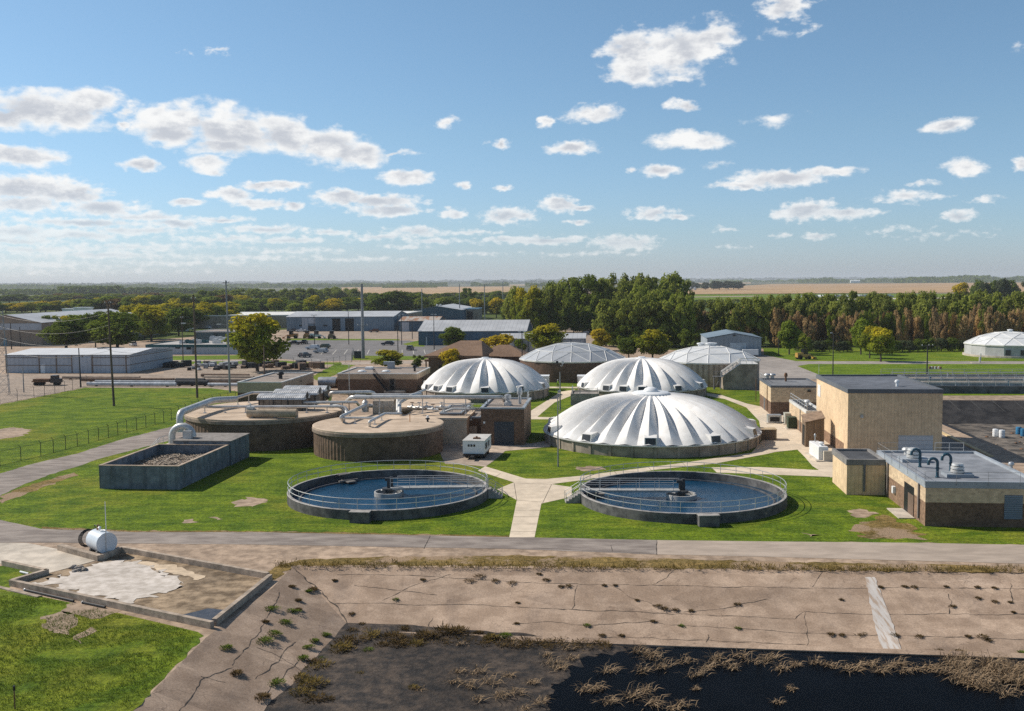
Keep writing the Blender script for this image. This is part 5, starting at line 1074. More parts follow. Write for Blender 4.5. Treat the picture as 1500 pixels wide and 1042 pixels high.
# ================================================================== NEAR LEFT: walled pad, fuel tank
M_KERB = mat('old_kerb_concrete', (.36, .29, .225), var=.25, scale=1.6, big=.2, extra=streaks(.3))
M_DIRTY = mat('spread_soil', (.20, .135, .075), var=.4, scale=.8, big=.3, c2=(.36, .265, .17), bump=.05, detail=9)
sheet('pad_floor', PX((20, 857), (308, 918), (392, 850), (178, 808), (148, 822), (72, 840)), .02, M_DIRTY)
sheet('loading_slab', PX((-60, 796), (40, 796), (90, 806), (148, 820), (72, 840), (5, 827), (-60, 815)), .030, M_CONCL)
sheet('pale_sediment', wob(PX((48, 857), (80, 848), (110, 838), (140, 827), (185, 823), (215, 828), (235, 842), (262, 848), (272, 858), (250, 866), (228, 870), (212, 880), (190, 886), (150, 878), (100, 868)), .7, .22, 1.5), .05, mat('pale_slurry', (.50, .44, .375), var=.15, scale=1.2, c2=(.60, .54, .48), detail=9, big=.1, bump=.01))
sheet('wet_corner', wob(PX((262, 902), (300, 893), (330, 895), (311, 916), (285, 912)), .2, .4, 1.0), .03, mat('wet_soil', (.05, .045, .045), rough=.3, var=.3, scale=1.2))
sheet('sandy_patch', wob(PX((195, 822), (240, 827), (300, 843), (290, 850), (240, 838), (200, 828)), .3, .4, 1.0), .04, mat('pale_sand', (.55, .43, .30), var=.15, scale=1.3))
def kerb(label, pts, h=.48, t=.34):
    P = PX(*pts); r = thing('pad_wall', label, 'low wall', P[0], 0, 'low concrete walls of the pad'); o = P[0]
    for i, (a, b) in enumerate(zip(P, P[1:])):
        n = (b - a).normalized(); s = Vector((-n.y, n.x, 0)) * t / 2; e = n * (t / 2 if i < len(P) - 2 else .0); st = n * (t / 2 if i else 0)
        q = [a + st + s - o, a + st - s - o, b + e - s - o, b + e + s - o]
        pbuild(MB().poly(q, -.1, h - .0 + .003 * i), 'wall_run', M_KERB, r)
    return r
kerb('long near wall of the concrete pad beside the foreground grass, turning at its right end', [(16, 858), (311, 921)])
kerb('right hand wall of the pad above the lagoon slope', [(314, 917), (396, 850)])
kerb('back wall of the pad running along the dirt shoulder', [(393, 848), (178, 808.5)])
kerb('short wall under the right end of the fuel tank', [(176, 809.5), (149, 821)], .5)
kerb('short wall in front of the fuel tank hose reel', [(147, 822), (88, 806)], .5, .5)
kerb('low wall edging the loading slab on its grass side', [(5, 828), (69, 842)], .42)
kerb('stub wall at the left corner of the pad', [(70, 841), (18, 856.5)], .42)
tag(MB().poly(PX((-8, 858), (1, 860), (62, 874), (54, 876), (0, 863)), -.02, .08).build('timber_plank', M_KERB), 'flat pale plank lying in the grass outside the near pad wall', 'plank')
for px, lbl in (((36, 866.0), (108, 882.5)), 'left black pipe lying along the outer face of the near pad wall'), (((121, 884.5), (154, 891.5)), 'shorter black pipe lying along the outer face of the near pad wall'):
    a, b = G(*px[0]) , G(*px[1]); r = thing('loose_pipe', lbl, 'pipe', a); pbuild(MB().tube([(0, 0, .1), (*(b - a).xy, .1)], .09, 8), 'pipe_length', M_BLACK, r); pbuild(MB().tube([(0, 0, .1), (*((b - a) * .02).xy, .1)], .12, 8), 'collar', M_GALV, r)
a, b = G(30, 840), G(42, 843); tag(MB().tube([(0, 0, .12), (*(b - a).xy, .12)], .1, 10).build('drain_pipe', M_GALV, None, a), 'short grey drain pipe poking from the slab edge wall', 'pipe')
# fuel tank
p = G(157, 816); ax = G(141.5, 809.5) - p; L = ax.length; rz = math.atan2(ax.y, ax.x)
r = thing('fuel_tank', 'white horizontal fuel tank with hose reel and thin mast', 'fuel tank', p, rz)
Rt = (height_at(p, 780.5)) / 2 - .15; zc = Rt + .30
M_TANKW = mat('tank_white', (.62, .68, .74), var=.06, scale=1, rough=.35, spec=.5, extra=streaks(.15, 2))
pbuild(MB().tube([(0, 0, zc), (L, 0, zc)], Rt, 40), 'shell', M_TANKW, r, True)
pbuild(MB().tube([(-.05, 0, zc), (-.0, 0, zc)], Rt * 1.015, 40), 'end_plate', M_TANKW, r, True)
for x in (.4, L - .4): pbuild(MB().box(x - .12, -.75, 0, x + .12, .75, .55), 'saddle', M_CONC, r)
pbuild(MB().bar((.25, -.1, zc + Rt - .05), (.25, -.1, zc + Rt + 2.6), .035, 8), 'mast', M_WHITE, r)
pbuild(MB().bar((-.09, .1, .4), (-.09, .1, zc + Rt + .2), .03, 6).bar((-.09, .1, zc + Rt + .2), (.3, .1, zc + Rt + .2), .03, 6), 'gauge_pipe', M_GALV, r)
pbuild(MB().lathe([(.22, zc + Rt - .06), (.22, zc + Rt + .12), (.02, zc + Rt + .16)], 14, (.7, 0)).lathe([(.1, zc + Rt - .05), (.1, zc + Rt + .25), (.16, zc + Rt + .27), (.02, zc + Rt + .4)], 12, (1.15, .05)), 'manhole', M_WHITE, r, True)
pbuild(MB().tube([(1.5 + .2 * math.cos(k * .5), 0, zc + Rt + .25 + .2 * math.sin(k * .5)) for k in range(13)], .05, 6, closed=True).box(1.35, -.12, zc + Rt - .05, 1.65, .12, zc + Rt + .2), 'pump', M_RUST, r, True)
mb = MB()
for j in range(4): mb.tube([(L + 1.35 + .03 * j, .05 * j + (.68 + .03 * j) * math.cos(k * .42), zc - .15 + (.68 + .03 * j) * math.sin(k * .42)) for k in range(15)], .035, 6, closed=True)
mb.tube([(L + 1.35, -.2, zc + .5), (L + .3, -.1, zc + Rt), (2.3, 0, zc + Rt + .3), (1.6, 0, zc + Rt + .3)], .03, 6)
pbuild(mb, 'hose_coil', M_BLACK, r, True)
pbuild(MB().bar((L, 0, zc + .3), (L + 1.4, 0, zc + .3), .05, 6).box(L + .25, -.2, zc - .2, L + .6, .2, zc + .3), 'reel_bracket', M_GALV, r)
# rubble heap on the pad, marker stick
random.seed(5)
for i in range(9):
    q = G(112 + random.uniform(-10, 12), 836 + random.uniform(-4, 3)); s = random.uniform(.12, .3); mb = MB(); mb.sph((0, 0, 0), s, 6, 4, .7)
    mb.v = [tuple(Vector(v) * (1 + noise.noise(Vector(v) * 5 + Vector((i, 0, 0))) * .6)) for v in mb.v]; tag(mb.build('rubble_chunk', M_CONC, None, q + Vector((0, 0, s * .4)), random.uniform(0, 3)), 'grey rubble chunk in the small heap on the pale sediment', 'rubble', 'rubble chunks on the pad')
q = G(22, 1039); r = thing('marker_stake', 'dark short stake in the foreground grass, bottom left', 'stake', q); pbuild(MB().bar((0, 0, 0), (0, 0, 1.1), .04, 6), 'stake', M_RUST, r); pbuild(MB().bar((0, 0, 1.05), (0, 0, 1.3), .07, 6), 'cap', M_BLACK, r)

# ================================================================== PLANTS OF THE LAGOON
def leafy(mb, c, n, rad, h, lw, ll, up=.6):
    for _ in range(n):
        a = random.uniform(0, 6.283); rr = rad * math.sqrt(random.random()); z = random.random() * h * (1 - .6 * rr / rad)
        p = Vector(c) + Vector((rr * math.cos(a), rr * math.sin(a), z)); d = Vector((math.cos(a) * (1 - up), math.sin(a) * (1 - up), random.uniform(.1, 1) * up)).normalized()
        t = Vector((-math.sin(a + random.uniform(-1, 1)), math.cos(a), random.uniform(-.4, .4))).normalized(); l = ll * random.uniform(.6, 1.4); w = lw * random.uniform(.6, 1.3)
        mb.add([p - t * w, p + t * w, p + d * l + t * w * .3, p + d * l - t * w * .3], [(0, 1, 2, 3)])
def plant_mat(name, c, c2, trans=.25):
    m = bpy.data.materials.new(name); m.use_nodes = True; nt = m.node_tree; nt.nodes.clear()
    pos = N(nt, 'ShaderNodeNewGeometry').outputs['Position']; rnd = N(nt, 'ShaderNodeNewGeometry').outputs['Random Per Island']
    cc = mixc(nt, mth(nt, 'ADD', mth(nt, 'MULTIPLY', rnd, .6), mth(nt, 'MULTIPLY', nz(nt, pos, 1.2, 3), .4)), c, c2)
    d = N(nt, 'ShaderNodeBsdfDiffuse', {'Color': cc}); t = N(nt, 'ShaderNodeBsdfTranslucent', {'Color': cc}); x = N(nt, 'ShaderNodeMixShader', (trans, d.outputs[0], t.outputs[0]))
    o = N(nt, 'ShaderNodeOutputMaterial'); nt.links.new(x.outputs[0], o.inputs[0]); return m
M_WEED = plant_mat('weed_green', (.055, .09, .014), (.17, .21, .04)); M_WEEDB = plant_mat('weed_brown', (.06, .042, .020), (.17, .115, .05)); M_WEEDY = plant_mat('weed_yellow', (.10, .08, .024), (.27, .19, .065))
M_REED = plant_mat('dead_reed', (.11, .075, .045), (.44, .32, .205), .15)
def clump(name, label, cat, grp, p, rad, h, m, n=90, up=.6, lw=.03, ll=.22):
    mb = MB(); a0 = random.uniform(0, 3.14)
    for k in range(5):
        t = random.gauss(0, .3) * rad; o = Vector((math.cos(a0) * t + random.gauss(0, .16) * rad, math.sin(a0) * t * .7 + random.gauss(0, .16) * rad, 0)); f = random.uniform(.5, .8)
        leafy(mb, o, n // 5, rad * f, h * f * 1.2, lw * (1 + rad), ll * (.6 + h), up)
    return tag(mb.build(name, m, None, p), label, cat, grp)
random.seed(21)
SIDE = [(398, 893, .5, 0), (430, 896, .5, 0), (418, 913, .55, 0), (401, 929, .5, 0), (386, 940, .6, 0), (388, 912, .3, 1), (478, 931, .35, 0), (460, 940, .35, 0), (448, 949, .35, 0), (443, 965, .45, 0), (471, 966, .4, 0), (404, 1002, .55, 0), (346, 988, .5, 1), (331, 950, .45, 0), (436, 880, .3, 1), (458, 864, .45, 1), (451, 867, .3, 0), (427, 860, .25, 1), (408, 845, .3, 0), (384, 1022, .6, 1), (437, 894, .3, 1), (490, 851, .25, 1)]
for (x, y, s, k) in SIDE: clump('slope_weed', 'low green weed tuft growing through the left lagoon slope' if k == 0 else 'withered brown weed tuft on the left lagoon slope', 'weed', 'weed tufts on the lagoon slopes' if k == 0 else 'withered weed tufts on the left slope', on_side(x, y) + Vector((0, 0, .0)), s * 1.05, s * .55, M_WEED if k == 0 else M_WEEDB, 330, .45, .022, .13)
TOE = [(452, 1008, 1.0, 2), (440, 1000, .7, 2), (468, 980, .8, 2), (455, 975, .7, 1), (500, 957, 1.1, 2), (520, 944, 1.0, 1), (515, 928, .6, 1), (545, 935, .9, 2), (538, 958, .5, 0), (575, 940, 1.0, 1), (610, 948, .7, 2), (625, 938, 1.0, 1), (650, 930, 1.1, 1), (668, 930, .8, 1), (590, 925, .5, 1), (700, 930, .4, 1), (720, 938, .6, 2), (738, 935, .5, 0), (605, 1012, .4, 2), (527, 990, .3, 2), (480, 1030, .5, 1), (460, 1030, .8, 1), (580, 950, .8, 1), (535, 925, .4, 1), (560, 950, .6, 1), (440, 1020, .7, 2)]
for (x, y, s, k) in TOE: clump('marsh_weed', ('green', 'brown', 'yellow green')[k] + ' weed clump on the mud at the foot of the left lagoon slope', 'weed', ('green', 'brown', 'yellow green')[k] + ' weed clumps at the slope foot', G(x, y, ZB + .05), s, s * .9, (M_WEED, M_WEEDB, M_WEEDY)[k], 420, .55, .022, .15)
FACE = [(580, 879, .35, 0), (690, 852, .5, 1), (705, 845, .6, 1), (725, 852, .5, 1), (750, 855, .5, 1), (790, 842, .3, 1), (832, 859, .45, 1), (822, 860, .3, 1), (885, 858, .25, 1), (902, 858, .25, 1), (860, 917, .4, 0), (956, 911, .25, 1), (998, 918, .3, 0), (962, 889, .5, 1), (975, 893, .5, 1), (990, 895, .45, 1), (1012, 896, .3, 1), (1080, 886, .4, 1), (1081, 921, .25, 0), (933, 880, .2, 1), (1218, 930, .35, 1), (1232, 931, .3, 1), (1261, 931, .4, 1), (1310, 931, .4, 1), (1347, 933, .4, 1), (1418, 933, .3, 1), (1440, 934, .55, 1), (1449, 939, .35, 1), (1290, 861, .3, 1), (1325, 860, .3, 1), (1338, 861, .35, 1), (1386, 860, .25, 1), (1432, 861, .3, 1), (1458, 862, .3, 1), (1433, 877, .35, 1), (1457, 882, .35, 1), (1396, 889, .3, 1), (1480, 883, .2, 1), (1232, 879, .2, 1), (515, 900, .3, 1), (530, 915, .35, 1), (758, 884, .2, 1), (757, 914, .2, 1), (882, 932, .3, 1), (910, 932, .3, 1), (1485, 898, .2, 1), (1380, 955, .4, 1), (1405, 955, .4, 1), (1497, 957, .4, 0), (620, 850, .3, 1), (595, 918, .2, 1), (800, 850, .4, 1)]
for (x, y, s, k) in FACE: clump('slope_weed', 'small green weed rooted in a joint of the long lagoon slope' if k == 0 else 'dry brown weed rooted in a joint of the long lagoon slope', 'weed', 'green weeds in the long slope joints' if k == 0 else 'dry weeds in the long slope joints', on_slope(x, y), s * .85, s * .42, M_WEED if k == 0 else M_WEEDB, 150, .5, .018, .15)
def reed(p, s, label, grp, n=46):
    mb = MB()
    for _ in range(n):
        a = random.uniform(0, 6.283); q = Vector((random.gauss(0, .3), random.gauss(0, .22), -.05)) * s; lean = random.uniform(.15, 1.5); l = s * random.uniform(.5, 1.25)
        d = Vector((math.cos(a) * lean, math.sin(a) * lean * .8, random.uniform(.25, .9))).normalized(); m = q + d * l * .55; e = m + (d + Vector((math.cos(a) * .9, math.sin(a) * .6, -.75))).normalized() * l * .5
        w = random.uniform(.012, .028); t = Vector((-d.y, d.x, .2)).normalized() * w
        mb.add([q - t, q + t, m + t, m - t, e], [(0, 1, 2, 3), (3, 2, 4)])
    return tag(mb.build('reed_clump', M_REED, None, p), label, 'reeds', grp)
REED = [(858, 1012, .9), (875, 1008, .8), (890, 985, .9), (940, 983, .9), (960, 965, 1.0), (970, 978, 1.0), (935, 955, .9), (950, 958, .8), (890, 1030, .9), (930, 1022, 1.1), (955, 1032, 1.1), (945, 1012, .8), (1005, 970, .8), (1020, 990, .9), (1035, 978, .8), (1060, 972, 1.0), (1075, 980, .7), (1050, 965, .8), (1085, 962, .9), (1110, 970, 1.1), (1130, 965, .9), (1145, 980, .9), (1165, 975, .7), (1195, 972, .8), (1240, 982, 1.0), (1255, 978, .8), (1275, 975, .9), (1290, 985, .8), (1300, 978, .9), (1318, 972, .8), (1345, 982, .9), (1360, 978, .9), (1375, 985, .8), (820, 980, .8), (808, 972, .9), (835, 965, .7), (1160, 1010, .5), (1140, 1030, .5), (985, 1040, .7), (1020, 1010, .4), (1000, 1035, .8), (1325, 985, .7), (1215, 975, .6)]
for (x, y, s) in REED: reed(G(x, y, w0), s, 'sprawling dead reed clump standing in the dark lagoon water', 'dead reeds in the lagoon water')
for i in range(26):
    x, y = random.uniform(1385, 1520), 0; y = 972 + (x - 1385) * .18 + random.uniform(-12, 30); reed(G(x, y, w0), random.uniform(.9, 1.5), 'dense pale dead reeds massed at the right end of the lagoon', 'massed dead reeds on the right', 60)
for (x, y, s) in [(700, 985, .9), (720, 1000, 1.0), (690, 1005, .8), (735, 1020, .9), (665, 1000, .7), (745, 990, .6), (615, 1012, .5), (760, 1015, .8), (780, 1000, .5), (700, 1025, .7), (672, 985, .6), (755, 945, .5), (830, 950, .7), (800, 960, .6), (675, 945, .5), (790, 1030, .7), (770, 1040, .7)]: reed(G(x, y, ZB + .12), s, 'flattened straw coloured reed litter lying on the dark mud', 'reed litter on the mud', 40)
# dry weeds fringing the crest of the slope, and a bank of dead growth at the water's edge
mb = MB(); random.seed(31)
for i in range(800):
    u = random.random(); x = 400 + u * 1150; y = 831 - (430 - x) * .0 + (x - 430) * .0075 - random.random() ** 2 * (7 + 6 * abs(noise.noise(Vector((x * .02, 0, 0))))); q = G(x, y); leafy(mb, (q.x, q.y, 0), 7, .28, .22, .03, .2, .7)
tag(mb.build('crest_grass', M_WEEDY), 'dry yellow grass fringe along the crest of the lagoon slope', 'dry grass', kind='stuff')
mb = MB()
for i in range(420):
    x = 560 + 330 * random.random() ** 1.5; y = 934 + (x - 560) * .026 + random.uniform(-3, 9) + 5 * noise.noise(Vector((x * .03, 2, 0))); q = G(x, y, ZB + .1); leafy(mb, (q.x, q.y, q.z - .05), 8, .3, .25, .035, .22, .5)
tag(mb.build('shore_growth', M_WEEDB), 'dead brown growth matted along the foot of the long slope', 'dead growth', kind='stuff')
M_TUFT = plant_mat('lawn_tuft', (.055, .10, .012), (.15, .19, .03), .3)
mb = MB()
fg = PX((-40, 872), (60, 876), (160, 897), (290, 928), (235, 995), (185, 1042), (150, 1080), (-40, 1080))
xs = [p.x for p in fg]; ys = [p.y for p in fg]
def inside(p, poly):
    c = False; n = len(poly)
    for i in range(n):
        a, b = poly[i], poly[(i + 1) % n]
        if (a.y > p[1]) != (b.y > p[1]) and p[0] < (b.x - a.x) * (p[1] - a.y) / (b.y - a.y) + a.x: c = not c
    return c
k = 0
while k < 9000:
    p = (random.uniform(min(xs), max(xs)), random.uniform(min(ys), max(ys)))
    if inside(p, fg) and noise.noise(Vector((p[0] * .35, p[1] * .35, 4))) > -.25: leafy(mb, (p[0], p[1], 0), 3, .14, .08, .016, .10, .75); k += 1
tag(mb.build('lawn_tufts', M_TUFT), 'short green grass tufts of the foreground lawn', 'grass', kind='stuff')

# ================================================================== YARD, ROADS, PARKING: smaller things
M_POLEW = mat('pole_timber', (.115, .085, .065), var=.2, scale=3, stretch=(1, 1, .1)); M_POLEG = mat('pole_steel', (.24, .25, .26), var=.08, scale=1, rough=.45, metal=.4); M_POLED = mat('pole_dark', (.045, .045, .047), var=.1, scale=1)
TOPS = {}
def pole(label, px, py, top, r0, m, kind='pole', lean=0, arms=(), lamps=(), grp=None, nm='utility_pole'):
    p = G(px, py); h = height_at(p, top); r = thing(nm, label, 'pole', p, 0, grp); r.rotation_euler = (0, R(lean), 0)
    pbuild(MB().bar((0, 0, -.1), (0, 0, h), r0, 10, r1=r0 * .62), 'shaft', m, r, True)
    for (z, w, a) in arms:
        d = Vector((math.cos(R(a)), math.sin(R(a)), 0)); e = MB().bar(Vector((0, 0, h - z)) - d * w, Vector((0, 0, h - z)) + d * w, .07, 6)
        c = pbuild(e, 'crossarm', m, r)
        for s in (-.9, 0.25, .9): pbuild(MB().lathe([(.05, h - z), (.09, h - z + .1), (.06, h - z + .3), (.01, h - z + .34)], 8, ((d * w * s).x, (d * w * s).y)), 'insulator', M_PIPEW, c)
    for (z, dx, s) in lamps:
        pbuild(MB().tube([(0, 0, h - z), (dx * .6, 0, h - z + .25), (dx, 0, h - z + .3)], .05, 6), 'lamp_arm', m, r)
        pbuild(MB().box(dx - .45 * s, -.22 * s, h - z + .18, dx + .45 * s, .22 * s, h - z + .4), 'lamp_head', M_GALV, r)
    TOPS[(px, py)] = Vector((p.x + math.sin(R(lean)) * h, p.y, h)); return r
pole('tall brown timber pole standing alone on the left lawn', 167, 595, 440, .23, M_POLEW, lean=-1.3, arms=[(.6, 1.1, 80)], lamps=[(9.3, -2.0, 1)])
pole('brown timber pole behind the largest digester, left of the steel pole', 289, 583, 432, .24, M_POLEW, lean=-.4, arms=[(.8, 1.0, 80)], lamps=[(6, -2.2, 1)])
pole('tall grey steel pole behind the largest digester', 337, 575, 411, .24, M_POLEG, lean=-.5, arms=[(.5, .9, 60)], lamps=[(9.5, -1.8, 1), (9, 1.0, .7)])
pole('short dark pole at the left lawn edge in front of the white warehouse', 118.5, 567.5, 510, .17, M_POLED, lean=-1)
pole('thin grey fence light pole at the far left yard', 35, 575, 537, .13, M_POLEG)
pole('thin timber pole in front of the teal trimmed building', 268.5, 536.5, 463, .15, M_POLEW, arms=[(.5, .8, 80)])
pole('timber pole before the big yellow green tree', 387.5, 552.5, 506, .2, M_POLEW)
pole('thick tapered steel pole in the middle of the parking lot edge', 532, 525.5, 416, .55, M_POLEG, arms=[(12.5, 1.6, 5)])
for px, py, tp, lbl in ((461, 510, 463, 'leftmost dark light pole in the parking lot'), (511, 505, 457, 'second dark light pole, at the back of the parking lot'), (583, 516, 464, 'dark light pole near the right end of the parking lot'), (588.5, 505.5, 462, 'dark light pole behind the right end of the parking lot'), (636, 512.5, 462, 'dark light pole in front of the long blue shed'), (604, 497, 470, 'short dark light pole beside the blue shed wall'), (765, 548, 488, 'dark pole at the white garage row')): pole(lbl, px, py, tp, .16, M_POLED, lamps=[(0, .6, .8), (0, -.6, .8)], nm='light_pole')
for px, py, tp, lbl in ((618.5, 471, 423, 'far steel pole left of the blue hall'), (673.5, 469, 416, 'far steel pole before the blue hall'), (710, 469, 417, 'far steel pole right of the blue hall'), (737, 465, 412, 'far steel pole left of the poplar grove')): pole(lbl, px, py, tp, .34, M_POLEG)
pole('slim grey light pole on the lawn left of the largest dome', 817.5, 684, 577, .10, M_POLEG, nm='light_pole', lamps=[(0, .2, .4)])
r = pole('grey floodlight pole with two lamps between the rear domes', 820.5, 602, 545, .15, M_POLEG, nm='light_pole')
for s in (-1, 1): pbuild(MB().tube([(0, 0, 8.1 - .0), (s * .35, 0, 7.9), (s * .5, 0, 8.5)], .05, 6).box(s * .5 - .2, -.2, 8.4, s * .5 + .2, .2, 8.9), 'floodlight', M_GALV if s > 0 else M_BLACK, r)
pole('dark light pole on the far lawn left of the aeration tanks', 1220, 549, 489, .15, M_POLED, nm='light_pole', lamps=[(.1, -.5, .5)])
r = pole('dark pole with flat T top beside the aeration tanks', 1357.5, 561, 506, .18, M_POLED, nm='light_pole', arms=[(.1, 1.3, 0)])
pole('grey street lamp with curved arm behind the steel garage', 1111, 492, 463, .18, M_POLEG, nm='street_lamp', lamps=[(0, -2.6, 1)])
pole('dark pole on the far lawn near the steel garage', 1140.5, 522, 491, .14, M_POLED)
pole('thin white pole on the far lawn behind the tall block', 1199.5, 548, 533, .07, M_PIPEW, nm='marker_pole')
pole('thin dark mast among the pipes of the largest digester', 511.5, 602, 565, .09, M_POLED, nm='mast')
pole('pale thin flag mast left of the brick office', 512, 580, 533, .10, M_PIPEW, nm='mast')
for px, py, tp, lbl in ((17, 512, 474, 'dark pole at the left end of the tan factory'), (30, 508, 479, 'shorter dark pole before the tan factory'), (78, 444, 431, 'distant dark pole among the trees on the far left')): pole(lbl, px, py, tp, .2, M_POLED)
# sagging wires
def wire(a, b, label, sag=1.6, r=.022):
    P = [a.lerp(b, k / 16) - Vector((0, 0, sag * 4 * (k / 16) * (1 - k / 16))) for k in range(17)]
    tag(MB().tube([q - a for q in P], r, 4).build('power_line', M_BLACK, None, a), label, 'power line', 'power lines across the left yard')
lat = G(6, 578); lh = 17.6
for dz, lbl in ((.8, 'top'), (3.2, 'second'), (5.6, 'third'), (8.0, 'lowest')):
    wire(lat + Vector((-.3, 0, lh - dz)), TOPS[(167, 595)] - Vector((0, 0, dz + 1.5)), lbl + ' of four power lines from the lattice tower to the timber pole on the lawn'); 
    wire(TOPS[(167, 595)] - Vector((0, 0, dz + 1.5)), TOPS[(289, 583)] - Vector((0, 0, dz + .5)), lbl + ' of four power lines between the two brown timber poles')
wire(TOPS[(289, 583)] - Vector((0, 0, 1)), TOPS[(337, 575)] - Vector((0, 0, 3)), 'power line between the brown timber pole and the steel pole', .5)
wire(TOPS[(337, 575)] - Vector((0, 0, 1)), TOPS[(532, 525.5)] - Vector((0, 0, 2)), 'power line from the grey steel pole to the thick tapered pole', 3)
# lattice tower
r = thing('lattice_tower', 'grey steel lattice tower at the left edge', 'tower', lat, R(20))
hw = lambda z: 1.05 - .62 * z / lh
for sx, sy in ((1, 1), (1, -1), (-1, 1), (-1, -1)): pbuild(MB().bar((sx * hw(0), sy * hw(0), 0), (sx * hw(lh), sy * hw(lh), lh), .055, 5), 'leg', M_POLEG, r)
mb = MB(); n = 9
for k in range(n):
    z0, z1 = lh * k / n, lh * (k + 1) / n; a, b = hw(z0), hw(z1)
    for q in range(4):
        c0, c1 = [(1, 1), (-1, 1), (-1, -1), (1, -1)][q], [(-1, 1), (-1, -1), (1, -1), (1, 1)][q]
        mb.bar((c0[0] * a, c0[1] * a, z0), (c1[0] * b, c1[1] * b, z1), .022, 4); mb.bar((c1[0] * a, c1[1] * a, z0), (c0[0] * b, c0[1] * b, z1), .022, 4); mb.bar((c0[0] * b, c0[1] * b, z1), (c1[0] * b, c1[1] * b, z1), .022, 4)
pbuild(mb, 'bracing', M_POLEG, r)
# chain link fences
M_FENCE = mat('fence_dark', (.06, .06, .055), var=.1, scale=1, rough=.5, metal=.3)
def chain_fence(label, px, m=M_FENCE, h=1.9, post=3.0, mesh=.45, barb=True):
    P = PX(*px); r = thing('chain_link_fence', label, 'fence', P[0]); o = P[0]; wires = MB(); d0 = 0
    for a, b in zip(P, P[1:]):
        L = (b - a).length; n = max(1, round(L / post)); t = (b - a) / L
        for k in range(n + 1 if b is P[-1] else n):
            q = a.lerp(b, k / n) - o; mb = MB().bar(q, q + Vector((0, 0, h)), .045, 5)
            if barb: mb.bar(q + Vector((0, 0, h)), q + Vector((-.22, -.1, h + .28)), .03, 4)
            pbuild(mb, 'fence_post', m, r)
        for z in (.06, h - .03): wires.bar(a - o + Vector((0, 0, z)), b - o + Vector((0, 0, z)), .018, 4)
        if barb: wires.bar(a - o + Vector((-.2, -.1, h + .26)), b - o + Vector((-.2, -.1, h + .26)), .01, 3)
        k = 0
        while k * mesh < L:
            x = k * mesh
            for s in (1, -1):
                x0, x1 = (x, x + h) if s > 0 else (x + h, x); z0, z1 = 0, h
                if max(x0, x1) > L: continue
                wires.bar(a - o + t * x0 + Vector((0, 0, z0)), a - o + t * x1 + Vector((0, 0, z1)), .006, 3)
            k += 1
    pbuild(wires, 'mesh_fabric', m, r); return r
chain_fence('chain link fence following the left access road across the lawn', [(-60, 697), (0, 683), (60, 669), (130, 650), (186, 634), (240, 619.5), (262, 612), (300, 598), (345, 588)])
chain_fence('chain link fence between the left lawn and the gravel yard', [(-40, 596), (0, 592), (50, 583), (95, 574), (128, 566)], h=2.2, post=4.5, mesh=.7)
chain_fence('tall chain link fence with gate between the office and the parking lot', [(300, 541), (380, 540), (430, 537), (470, 541), (515, 531), (518, 522)], m=mat('fence_grey', (.2, .2, .2), metal=.4, rough=.5), h=2.4, post=5, mesh=1.0)
chain_fence('chain link fence along the dark hedge behind the far lawn', [(1150, 516), (1260, 519), (1400, 516), (1500, 511)], h=2.2, post=6, mesh=1.2)
# yard stock: pipe stacks, pallets, scrap
random.seed(8)
M_STOCK = [mat('stock_' + n, c, var=.2, scale=1) for n, c in (('black_pipe', (.03, .033, .038)), ('grey_pipe', (.30, .32, .34)), ('rust_pipe', (.15, .10, .07)), ('pale_pipe', (.45, .47, .50)), ('tan_pipe', (.33, .26, .2)))]
for px0, px1, py, rr, k, z, lbl in ((92, 205, 556, .38, 4, 0, 'long tan pipe stretched over the gravel in front of the white warehouse'), (120, 255, 559.5, .45, 2, 0, 'brown steel pipe lying on the gravel, second from the back'), (140, 262, 563.5, .45, 1, 0, 'grey pipe lying on the gravel near the lawn edge'), (128, 258, 566, .42, 3, 0, 'pale pipe nearest the left lawn edge'), (258, 300, 562.5, .6, 0, 0, 'fat black pipe right of the grey pipe stack'), (258, 305, 565.5, .6, 0, 0, 'fat black pipe nearest the lawn'), (300, 372, 557, .5, 4, 0, 'tan pipe on the right side of the gravel yard'), (295, 365, 553, .4, 2, 0, 'rusty pipe at the back of the right pipe row'), (305, 355, 566.5, .35, 3, 0, 'pale pipe section close to the beige block building'), (300, 368, 561.5, .55, 4, 0, 'thick tan pipe in the middle of the right pipe row')):
    a, b = G(px0, py), G(px1, py + (px1 - px0) * .006); r = thing('pipe_length', lbl, 'pipe', a, 0, 'pipes stored on the gravel yard'); d = b - a
    pbuild(MB().tube([(0, 0, rr + .15), (*d.xy, rr + .15)], rr, 12, cap=True), 'pipe', M_STOCK[k], r, True)
    for f in (.1, .5, .9): pbuild(MB().cbox((d.x * f, d.y * f, .08), (.25, 1.2, .16)), 'timber_bearer', M_RUST, r)
def heap_things(n, x0, x1, y0, y1, kinds, nm, lbls, cat, grp, smin=.5, smax=1.2):
    for i in range(n):
        q = G(random.uniform(x0, x1), random.uniform(y0, y1)); k = random.randrange(len(kinds)); a, b, c = (random.uniform(smin, smax) for _ in range(3))
        r = thing(nm, lbls[k], cat, q, random.uniform(0, 3), grp + ', ' + lbls[k].split()[0])
        pbuild(MB().box(-a, -b, .15, a, b, .15 + c), 'load', kinds[k], r); pbuild(MB().box(-a - .05, -b - .05, 0, a + .05, -b + .1, .14).box(-a - .05, b - .1, 0, a + .05, b + .05, .14), 'bearer', M_RUST, r)
heap_things(26, 275, 345, 533.5, 543, [M_STOCK[3], M_STOCK[1], M_STOCK[0]], 'pallet_stack', ['pale wrapped pallet of fittings on the gravel yard', 'grey pallet of fittings on the gravel yard', 'dark crate of fittings on the gravel yard'], 'pallet', 'yard pallets', .4, 1.0)
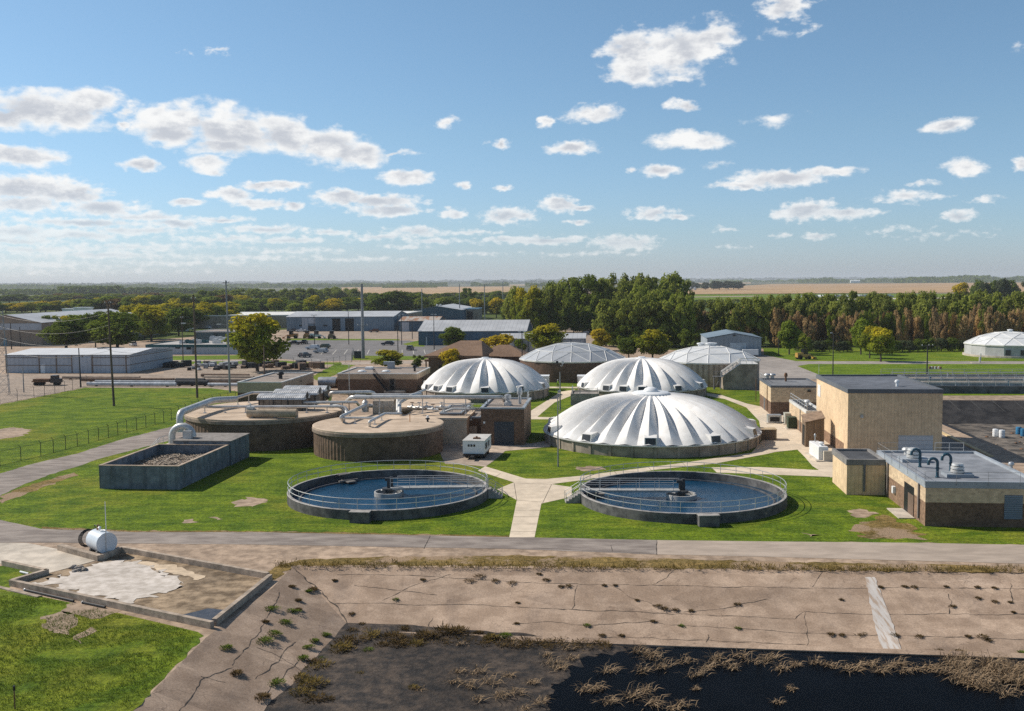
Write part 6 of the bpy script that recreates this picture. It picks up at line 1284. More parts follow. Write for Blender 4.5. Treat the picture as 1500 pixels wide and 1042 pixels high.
heap_things(16, 352, 412, 534, 540, [M_STOCK[0], M_STOCK[2]], 'scrap_stack', ['dark stack of scrap beneath the yellow green tree', 'rusty stack of scrap beneath the yellow green tree'], 'scrap', 'yard scrap', .5, 1.4)
heap_things(10, 415, 470, 536, 541, [M_STOCK[0], M_STOCK[2]], 'beam_stack', ['dark stack of beams by the office fence', 'rusty stack of beams by the office fence'], 'scrap', 'fence side stacks', .5, 1.6)
heap_things(8, 240, 290, 535.5, 538.5, [M_STOCK[0]], 'crate_stack', ['dark low crate in the yard beside the white warehouse'], 'crate', 'dark yard crates', .6, 1.6)
# barrels in the second lagoon
for x, y, m_, lbl in ((1458, 640, M_WHITE, 'left white barrel on the floor of the dark lagoon'), (1467.5, 641.5, M_WHITE, 'right white barrel on the floor of the dark lagoon'), (1492, 637, M_TEAL, 'left blue barrel on the floor of the dark lagoon'), (1499, 639.5, M_TEAL, 'right blue barrel at the photo edge in the dark lagoon')):
    q = G(x, y, z2); mb = MB(); r = thing('barrel', lbl, 'barrel', q); pbuild(mb.lathe([(.42, 0), (.45, .1), (.45, .42), (.48, .45), (.45, .48), (.45, .82), (.48, .85), (.45, .88), (.45, 1.2), (.42, 1.3), (.01, 1.3)], 16), 'drum', m_ if m_ is M_WHITE else mat('barrel_blue', (.03, .16, .30), var=.1, scale=1), r, True); pbuild(MB().lathe([(.06, 1.3), (.06, 1.36), (.01, 1.37)], 8, (.25, 0)), 'bung', M_BLACK, r)
heap = random.Random(4)
for i in range(30):
    q = G(heap.uniform(1440, 1530), heap.uniform(632, 668), z2 + .1); s = heap.uniform(.15, .4); mb = MB().sph((0, 0, 0), s, 6, 4, .5); tag(mb.build('debris_lump', M_RUST if i % 3 else M_CHIP, None, q), 'small brown debris lump on the floor of the dark lagoon', 'debris', 'debris on the dark lagoon floor')

# aeration tanks with rows of rails
p = G(1340, 576.5); r = thing('aeration_tank', 'long low concrete aeration tanks with rows of railings', 'tank', p, GA); W2 = 75; D2 = 26; hT = 1.5
pbuild(MB().ring(0, 0, W2, D2, -.05, hT, .5), 'tank_wall', M_DKCONC, r)
for k in (1, 2): pbuild(MB().box(.5, D2 * k / 3 - .6, -.05, W2 - .5, D2 * k / 3 + .6, hT - .01), 'divider_wall', M_CONCL, r)
for k in range(3): pbuild(MB().poly([(.5, D2 * k / 3 + .61), (W2 - .5, D2 * k / 3 + .61), (W2 - .5, D2 * (k + 1) / 3 - .61), (.5, D2 * (k + 1) / 3 - .61)], .7), 'water', M_WATER, r)
for k in range(4):
    for o_ in ((-.45, .45) if k in (1, 2) else (.1,)): y = min(D2 - .1, max(.1, D2 * k / 3 + o_)); pbuild(railing(MB(), [(0.1, y, hT), (W2 - .1, y, hT)], 1.1, .045, 2.6), 'guard_rail', M_RAIL, r)
for k in range(1, 12): pbuild(MB().bar((W2 * k / 12, D2 / 3 * (k % 3) + 2, .5), (W2 * k / 12, D2 / 3 * (k % 3) + 2, hT + .9), .16, 8), 'air_valve', M_TEAL if k % 2 else M_GALV, r)
heap = random.Random(9)
for i in range(7):
    q = G(1362 + i * 2.6, 540.5 + heap.uniform(-.2, .2)); tag(MB().lathe([(.3, 0), (.3, .5), (.1, .62), (.01, .64)], 10).build('cone_marker', M_PIPEW if i % 2 else M_RUST, None, q), ('white' if i % 2 else 'rusty') + ' small marker in the row on the far lawn', 'marker', ('white' if i % 2 else 'rusty') + ' markers on the far lawn')
q = G(1432, 532); r = thing('hydrant_box', 'small pale valve stand on a slab before the far right dome', 'valve stand', q); pbuild(MB().box(-1.8, -.6, 0, 1.8, .6, .12), 'slab', M_CONCL, r); pbuild(MB().bar((.6, 0, .1), (.6, 0, 1.6), .25, 8), 'standpipe', M_PIPEW, r)
pole('white marker pipe in front of the far right dome', 1436.5, 527, 518, .2, M_PIPEW, nm='marker_pole')

# ================================================================== BUILDINGS OF THE TOWN EDGE
M_STEEL = mat('white_steel', (.42, .45, .49), var=.06, scale=.3, big=.06, extra=ribs(.8, .03, 'xy', .9), coord='obj'); M_BLUES = mat('blue_grey_steel', (.17, .23, .285), var=.08, scale=.3, big=.08, extra=ribs(.8, .03, 'xy', .85), coord='obj'); M_BLUED = mat('deep_blue_steel', (.075, .125, .175), var=.1, scale=.3, big=.1, extra=ribs(.8, .03, 'xy', .85), coord='obj')
M_MROOF = mat('pale_metal_roof', (.47, .475, .48), var=.08, scale=.2, rough=.5, metal=.1, big=.1, extra=ribs(.7, .02, 'x', .92), coord='obj'); M_TEALF = mat('teal_fascia', (.03, .10, .115), var=.1, scale=1); M_TIMB = mat('timber_post', (.2, .15, .12), var=.2, scale=1); M_TAN = mat('tan_wall', (.30, .245, .19), var=.1, scale=.4); M_BROWNR = mat('brown_shingle_roof', (.20, .125, .08), var=.15, scale=2, big=.12); M_DRB = mat('drab_brick', (.13, .085, .065), var=.2, scale=2)
def gable(name, label, corner, right, eave, ridge, depth, wall, roofm, axis='x', rz=None, over=.3, h=None, rise=None):
    """a gabled shed: ridge along its width (axis x) or its depth (axis y)"""
    p = G(*corner); w = along_u(p, right) if right > 190 or right > corner[0] else right; h = h or height_at(p, eave)
    r = thing(name, label, 'building', p, GA if rz is None else rz)
    if rise is None:
        f = (lambda z: px_of(p + GU * (w / 2 if axis == 'y' else 0) + GV * (depth / 2 if axis == 'x' else 0) + Vector((0, 0, h + z)))[1] - ridge); rise = max(.4, bis(f, 0, 30))
    if axis == 'x': a, b, c, d, e, f_ = (0, 0, h), (w, 0, h), (0, depth / 2, h + rise), (w, depth / 2, h + rise), (0, depth, h), (w, depth, h)
    else: a, b, c, d, e, f_ = (0, 0, h), (0, depth, h), (w / 2, 0, h + rise), (w / 2, depth, h + rise), (w, 0, h), (w, depth, h)
    mb = MB()
    if axis == 'x': mb.add([(0, 0, -.1), (w, 0, -.1), (w, depth, -.1), (0, depth, -.1), (0, 0, h), (w, 0, h), (w, depth, h), (0, depth, h), (0, depth / 2, h + rise), (w, depth / 2, h + rise)], [(0, 1, 5, 4), (1, 2, 6, 9, 5), (2, 3, 7, 6), (3, 0, 4, 8, 7)])
    else: mb.add([(0, 0, -.1), (w, 0, -.1), (w, depth, -.1), (0, depth, -.1), (0, 0, h), (w, 0, h), (w, depth, h), (0, depth, h), (w / 2, 0, h + rise), (w / 2, depth, h + rise)], [(0, 1, 5, 8, 4), (1, 2, 6, 5), (2, 3, 7, 9, 6), (3, 0, 4, 7)])
    pbuild(mb, 'wall', wall, r); o = over; mb = MB()
    V = [Vector(q) for q in (a, b, c, d, e, f_)]; s = Vector((1, 0, 0)) if axis == 'x' else Vector((0, 1, 0)); t = Vector((0, 1, 0)) if axis == 'x' else Vector((1, 0, 0)); dz = Vector((0, 0, .12)); dr = Vector((0, 0, o * rise / (depth / 2 if axis == 'x' else w / 2)))
    Q = [V[0] - s * o - t * o - dr, V[1] + s * o - t * o - dr, V[2] - s * o, V[3] + s * o, V[4] - s * o + t * o - dr, V[5] + s * o + t * o - dr]; Q = [q + dz for q in Q]; Q2 = [q + dz for q in Q]
    mb.add(Q + Q2, [(6, 7, 9, 8), (8, 9, 11, 10), (0, 2, 3, 1), (2, 4, 5, 3), (0, 1, 7, 6), (4, 10, 11, 5), (0, 6, 8, 2), (2, 8, 10, 4), (1, 3, 9, 7), (3, 5, 11, 9)] if axis == 'x' else [(6, 8, 9, 7), (8, 10, 11, 9), (0, 1, 3, 2), (2, 3, 5, 4), (0, 6, 7, 1), (4, 5, 11, 10), (0, 2, 8, 6), (2, 4, 10, 8), (1, 7, 9, 3), (3, 9, 11, 5)]); pbuild(mb, 'roof', roofm, r)
    return r, w, h, rise
wh, w, h, ri = gable('white_warehouse', 'long white metal warehouse with timber posts behind the gravel yard', (9, 546.5), 190, 521, 511.5, 26, M_STEEL, mat('white_metal_roof', (.60, .60, .60), var=.06, scale=.3, rough=.5, big=.06))
for f in (.0, .27, .41, .535, .62, .70, .97): pbuild(MB().box(w * f, -.12, 0, w * f + .28, -.0, h), 'post', M_TIMB, wh)
for z in (h * .42, h * .86): pbuild(MB().box(0, -.09, z, w, -.0, z + .16), 'girt', M_TIMB, wh)
pbuild(MB().box(w * .545, -.14, 0, w * .695, .02, h * .9), 'sliding_door', M_STEEL, wh); pbuild(MB().box(w * .285, -.08, 0, w * .32, .02, 2.2), 'door', M_WHITE, wh)
for z in (h * .45, h * .9): pbuild(MB().box(w - .0, .2, z, w + .07, 25.8, z + .14), 'side_girt', M_TIMB, wh)
tl_, w, h = flat_house('teal_trim_building', 'long white building with teal roof edge and cluttered rooftop plant', 'building', (214, 519.5), 350, 505, 26, None, M_STEEL, None, mat('light_roof', (.40, .38, .36), var=.1, scale=.4), M_TEALF, .9)
for f, ww, z0, z1 in ((.32, 1.6, 1.9, 2.6), (.44, 1.6, 1.6, 2.6), (.50, 1.2, 0, 2.3)): pbuild(MB().box(w * f, -.06, z0, w * f + ww, .02, z1), 'window' if z0 else 'door', M_DARK if z0 != 0 else M_DOORG, tl_)
random.seed(2)
for i in range(12): x, y, s = random.uniform(4, w - 5), random.uniform(5, 24), random.uniform(.8, 2.0); pbuild(MB().box(x, y, h - .2, x + s * 1.6, y + s, h - .2 + s * .7).box(x + .2, y + .2, h - .2 + s * .7, x + s * .8, y + s * .8, h - .1 + s * .8), 'rooftop_unit', random.choice((M_GALV, M_PIPEW, M_TEALF)), tl_)
pent, w, h = flat_house('teal_upper_block', 'teal sided upper block rising behind the teal trimmed roof', 'building', (285, 507), 347, 485.5, 18, None, mat('teal_wall', (.085, .13, .14), var=.1, scale=.5, extra=ribs(.12, .1, 'x', .5)), None, M_ROOFG, M_COPE, .4)
fa, w, h, ri = gable('tan_factory', 'tan gabled factory front with pale blue band at the far left', (-40, 507), 62, 474, 462, 80, M_TAN, M_MROOF, 'y')
pbuild(MB().box(-.05, -.08, h - 2.6, w, .02, h - .1), 'pale_band', mat('pale_blue_band', (.42, .46, .50), var=.05, scale=.5), fa)
pbuild(MB().box(w * .45, -.06, 0, w * .49, .02, 3), 'door', mat('blue_door', (.05, .25, .36)), fa)
f2, w, h, ri = gable('grey_factory_wing', 'long grey roofed factory wing stretching right from the tan gable', (62, 500), 150, 472, 459, 60, M_TAN, mat('grey_metal_roof', (.33, .34, .36), var=.1, scale=.2, extra=ribs(.5, .02, 'x', .9), coord='obj'))
f3, w, h = flat_house('white_roof_factory', 'white flat roofed factory with two rooftop boxes behind the dark trees', 'building', (98, 482), 178, 463, 60, None, M_TAN, None, mat('white_membrane', (.66, .65, .62), var=.05, scale=.3), M_COPE, .5)
for px, s in ((100, 3.6), (119, 4.5)): q = on_face(f3, 2, h, px, 459); pbuild(MB().box(q.x - s, q.y, h - .3, q.x + s, q.y + 5, h + s * .6).box(q.x - s - .3, q.y - .3, h + s * .6, q.x + s + .3, q.y + 5.3, h + s * .75), 'rooftop_unit', M_WHITE, f3)
b1, w, h, ri = gable('blue_machine_shed', 'long pale blue machine shed with dark open bays beyond the parking lot', (420, 485.5), 577, 465, 457, 34, M_BLUES, M_MROOF)
for a, b, z1 in ((.43, .505, .9), (.55, .63, .9), (.20, .275, .38)): pbuild(MB().box(w * a, -.06, 0, w * b, .02, h * z1), 'open_bay', M_DARK, b1)
pbuild(MB().box(w * .145, -.08, 0, w * .2, .02, h * .97), 'pale_panel', M_STEEL, b1); pbuild(MB().box(w * .205, -.06, h * .55, w * .27, .02, h * .95), 'upper_window', M_STEEL, b1)
for f in (.12, .345): pbuild(MB().box(w * f, -.05, h * .35, w * f + 2, .02, h * .45), 'window', M_DARK, b1)
b2, w, h, ri = gable('long_blue_shed', 'long deep blue shed with pale metal roof behind the brown roofed office', (613, 506), 771, 486, 470, 28, M_BLUED, M_MROOF)
for f in (.07, .34): pbuild(MB().box(w * f, -.12, 0, w * f + .5, 0, h * .6), 'bollard_post', M_STEEL, b2)
b3, w, h, ri = gable('blue_gable_hall', 'blue hall with shallow gable end and roof vents beyond the parking lot', (606, 470.5), 676, 455, 449, 60, M_BLUED, M_MROOF, 'y')
for x in (.45, .52): pbuild(MB().lathe([(.7, h + ri * .8), (.7, h + ri + .9), (.02, h + ri + 1.3)], 10, (w * x, 8)), 'roof_vent', M_GALV, b3)
b4, w, h, ri = gable('rusty_roof_lean_to', 'lean-to with rusty streaked roof between the blue buildings', (585, 486), 642, 471, 464.5, 20, M_BLUED, mat('rust_roof', (.45, .40, .35), var=.2, scale=.5, c2=(.28, .15, .09), stretch=(1, .2, 1), lo=.45, hi=.6))
pbuild(MB().box(w * .05, -.05, 0, w * .25, .02, h * .9), 'door', M_STEEL, b4)
b5, w, h = flat_house('blue_awning_house', 'small tan building with blue awning roof right of the blue hall', 'building', (677, 468.5), 701, 452, 18, None, M_TAN, None, mat('blue_roof', (.16, .28, .38)), mat('blue_edge', (.2, .32, .42)), .6); pbuild(MB().box(w * .3, -.05, 0, w * .65, .02, 5), 'garage_opening', M_DARK, b5)
gr_, w, h, ri = gable('garage_row', 'white row of garages behind the rear left faceted dome', (733, 520), 857, 497, 489.5, 12, M_STEEL, M_MROOF)
for k in range(6): pbuild(MB().box(w * (k / 6 + .03), -.06, 0, w * (k / 6 + .135), .02, h * .85), 'garage_door', M_DOORW, gr_)
for k in range(7): pbuild(MB().box(w * k / 6 - .1, -.1, 0, w * k / 6 + .2, 0, h), 'pilaster', M_BLUES, gr_)
sg, w, h, ri = gable('steel_garage', 'pale blue steel garage with low gable behind the rear right faceted dome', (1036, 522), 1115, 496, 489, 22, mat('pale_blue_steel', (.27, .31, .345), var=.06, scale=.3, extra=ribs(.8, .03, 'xy', .88), coord='obj'), M_BLUES, 'y')
pbuild(MB().box(w * .42, -.06, 0, w * .72, .02, h * .75), 'roller_door', mat('pale_blue_door', (.40, .46, .50), extra=ribs(1.2, .02, 'z', .85)), sg); pbuild(MB().box(w * .48, -.3, h + ri * .5, w * .52, 0, h + ri * .5 + .4), 'lamp', M_BLACK, sg)
# brown hipped office
p = G(628, 551); w = along_u(p, 702); h = height_at(p, 521); d = 20; r = thing('hipped_office', 'brown brick office with broad brown hipped roof among yellow trees', 'building', p, GA)
pbuild(MB().ring(0, 0, w, d, -.05, h, .3), 'wall', M_DRB, r); rr = height_at(p + GU * 8 + GV * 10, 499)
mb = MB(); o = 1.0; mb.add([(-o, -o, h), (w + o, -o, h), (w + o, d + o, h), (-o, d + o, h), (w * .52, d * .5, rr), (w * .95, d * .5, rr), (-o, -o, h - .5), (w + o, -o, h - .5), (w + o, d + o, h - .5), (-o, d + o, h - .5)], [(0, 1, 5, 4), (1, 2, 5), (2, 3, 4, 5), (3, 0, 4), (6, 7, 1, 0), (7, 8, 2, 1), (8, 9, 3, 2), (9, 6, 0, 3)]); pbuild(mb, 'roof', M_BROWNR, r)
for f in (.2, .5, .8): pbuild(MB().box(w * f, -.06, .9, w * f + 1.3, .02, 2.6), 'window', M_DARK, r)
e0 = G(744, 540); r = thing('hipped_wing', 'brown roofed end wing of the office behind the leftmost dome', 'building', e0, GA); pbuild(MB().box(-8, 0, 0, 4.5, 10, 3.2), 'wall', M_DRB, r); mb = MB(); mb.add([(-9, -1, 3.2), (5.5, -1, 3.2), (5.5, 11, 3.2), (-9, 11, 3.2), (-3, 5, 6), (0, 5, 6)], [(0, 1, 5, 4), (1, 2, 5), (2, 3, 4, 5), (3, 0, 4), (3, 2, 1, 0)]); pbuild(mb, 'roof', M_BROWNR, r)
p = G(622, 548); r = thing('office_porch', 'brown porch with posts at the left end of the hipped office', 'porch', p, GA); pbuild(MB().box(0, 0, 3.1, 3.5, 6, 3.6), 'roof', M_BROWNR, r)
for x in (.2, 3.0): pbuild(MB().box(x, .2, 0, x + .3, .5, 3.1), 'post', M_TIMB, r)
# far sheds seen over the trees
for px, py, wpx, t, lbl, m_ in ((-20, 441.5, 190, 435.5, 'very long low pale shed far beyond the left trees', M_MROOF), (1246, 414.5, 14, 410.5, 'white farm shed on the right horizon', M_WHITE), (1279, 413.5, 8, 411, 'small white farm shed right of the larger one', M_WHITE), (1001, 424.5, 12, 420, 'grey farm shed left of the farmstead trees', M_GALV)):
    p = G(px, py); w = along_u(p, px + wpx) if wpx < 100 else (G(px + wpx, py) - p).length; h = height_at(p, t); r = thing('distant_shed', lbl, 'shed', p, GA if wpx < 100 else R(-2)); pbuild(MB().box(0, 0, 0, w, w * .3, h * .7), 'wall', m_ if m_ is not M_MROOF else M_STEEL, r); mb = MB(); d = w * .3; mb.add([(0, 0, h * .7), (w, 0, h * .7), (w, d, h * .7), (0, d, h * .7), (0, d / 2, h), (w, d / 2, h)], [(0, 1, 5, 4), (2, 3, 4, 5), (1, 2, 5), (3, 0, 4)]); pbuild(mb, 'roof', m_, r)
for px, lbl in ((1012, 'left grey grain bin of the far farmstead'), (1018, 'right grey grain bin of the far farmstead')): p = G(px, 425.5); h = height_at(p, 420.5); r = thing('grain_bin', lbl, 'silo', p); pbuild(MB().lathe([(h * .42, 0), (h * .42, h * .75)], 16), 'bin_wall', M_GALV, r, True); pbuild(MB().lathe([(h * .45, h * .74), (.1, h)], 16), 'roof', M_GALV, r)
p = G(815.5, 428); h = height_at(p, 413); r = thing('grain_elevator', 'slender white grain elevator beyond the poplar grove', 'tower', p); s = h * .10; pbuild(MB().box(-s * 1.6, -s, 0, s * 1.6, s, h * .85).box(-s * .9, -s * .8, h * .85, s * .9, s * .8, h), 'shaft', M_WHITE, r); pbuild(MB().box(-s * 1.1, -s * .9, h, s * 1.1, s * .9, h * 1.03), 'roof', M_GALV, r)

# ================================================================== VEHICLES
M_GLASSD = mat('dark_glass', (.015, .018, .022), var=.1, scale=1, rough=.12, spec=.6); M_TYRE = mat('tyre', (.02, .02, .02), var=.1, scale=1)
def paint(n, c): return mat('paint_' + n, c, rough=.3, var=.03, scale=.3, spec=.5, big=.02)
def make_car(label, pick=False):
    r = thing('parked_car', label, 'pickup' if pick else 'car', (0, 0, 0), 0, None); W = 1.8; P_ = paint('silver', (.40, .41, .42))
    prof = [(-2.35, .35), (2.35, .35), (2.4, .75), (2.25, .95), (1.1, 1.08), (.35, 1.62), (-.75 if pick else -1.75, 1.66), (-.9 if pick else -2.2, 1.12), (-2.38, 1.08), (-2.4, .7)]
    def ext(pr, w, ins=0): n = len(pr); mb = MB(); mb.add([(x, -w / 2 + (ins if z > 1.2 else 0), z) for x, z in pr] + [(x, w / 2 - (ins if z > 1.2 else 0), z) for x, z in pr], [tuple(range(n)), tuple(range(n, 2 * n))[::-1]] + [(i, n + i, n + (i + 1) % n, (i + 1) % n) for i in range(n)]); return mb
    pbuild(ext(prof, W, .16), 'body', P_, r)
    xr = -.72 if pick else -1.72
    for s in (-1, 1): mb = MB(); y0, y1 = s * (W / 2 - .06), s * (W / 2 - .145); mb.add([(.85, y0, 1.18), (xr - .1, y0, 1.18), (xr, y1, 1.56), (.32, y1, 1.54)], [(0, 1, 2, 3) if s < 0 else (3, 2, 1, 0)]); pbuild(mb, 'side_window', M_GLASSD, r)
    mb = MB(); mb.add([(1.06, -.72, 1.13), (1.06, .72, 1.13), (.42, .68, 1.6), (.42, -.68, 1.6)], [(0, 1, 2, 3)]); pbuild(mb, 'windscreen', M_GLASSD, r)
    mb = MB(); a, b = ((-.80, 1.62), (-.93, 1.14)) if pick else ((-1.80, 1.62), (-2.22, 1.16)); mb.add([(a[0] - .02, -.66, a[1]), (a[0] - .02, .66, a[1]), (b[0] - .02, .7, b[1]), (b[0] - .02, -.7, b[1])], [(0, 1, 2, 3)]); pbuild(mb, 'rear_window', M_GLASSD, r)
    for x in (-1.45, 1.45):
        for s in (-1, 1): wl = pbuild(MB().tube([(x, s * .72, .36), (x, s * .93, .36)], .36, 16), 'wheel', M_TYRE, r); pbuild(MB().tube([(x, s * .92, .36), (x, s * .945, .36)], .2, 10), 'rim', M_GALV, wl)
    for s in (-1, 1): pbuild(MB().cbox((2.3, s * .62, .82), (.2, .35, .16)), 'headlight', M_WHITE, r); pbuild(MB().cbox((-2.38, s * .68, .92), (.06, .2, .3)), 'tail_light', mat('red_lens', (.25, .01, .01)), r)
    return r
suv = make_car('silver grey estate car in the middle of the parked group'); suv.location = G(470, 517.5); suv.rotation_euler = (0, 0, R(168)); suv['group'] = 'vehicles in the parking lot'
truck = make_car('black pickup at the back left of the parking lot', True); truck.location = G(431, 505); truck.rotation_euler = (0, 0, R(176)); truck['group'] = 'vehicles in the parking lot'
for src, px, py, rz, c, lbl in ((suv, 458, 512, 170, ('white', (.62, .63, .64)), 'white car parked just behind the silver estate'), (suv, 474, 510.5, 175, ('olive', (.10, .11, .07)), 'olive car at the back of the parked group'), (suv, 446.5, 523.5, 65, ('graphite', (.10, .105, .11)), 'graphite car nearest the fence seen from behind'), (suv, 568, 506, 176, ('navy', (.05, .055, .065)), 'dark estate car alone in the middle of the lot'), (suv, 601, 513, 85, ('charcoal', (.12, .125, .135)), 'grey car seen end on at the right of the lot'), (truck, 446, 504, 90, ('black', (.025, .025, .028)), 'dark pickup parked end on beside the black one'), (suv, 812, 478, 176, ('white', (.62, .63, .64)), 'white car behind the garage row'), (suv, 858, 491, 150, ('navy', (.05, .055, .065)), 'dark car at the right end of the garage row'), (truck, 441, 486.5, 178, ('white', (.62, .63, .64)), 'white pickup before the blue machine shed'), (truck, 430, 486, 178, ('navy', (.05, .055, .065)), 'dark pickup before the blue machine shed'), (suv, 548, 487, 175, ('rust', (.12, .06, .04)), 'rust brown car at the right end of the blue machine shed')):
    dup(src, G(px, py), R(rz), lbl, 'vehicles in the parking lot', mats={'body': paint(*c)})
truck.children[0].material_slots[0].link = 'OBJECT'; truck.children[0].material_slots[0].material = paint('black', (.025, .025, .028))
random.seed(14); VS = [('white', (.62, .63, .64)), ('silver', (.40, .41, .42)), ('navy', (.05, .055, .065))]
for i, (x, y) in enumerate(((278, 484), (305, 481.5), (312, 480), (322, 479), (330, 478.5), (340, 478), (514, 451), (520, 450.5), (508, 452), (195, 507), (270, 486), (318, 481))): dup(suv, G(x, y), R(random.uniform(0, 180)), 'pale small car half hidden by the trees beyond the teal trimmed building' if x < 400 else 'pale small car parked beyond the blue machine shed', 'cars beyond the teal trimmed building' if x < 400 else 'cars beyond the machine shed', mats={'body': paint(*VS[0 if x < 400 else 1])})
for i in range(26): x = 1180 + i * 4.9 + random.uniform(-1.5, 1.5); dup(suv, G(x, 436.6 - i * .03), R(random.uniform(0, 180)), 'tiny pale vehicle in the long row parked beyond the right tree belt', 'vehicle row beyond the right tree belt', scale=2.2, mats={'body': paint('white', (.62, .63, .64))})
# machines
def machine(label, px, py, c, rz, s=1.0, kind='loader', grp=None):
    r = thing('yard_machine', label, kind, G(px, py), R(rz), grp); r.scale = (s,) * 3; P_ = paint(*c)
    pbuild(MB().box(-2.2, -.9, .6, 1.8, .9, 1.5).box(-2.2, -.8, 1.5, -.4, .8, 1.9), 'body', P_, r); pbuild(MB().box(-.4, -.75, 1.5, 1.0, .75, 2.9).box(-.55, -.85, 2.9, 1.15, .85, 3.02), 'cab', M_GLASSD, r)
    for x, q in ((-1.4, .65), (1.3, .5)):
        for y in (-1, 1): pbuild(MB().tube([(x, y * .8, q), (x, y * 1.15, q)], q, 14), 'wheel', M_TYRE, r)
    pbuild(MB().tube([(1.7, 0, 1.2), (2.6, 0, .9), (3.2, 0, .5)], .15, 6).box(3.0, -1.1, .1, 3.5, 1.1, .7), 'bucket', P_, r); return r
machine('yellow tractor with mower on the far lawn road', 1177, 526.5, ('loader_yellow', (.42, .25, .06)), 10, 1.0, 'tractor')
for px, py, c, rz, lbl in ((428, 496, ('orange', (.40, .18, .05)), 180, 'orange loader at the left end of the gravel yard'), (450, 496, ('orange_dark', (.30, .14, .05)), 90, 'dark orange machine beside the orange loader'), (463, 496, ('white', (.62, .63, .64)), 0, 'white utility truck in the gravel yard row'), (486, 496.5, ('brown', (.20, .13, .09)), 90, 'brown tractor alone at the right of the gravel yard row'), (866, 478, ('loader_yellow', (.42, .25, .06)), 170, 'yellow excavator half hidden by the poplars')): machine(lbl, px, py, c, rz, 1.1, 'machine', 'yard machines')
p = G(50, 564.5); r = thing('flatbed_trailer', 'brown flatbed truck on the gravel before the white warehouse', 'truck', p, R(-3)); pbuild(MB().box(0, -1.1, .8, 4.2, 1.1, 1.05).box(.2, -.9, 1.05, 4.0, .9, 1.5), 'flatbed', M_RUST, r); pbuild(MB().box(4.3, -1.0, .6, 6.3, 1.0, 1.5).box(4.4, -.9, 1.5, 5.6, .9, 2.3), 'cab', paint('black', (.025, .025, .028)), r)
for x in (.8, 1.8, 5.5): pbuild(MB().tube([(x, -1.1, .42), (x, 1.1, .42)], .42, 12), 'axle', M_TYRE, r)
p = G(1088, 523); r = thing('white_container', 'white box trailer beside the steel garage', 'trailer', p, GA); pbuild(MB().box(0, 0, .5, 4.6, 2.2, 2.2), 'box', M_WHITE, r); pbuild(MB().box(.2, .1, .15, 4.4, 2.1, .49), 'chassis', M_BLACK, r)
p = G(1079, 519); r = thing('dark_bin', 'dark rounded bin beside the steel garage door', 'bin', p, GA); pbuild(MB().lathe([(1.1, 0), (1.2, 1.6), (.7, 2.0), (.02, 2.1)], 14), 'drum', M_BLACK, r, True); pbuild(MB().lathe([(.3, 2.0), (.3, 2.2), (.02, 2.25)], 10), 'lid', M_GALV, r)
p = G(524, 525); tag(MB().box(-1, -.7, 0, 1, .7, 2.1).box(-1.1, -.8, 2.1, 1.1, .8, 2.2).build('transformer_cabinet', mat('cabinet_dark', (.05, .06, .065)), None, p), 'dark cabinet at the foot of the thick tapered pole', 'cabinet')

# ================================================================== THE WORKER
p = G(817, 568.3)
V = [(0, 0, .95), (0, 0, 1.15), (0, .01, 1.40), (0, .0, 1.53), (0, -.01, 1.66), (.19, .01, 1.42), (.27, .03, 1.16), (.28, -.08, .93), (-.19, .01, 1.42), (-.27, .02, 1.17), (-.25, -.1, .95), (.10, 0, .90), (.12, -.06, .50), (.12, .0, .09), (.13, -.14, .04), (-.10, 0, .90), (-.12, .10, .50), (-.13, .22, .11), (-.14, .10, .05)]
E_ = [(0, 1), (1, 2), (2, 3), (3, 4), (2, 5), (5, 6), (6, 7), (2, 8), (8, 9), (9, 10), (0, 11), (11, 12), (12, 13), (13, 14), (0, 15), (15, 16), (16, 17), (17, 18)]
RD = [.15, .14, .16, .06, .105, .075, .052, .042, .075, .052, .042, .095, .07, .05, .045, .095, .07, .05, .045]
me = bpy.data.meshes.new('person'); me.from_pydata(V, E_, []); wk = bpy.data.objects.new('person', me); col.objects.link(wk); wk.location = p; wk.rotation_euler = (0, 0, R(200))
me.materials.append(mat('work_trousers', (.035, .04, .06), var=.1, scale=2))
sk = wk.modifiers.new('skin', 'SKIN'); wk.modifiers.new('sub', 'SUBSURF').render_levels = 2
for i, q in enumerate(RD): me.skin_vertices[0].data[i].radius = (q, q)
me.skin_vertices[0].data[0].use_root = True
tag(wk, 'worker in a lime vest and white helmet standing on the path between the rear domes', 'person')
pbuild(MB().lathe([(.185, .93), (.19, 1.15), (.205, 1.36), (.15, 1.47), (.075, 1.5)], 16), 'safety_vest', mat('lime_vest', (.38, .60, .06), var=.05, scale=1), wk, True)
pbuild(MB().sph((0, -.01, 1.70), .118, 14, 8, .8, -.1).lathe([(.14, 1.70), (.118, 1.71)], 14, (0, -.01)), 'helmet', M_WHITE, wk, True)
pbuild(MB().sph((0, -.015, 1.63), .098, 14, 8, 1.2), 'face', mat('skin_tone', (.42, .26, .18)), wk, True)
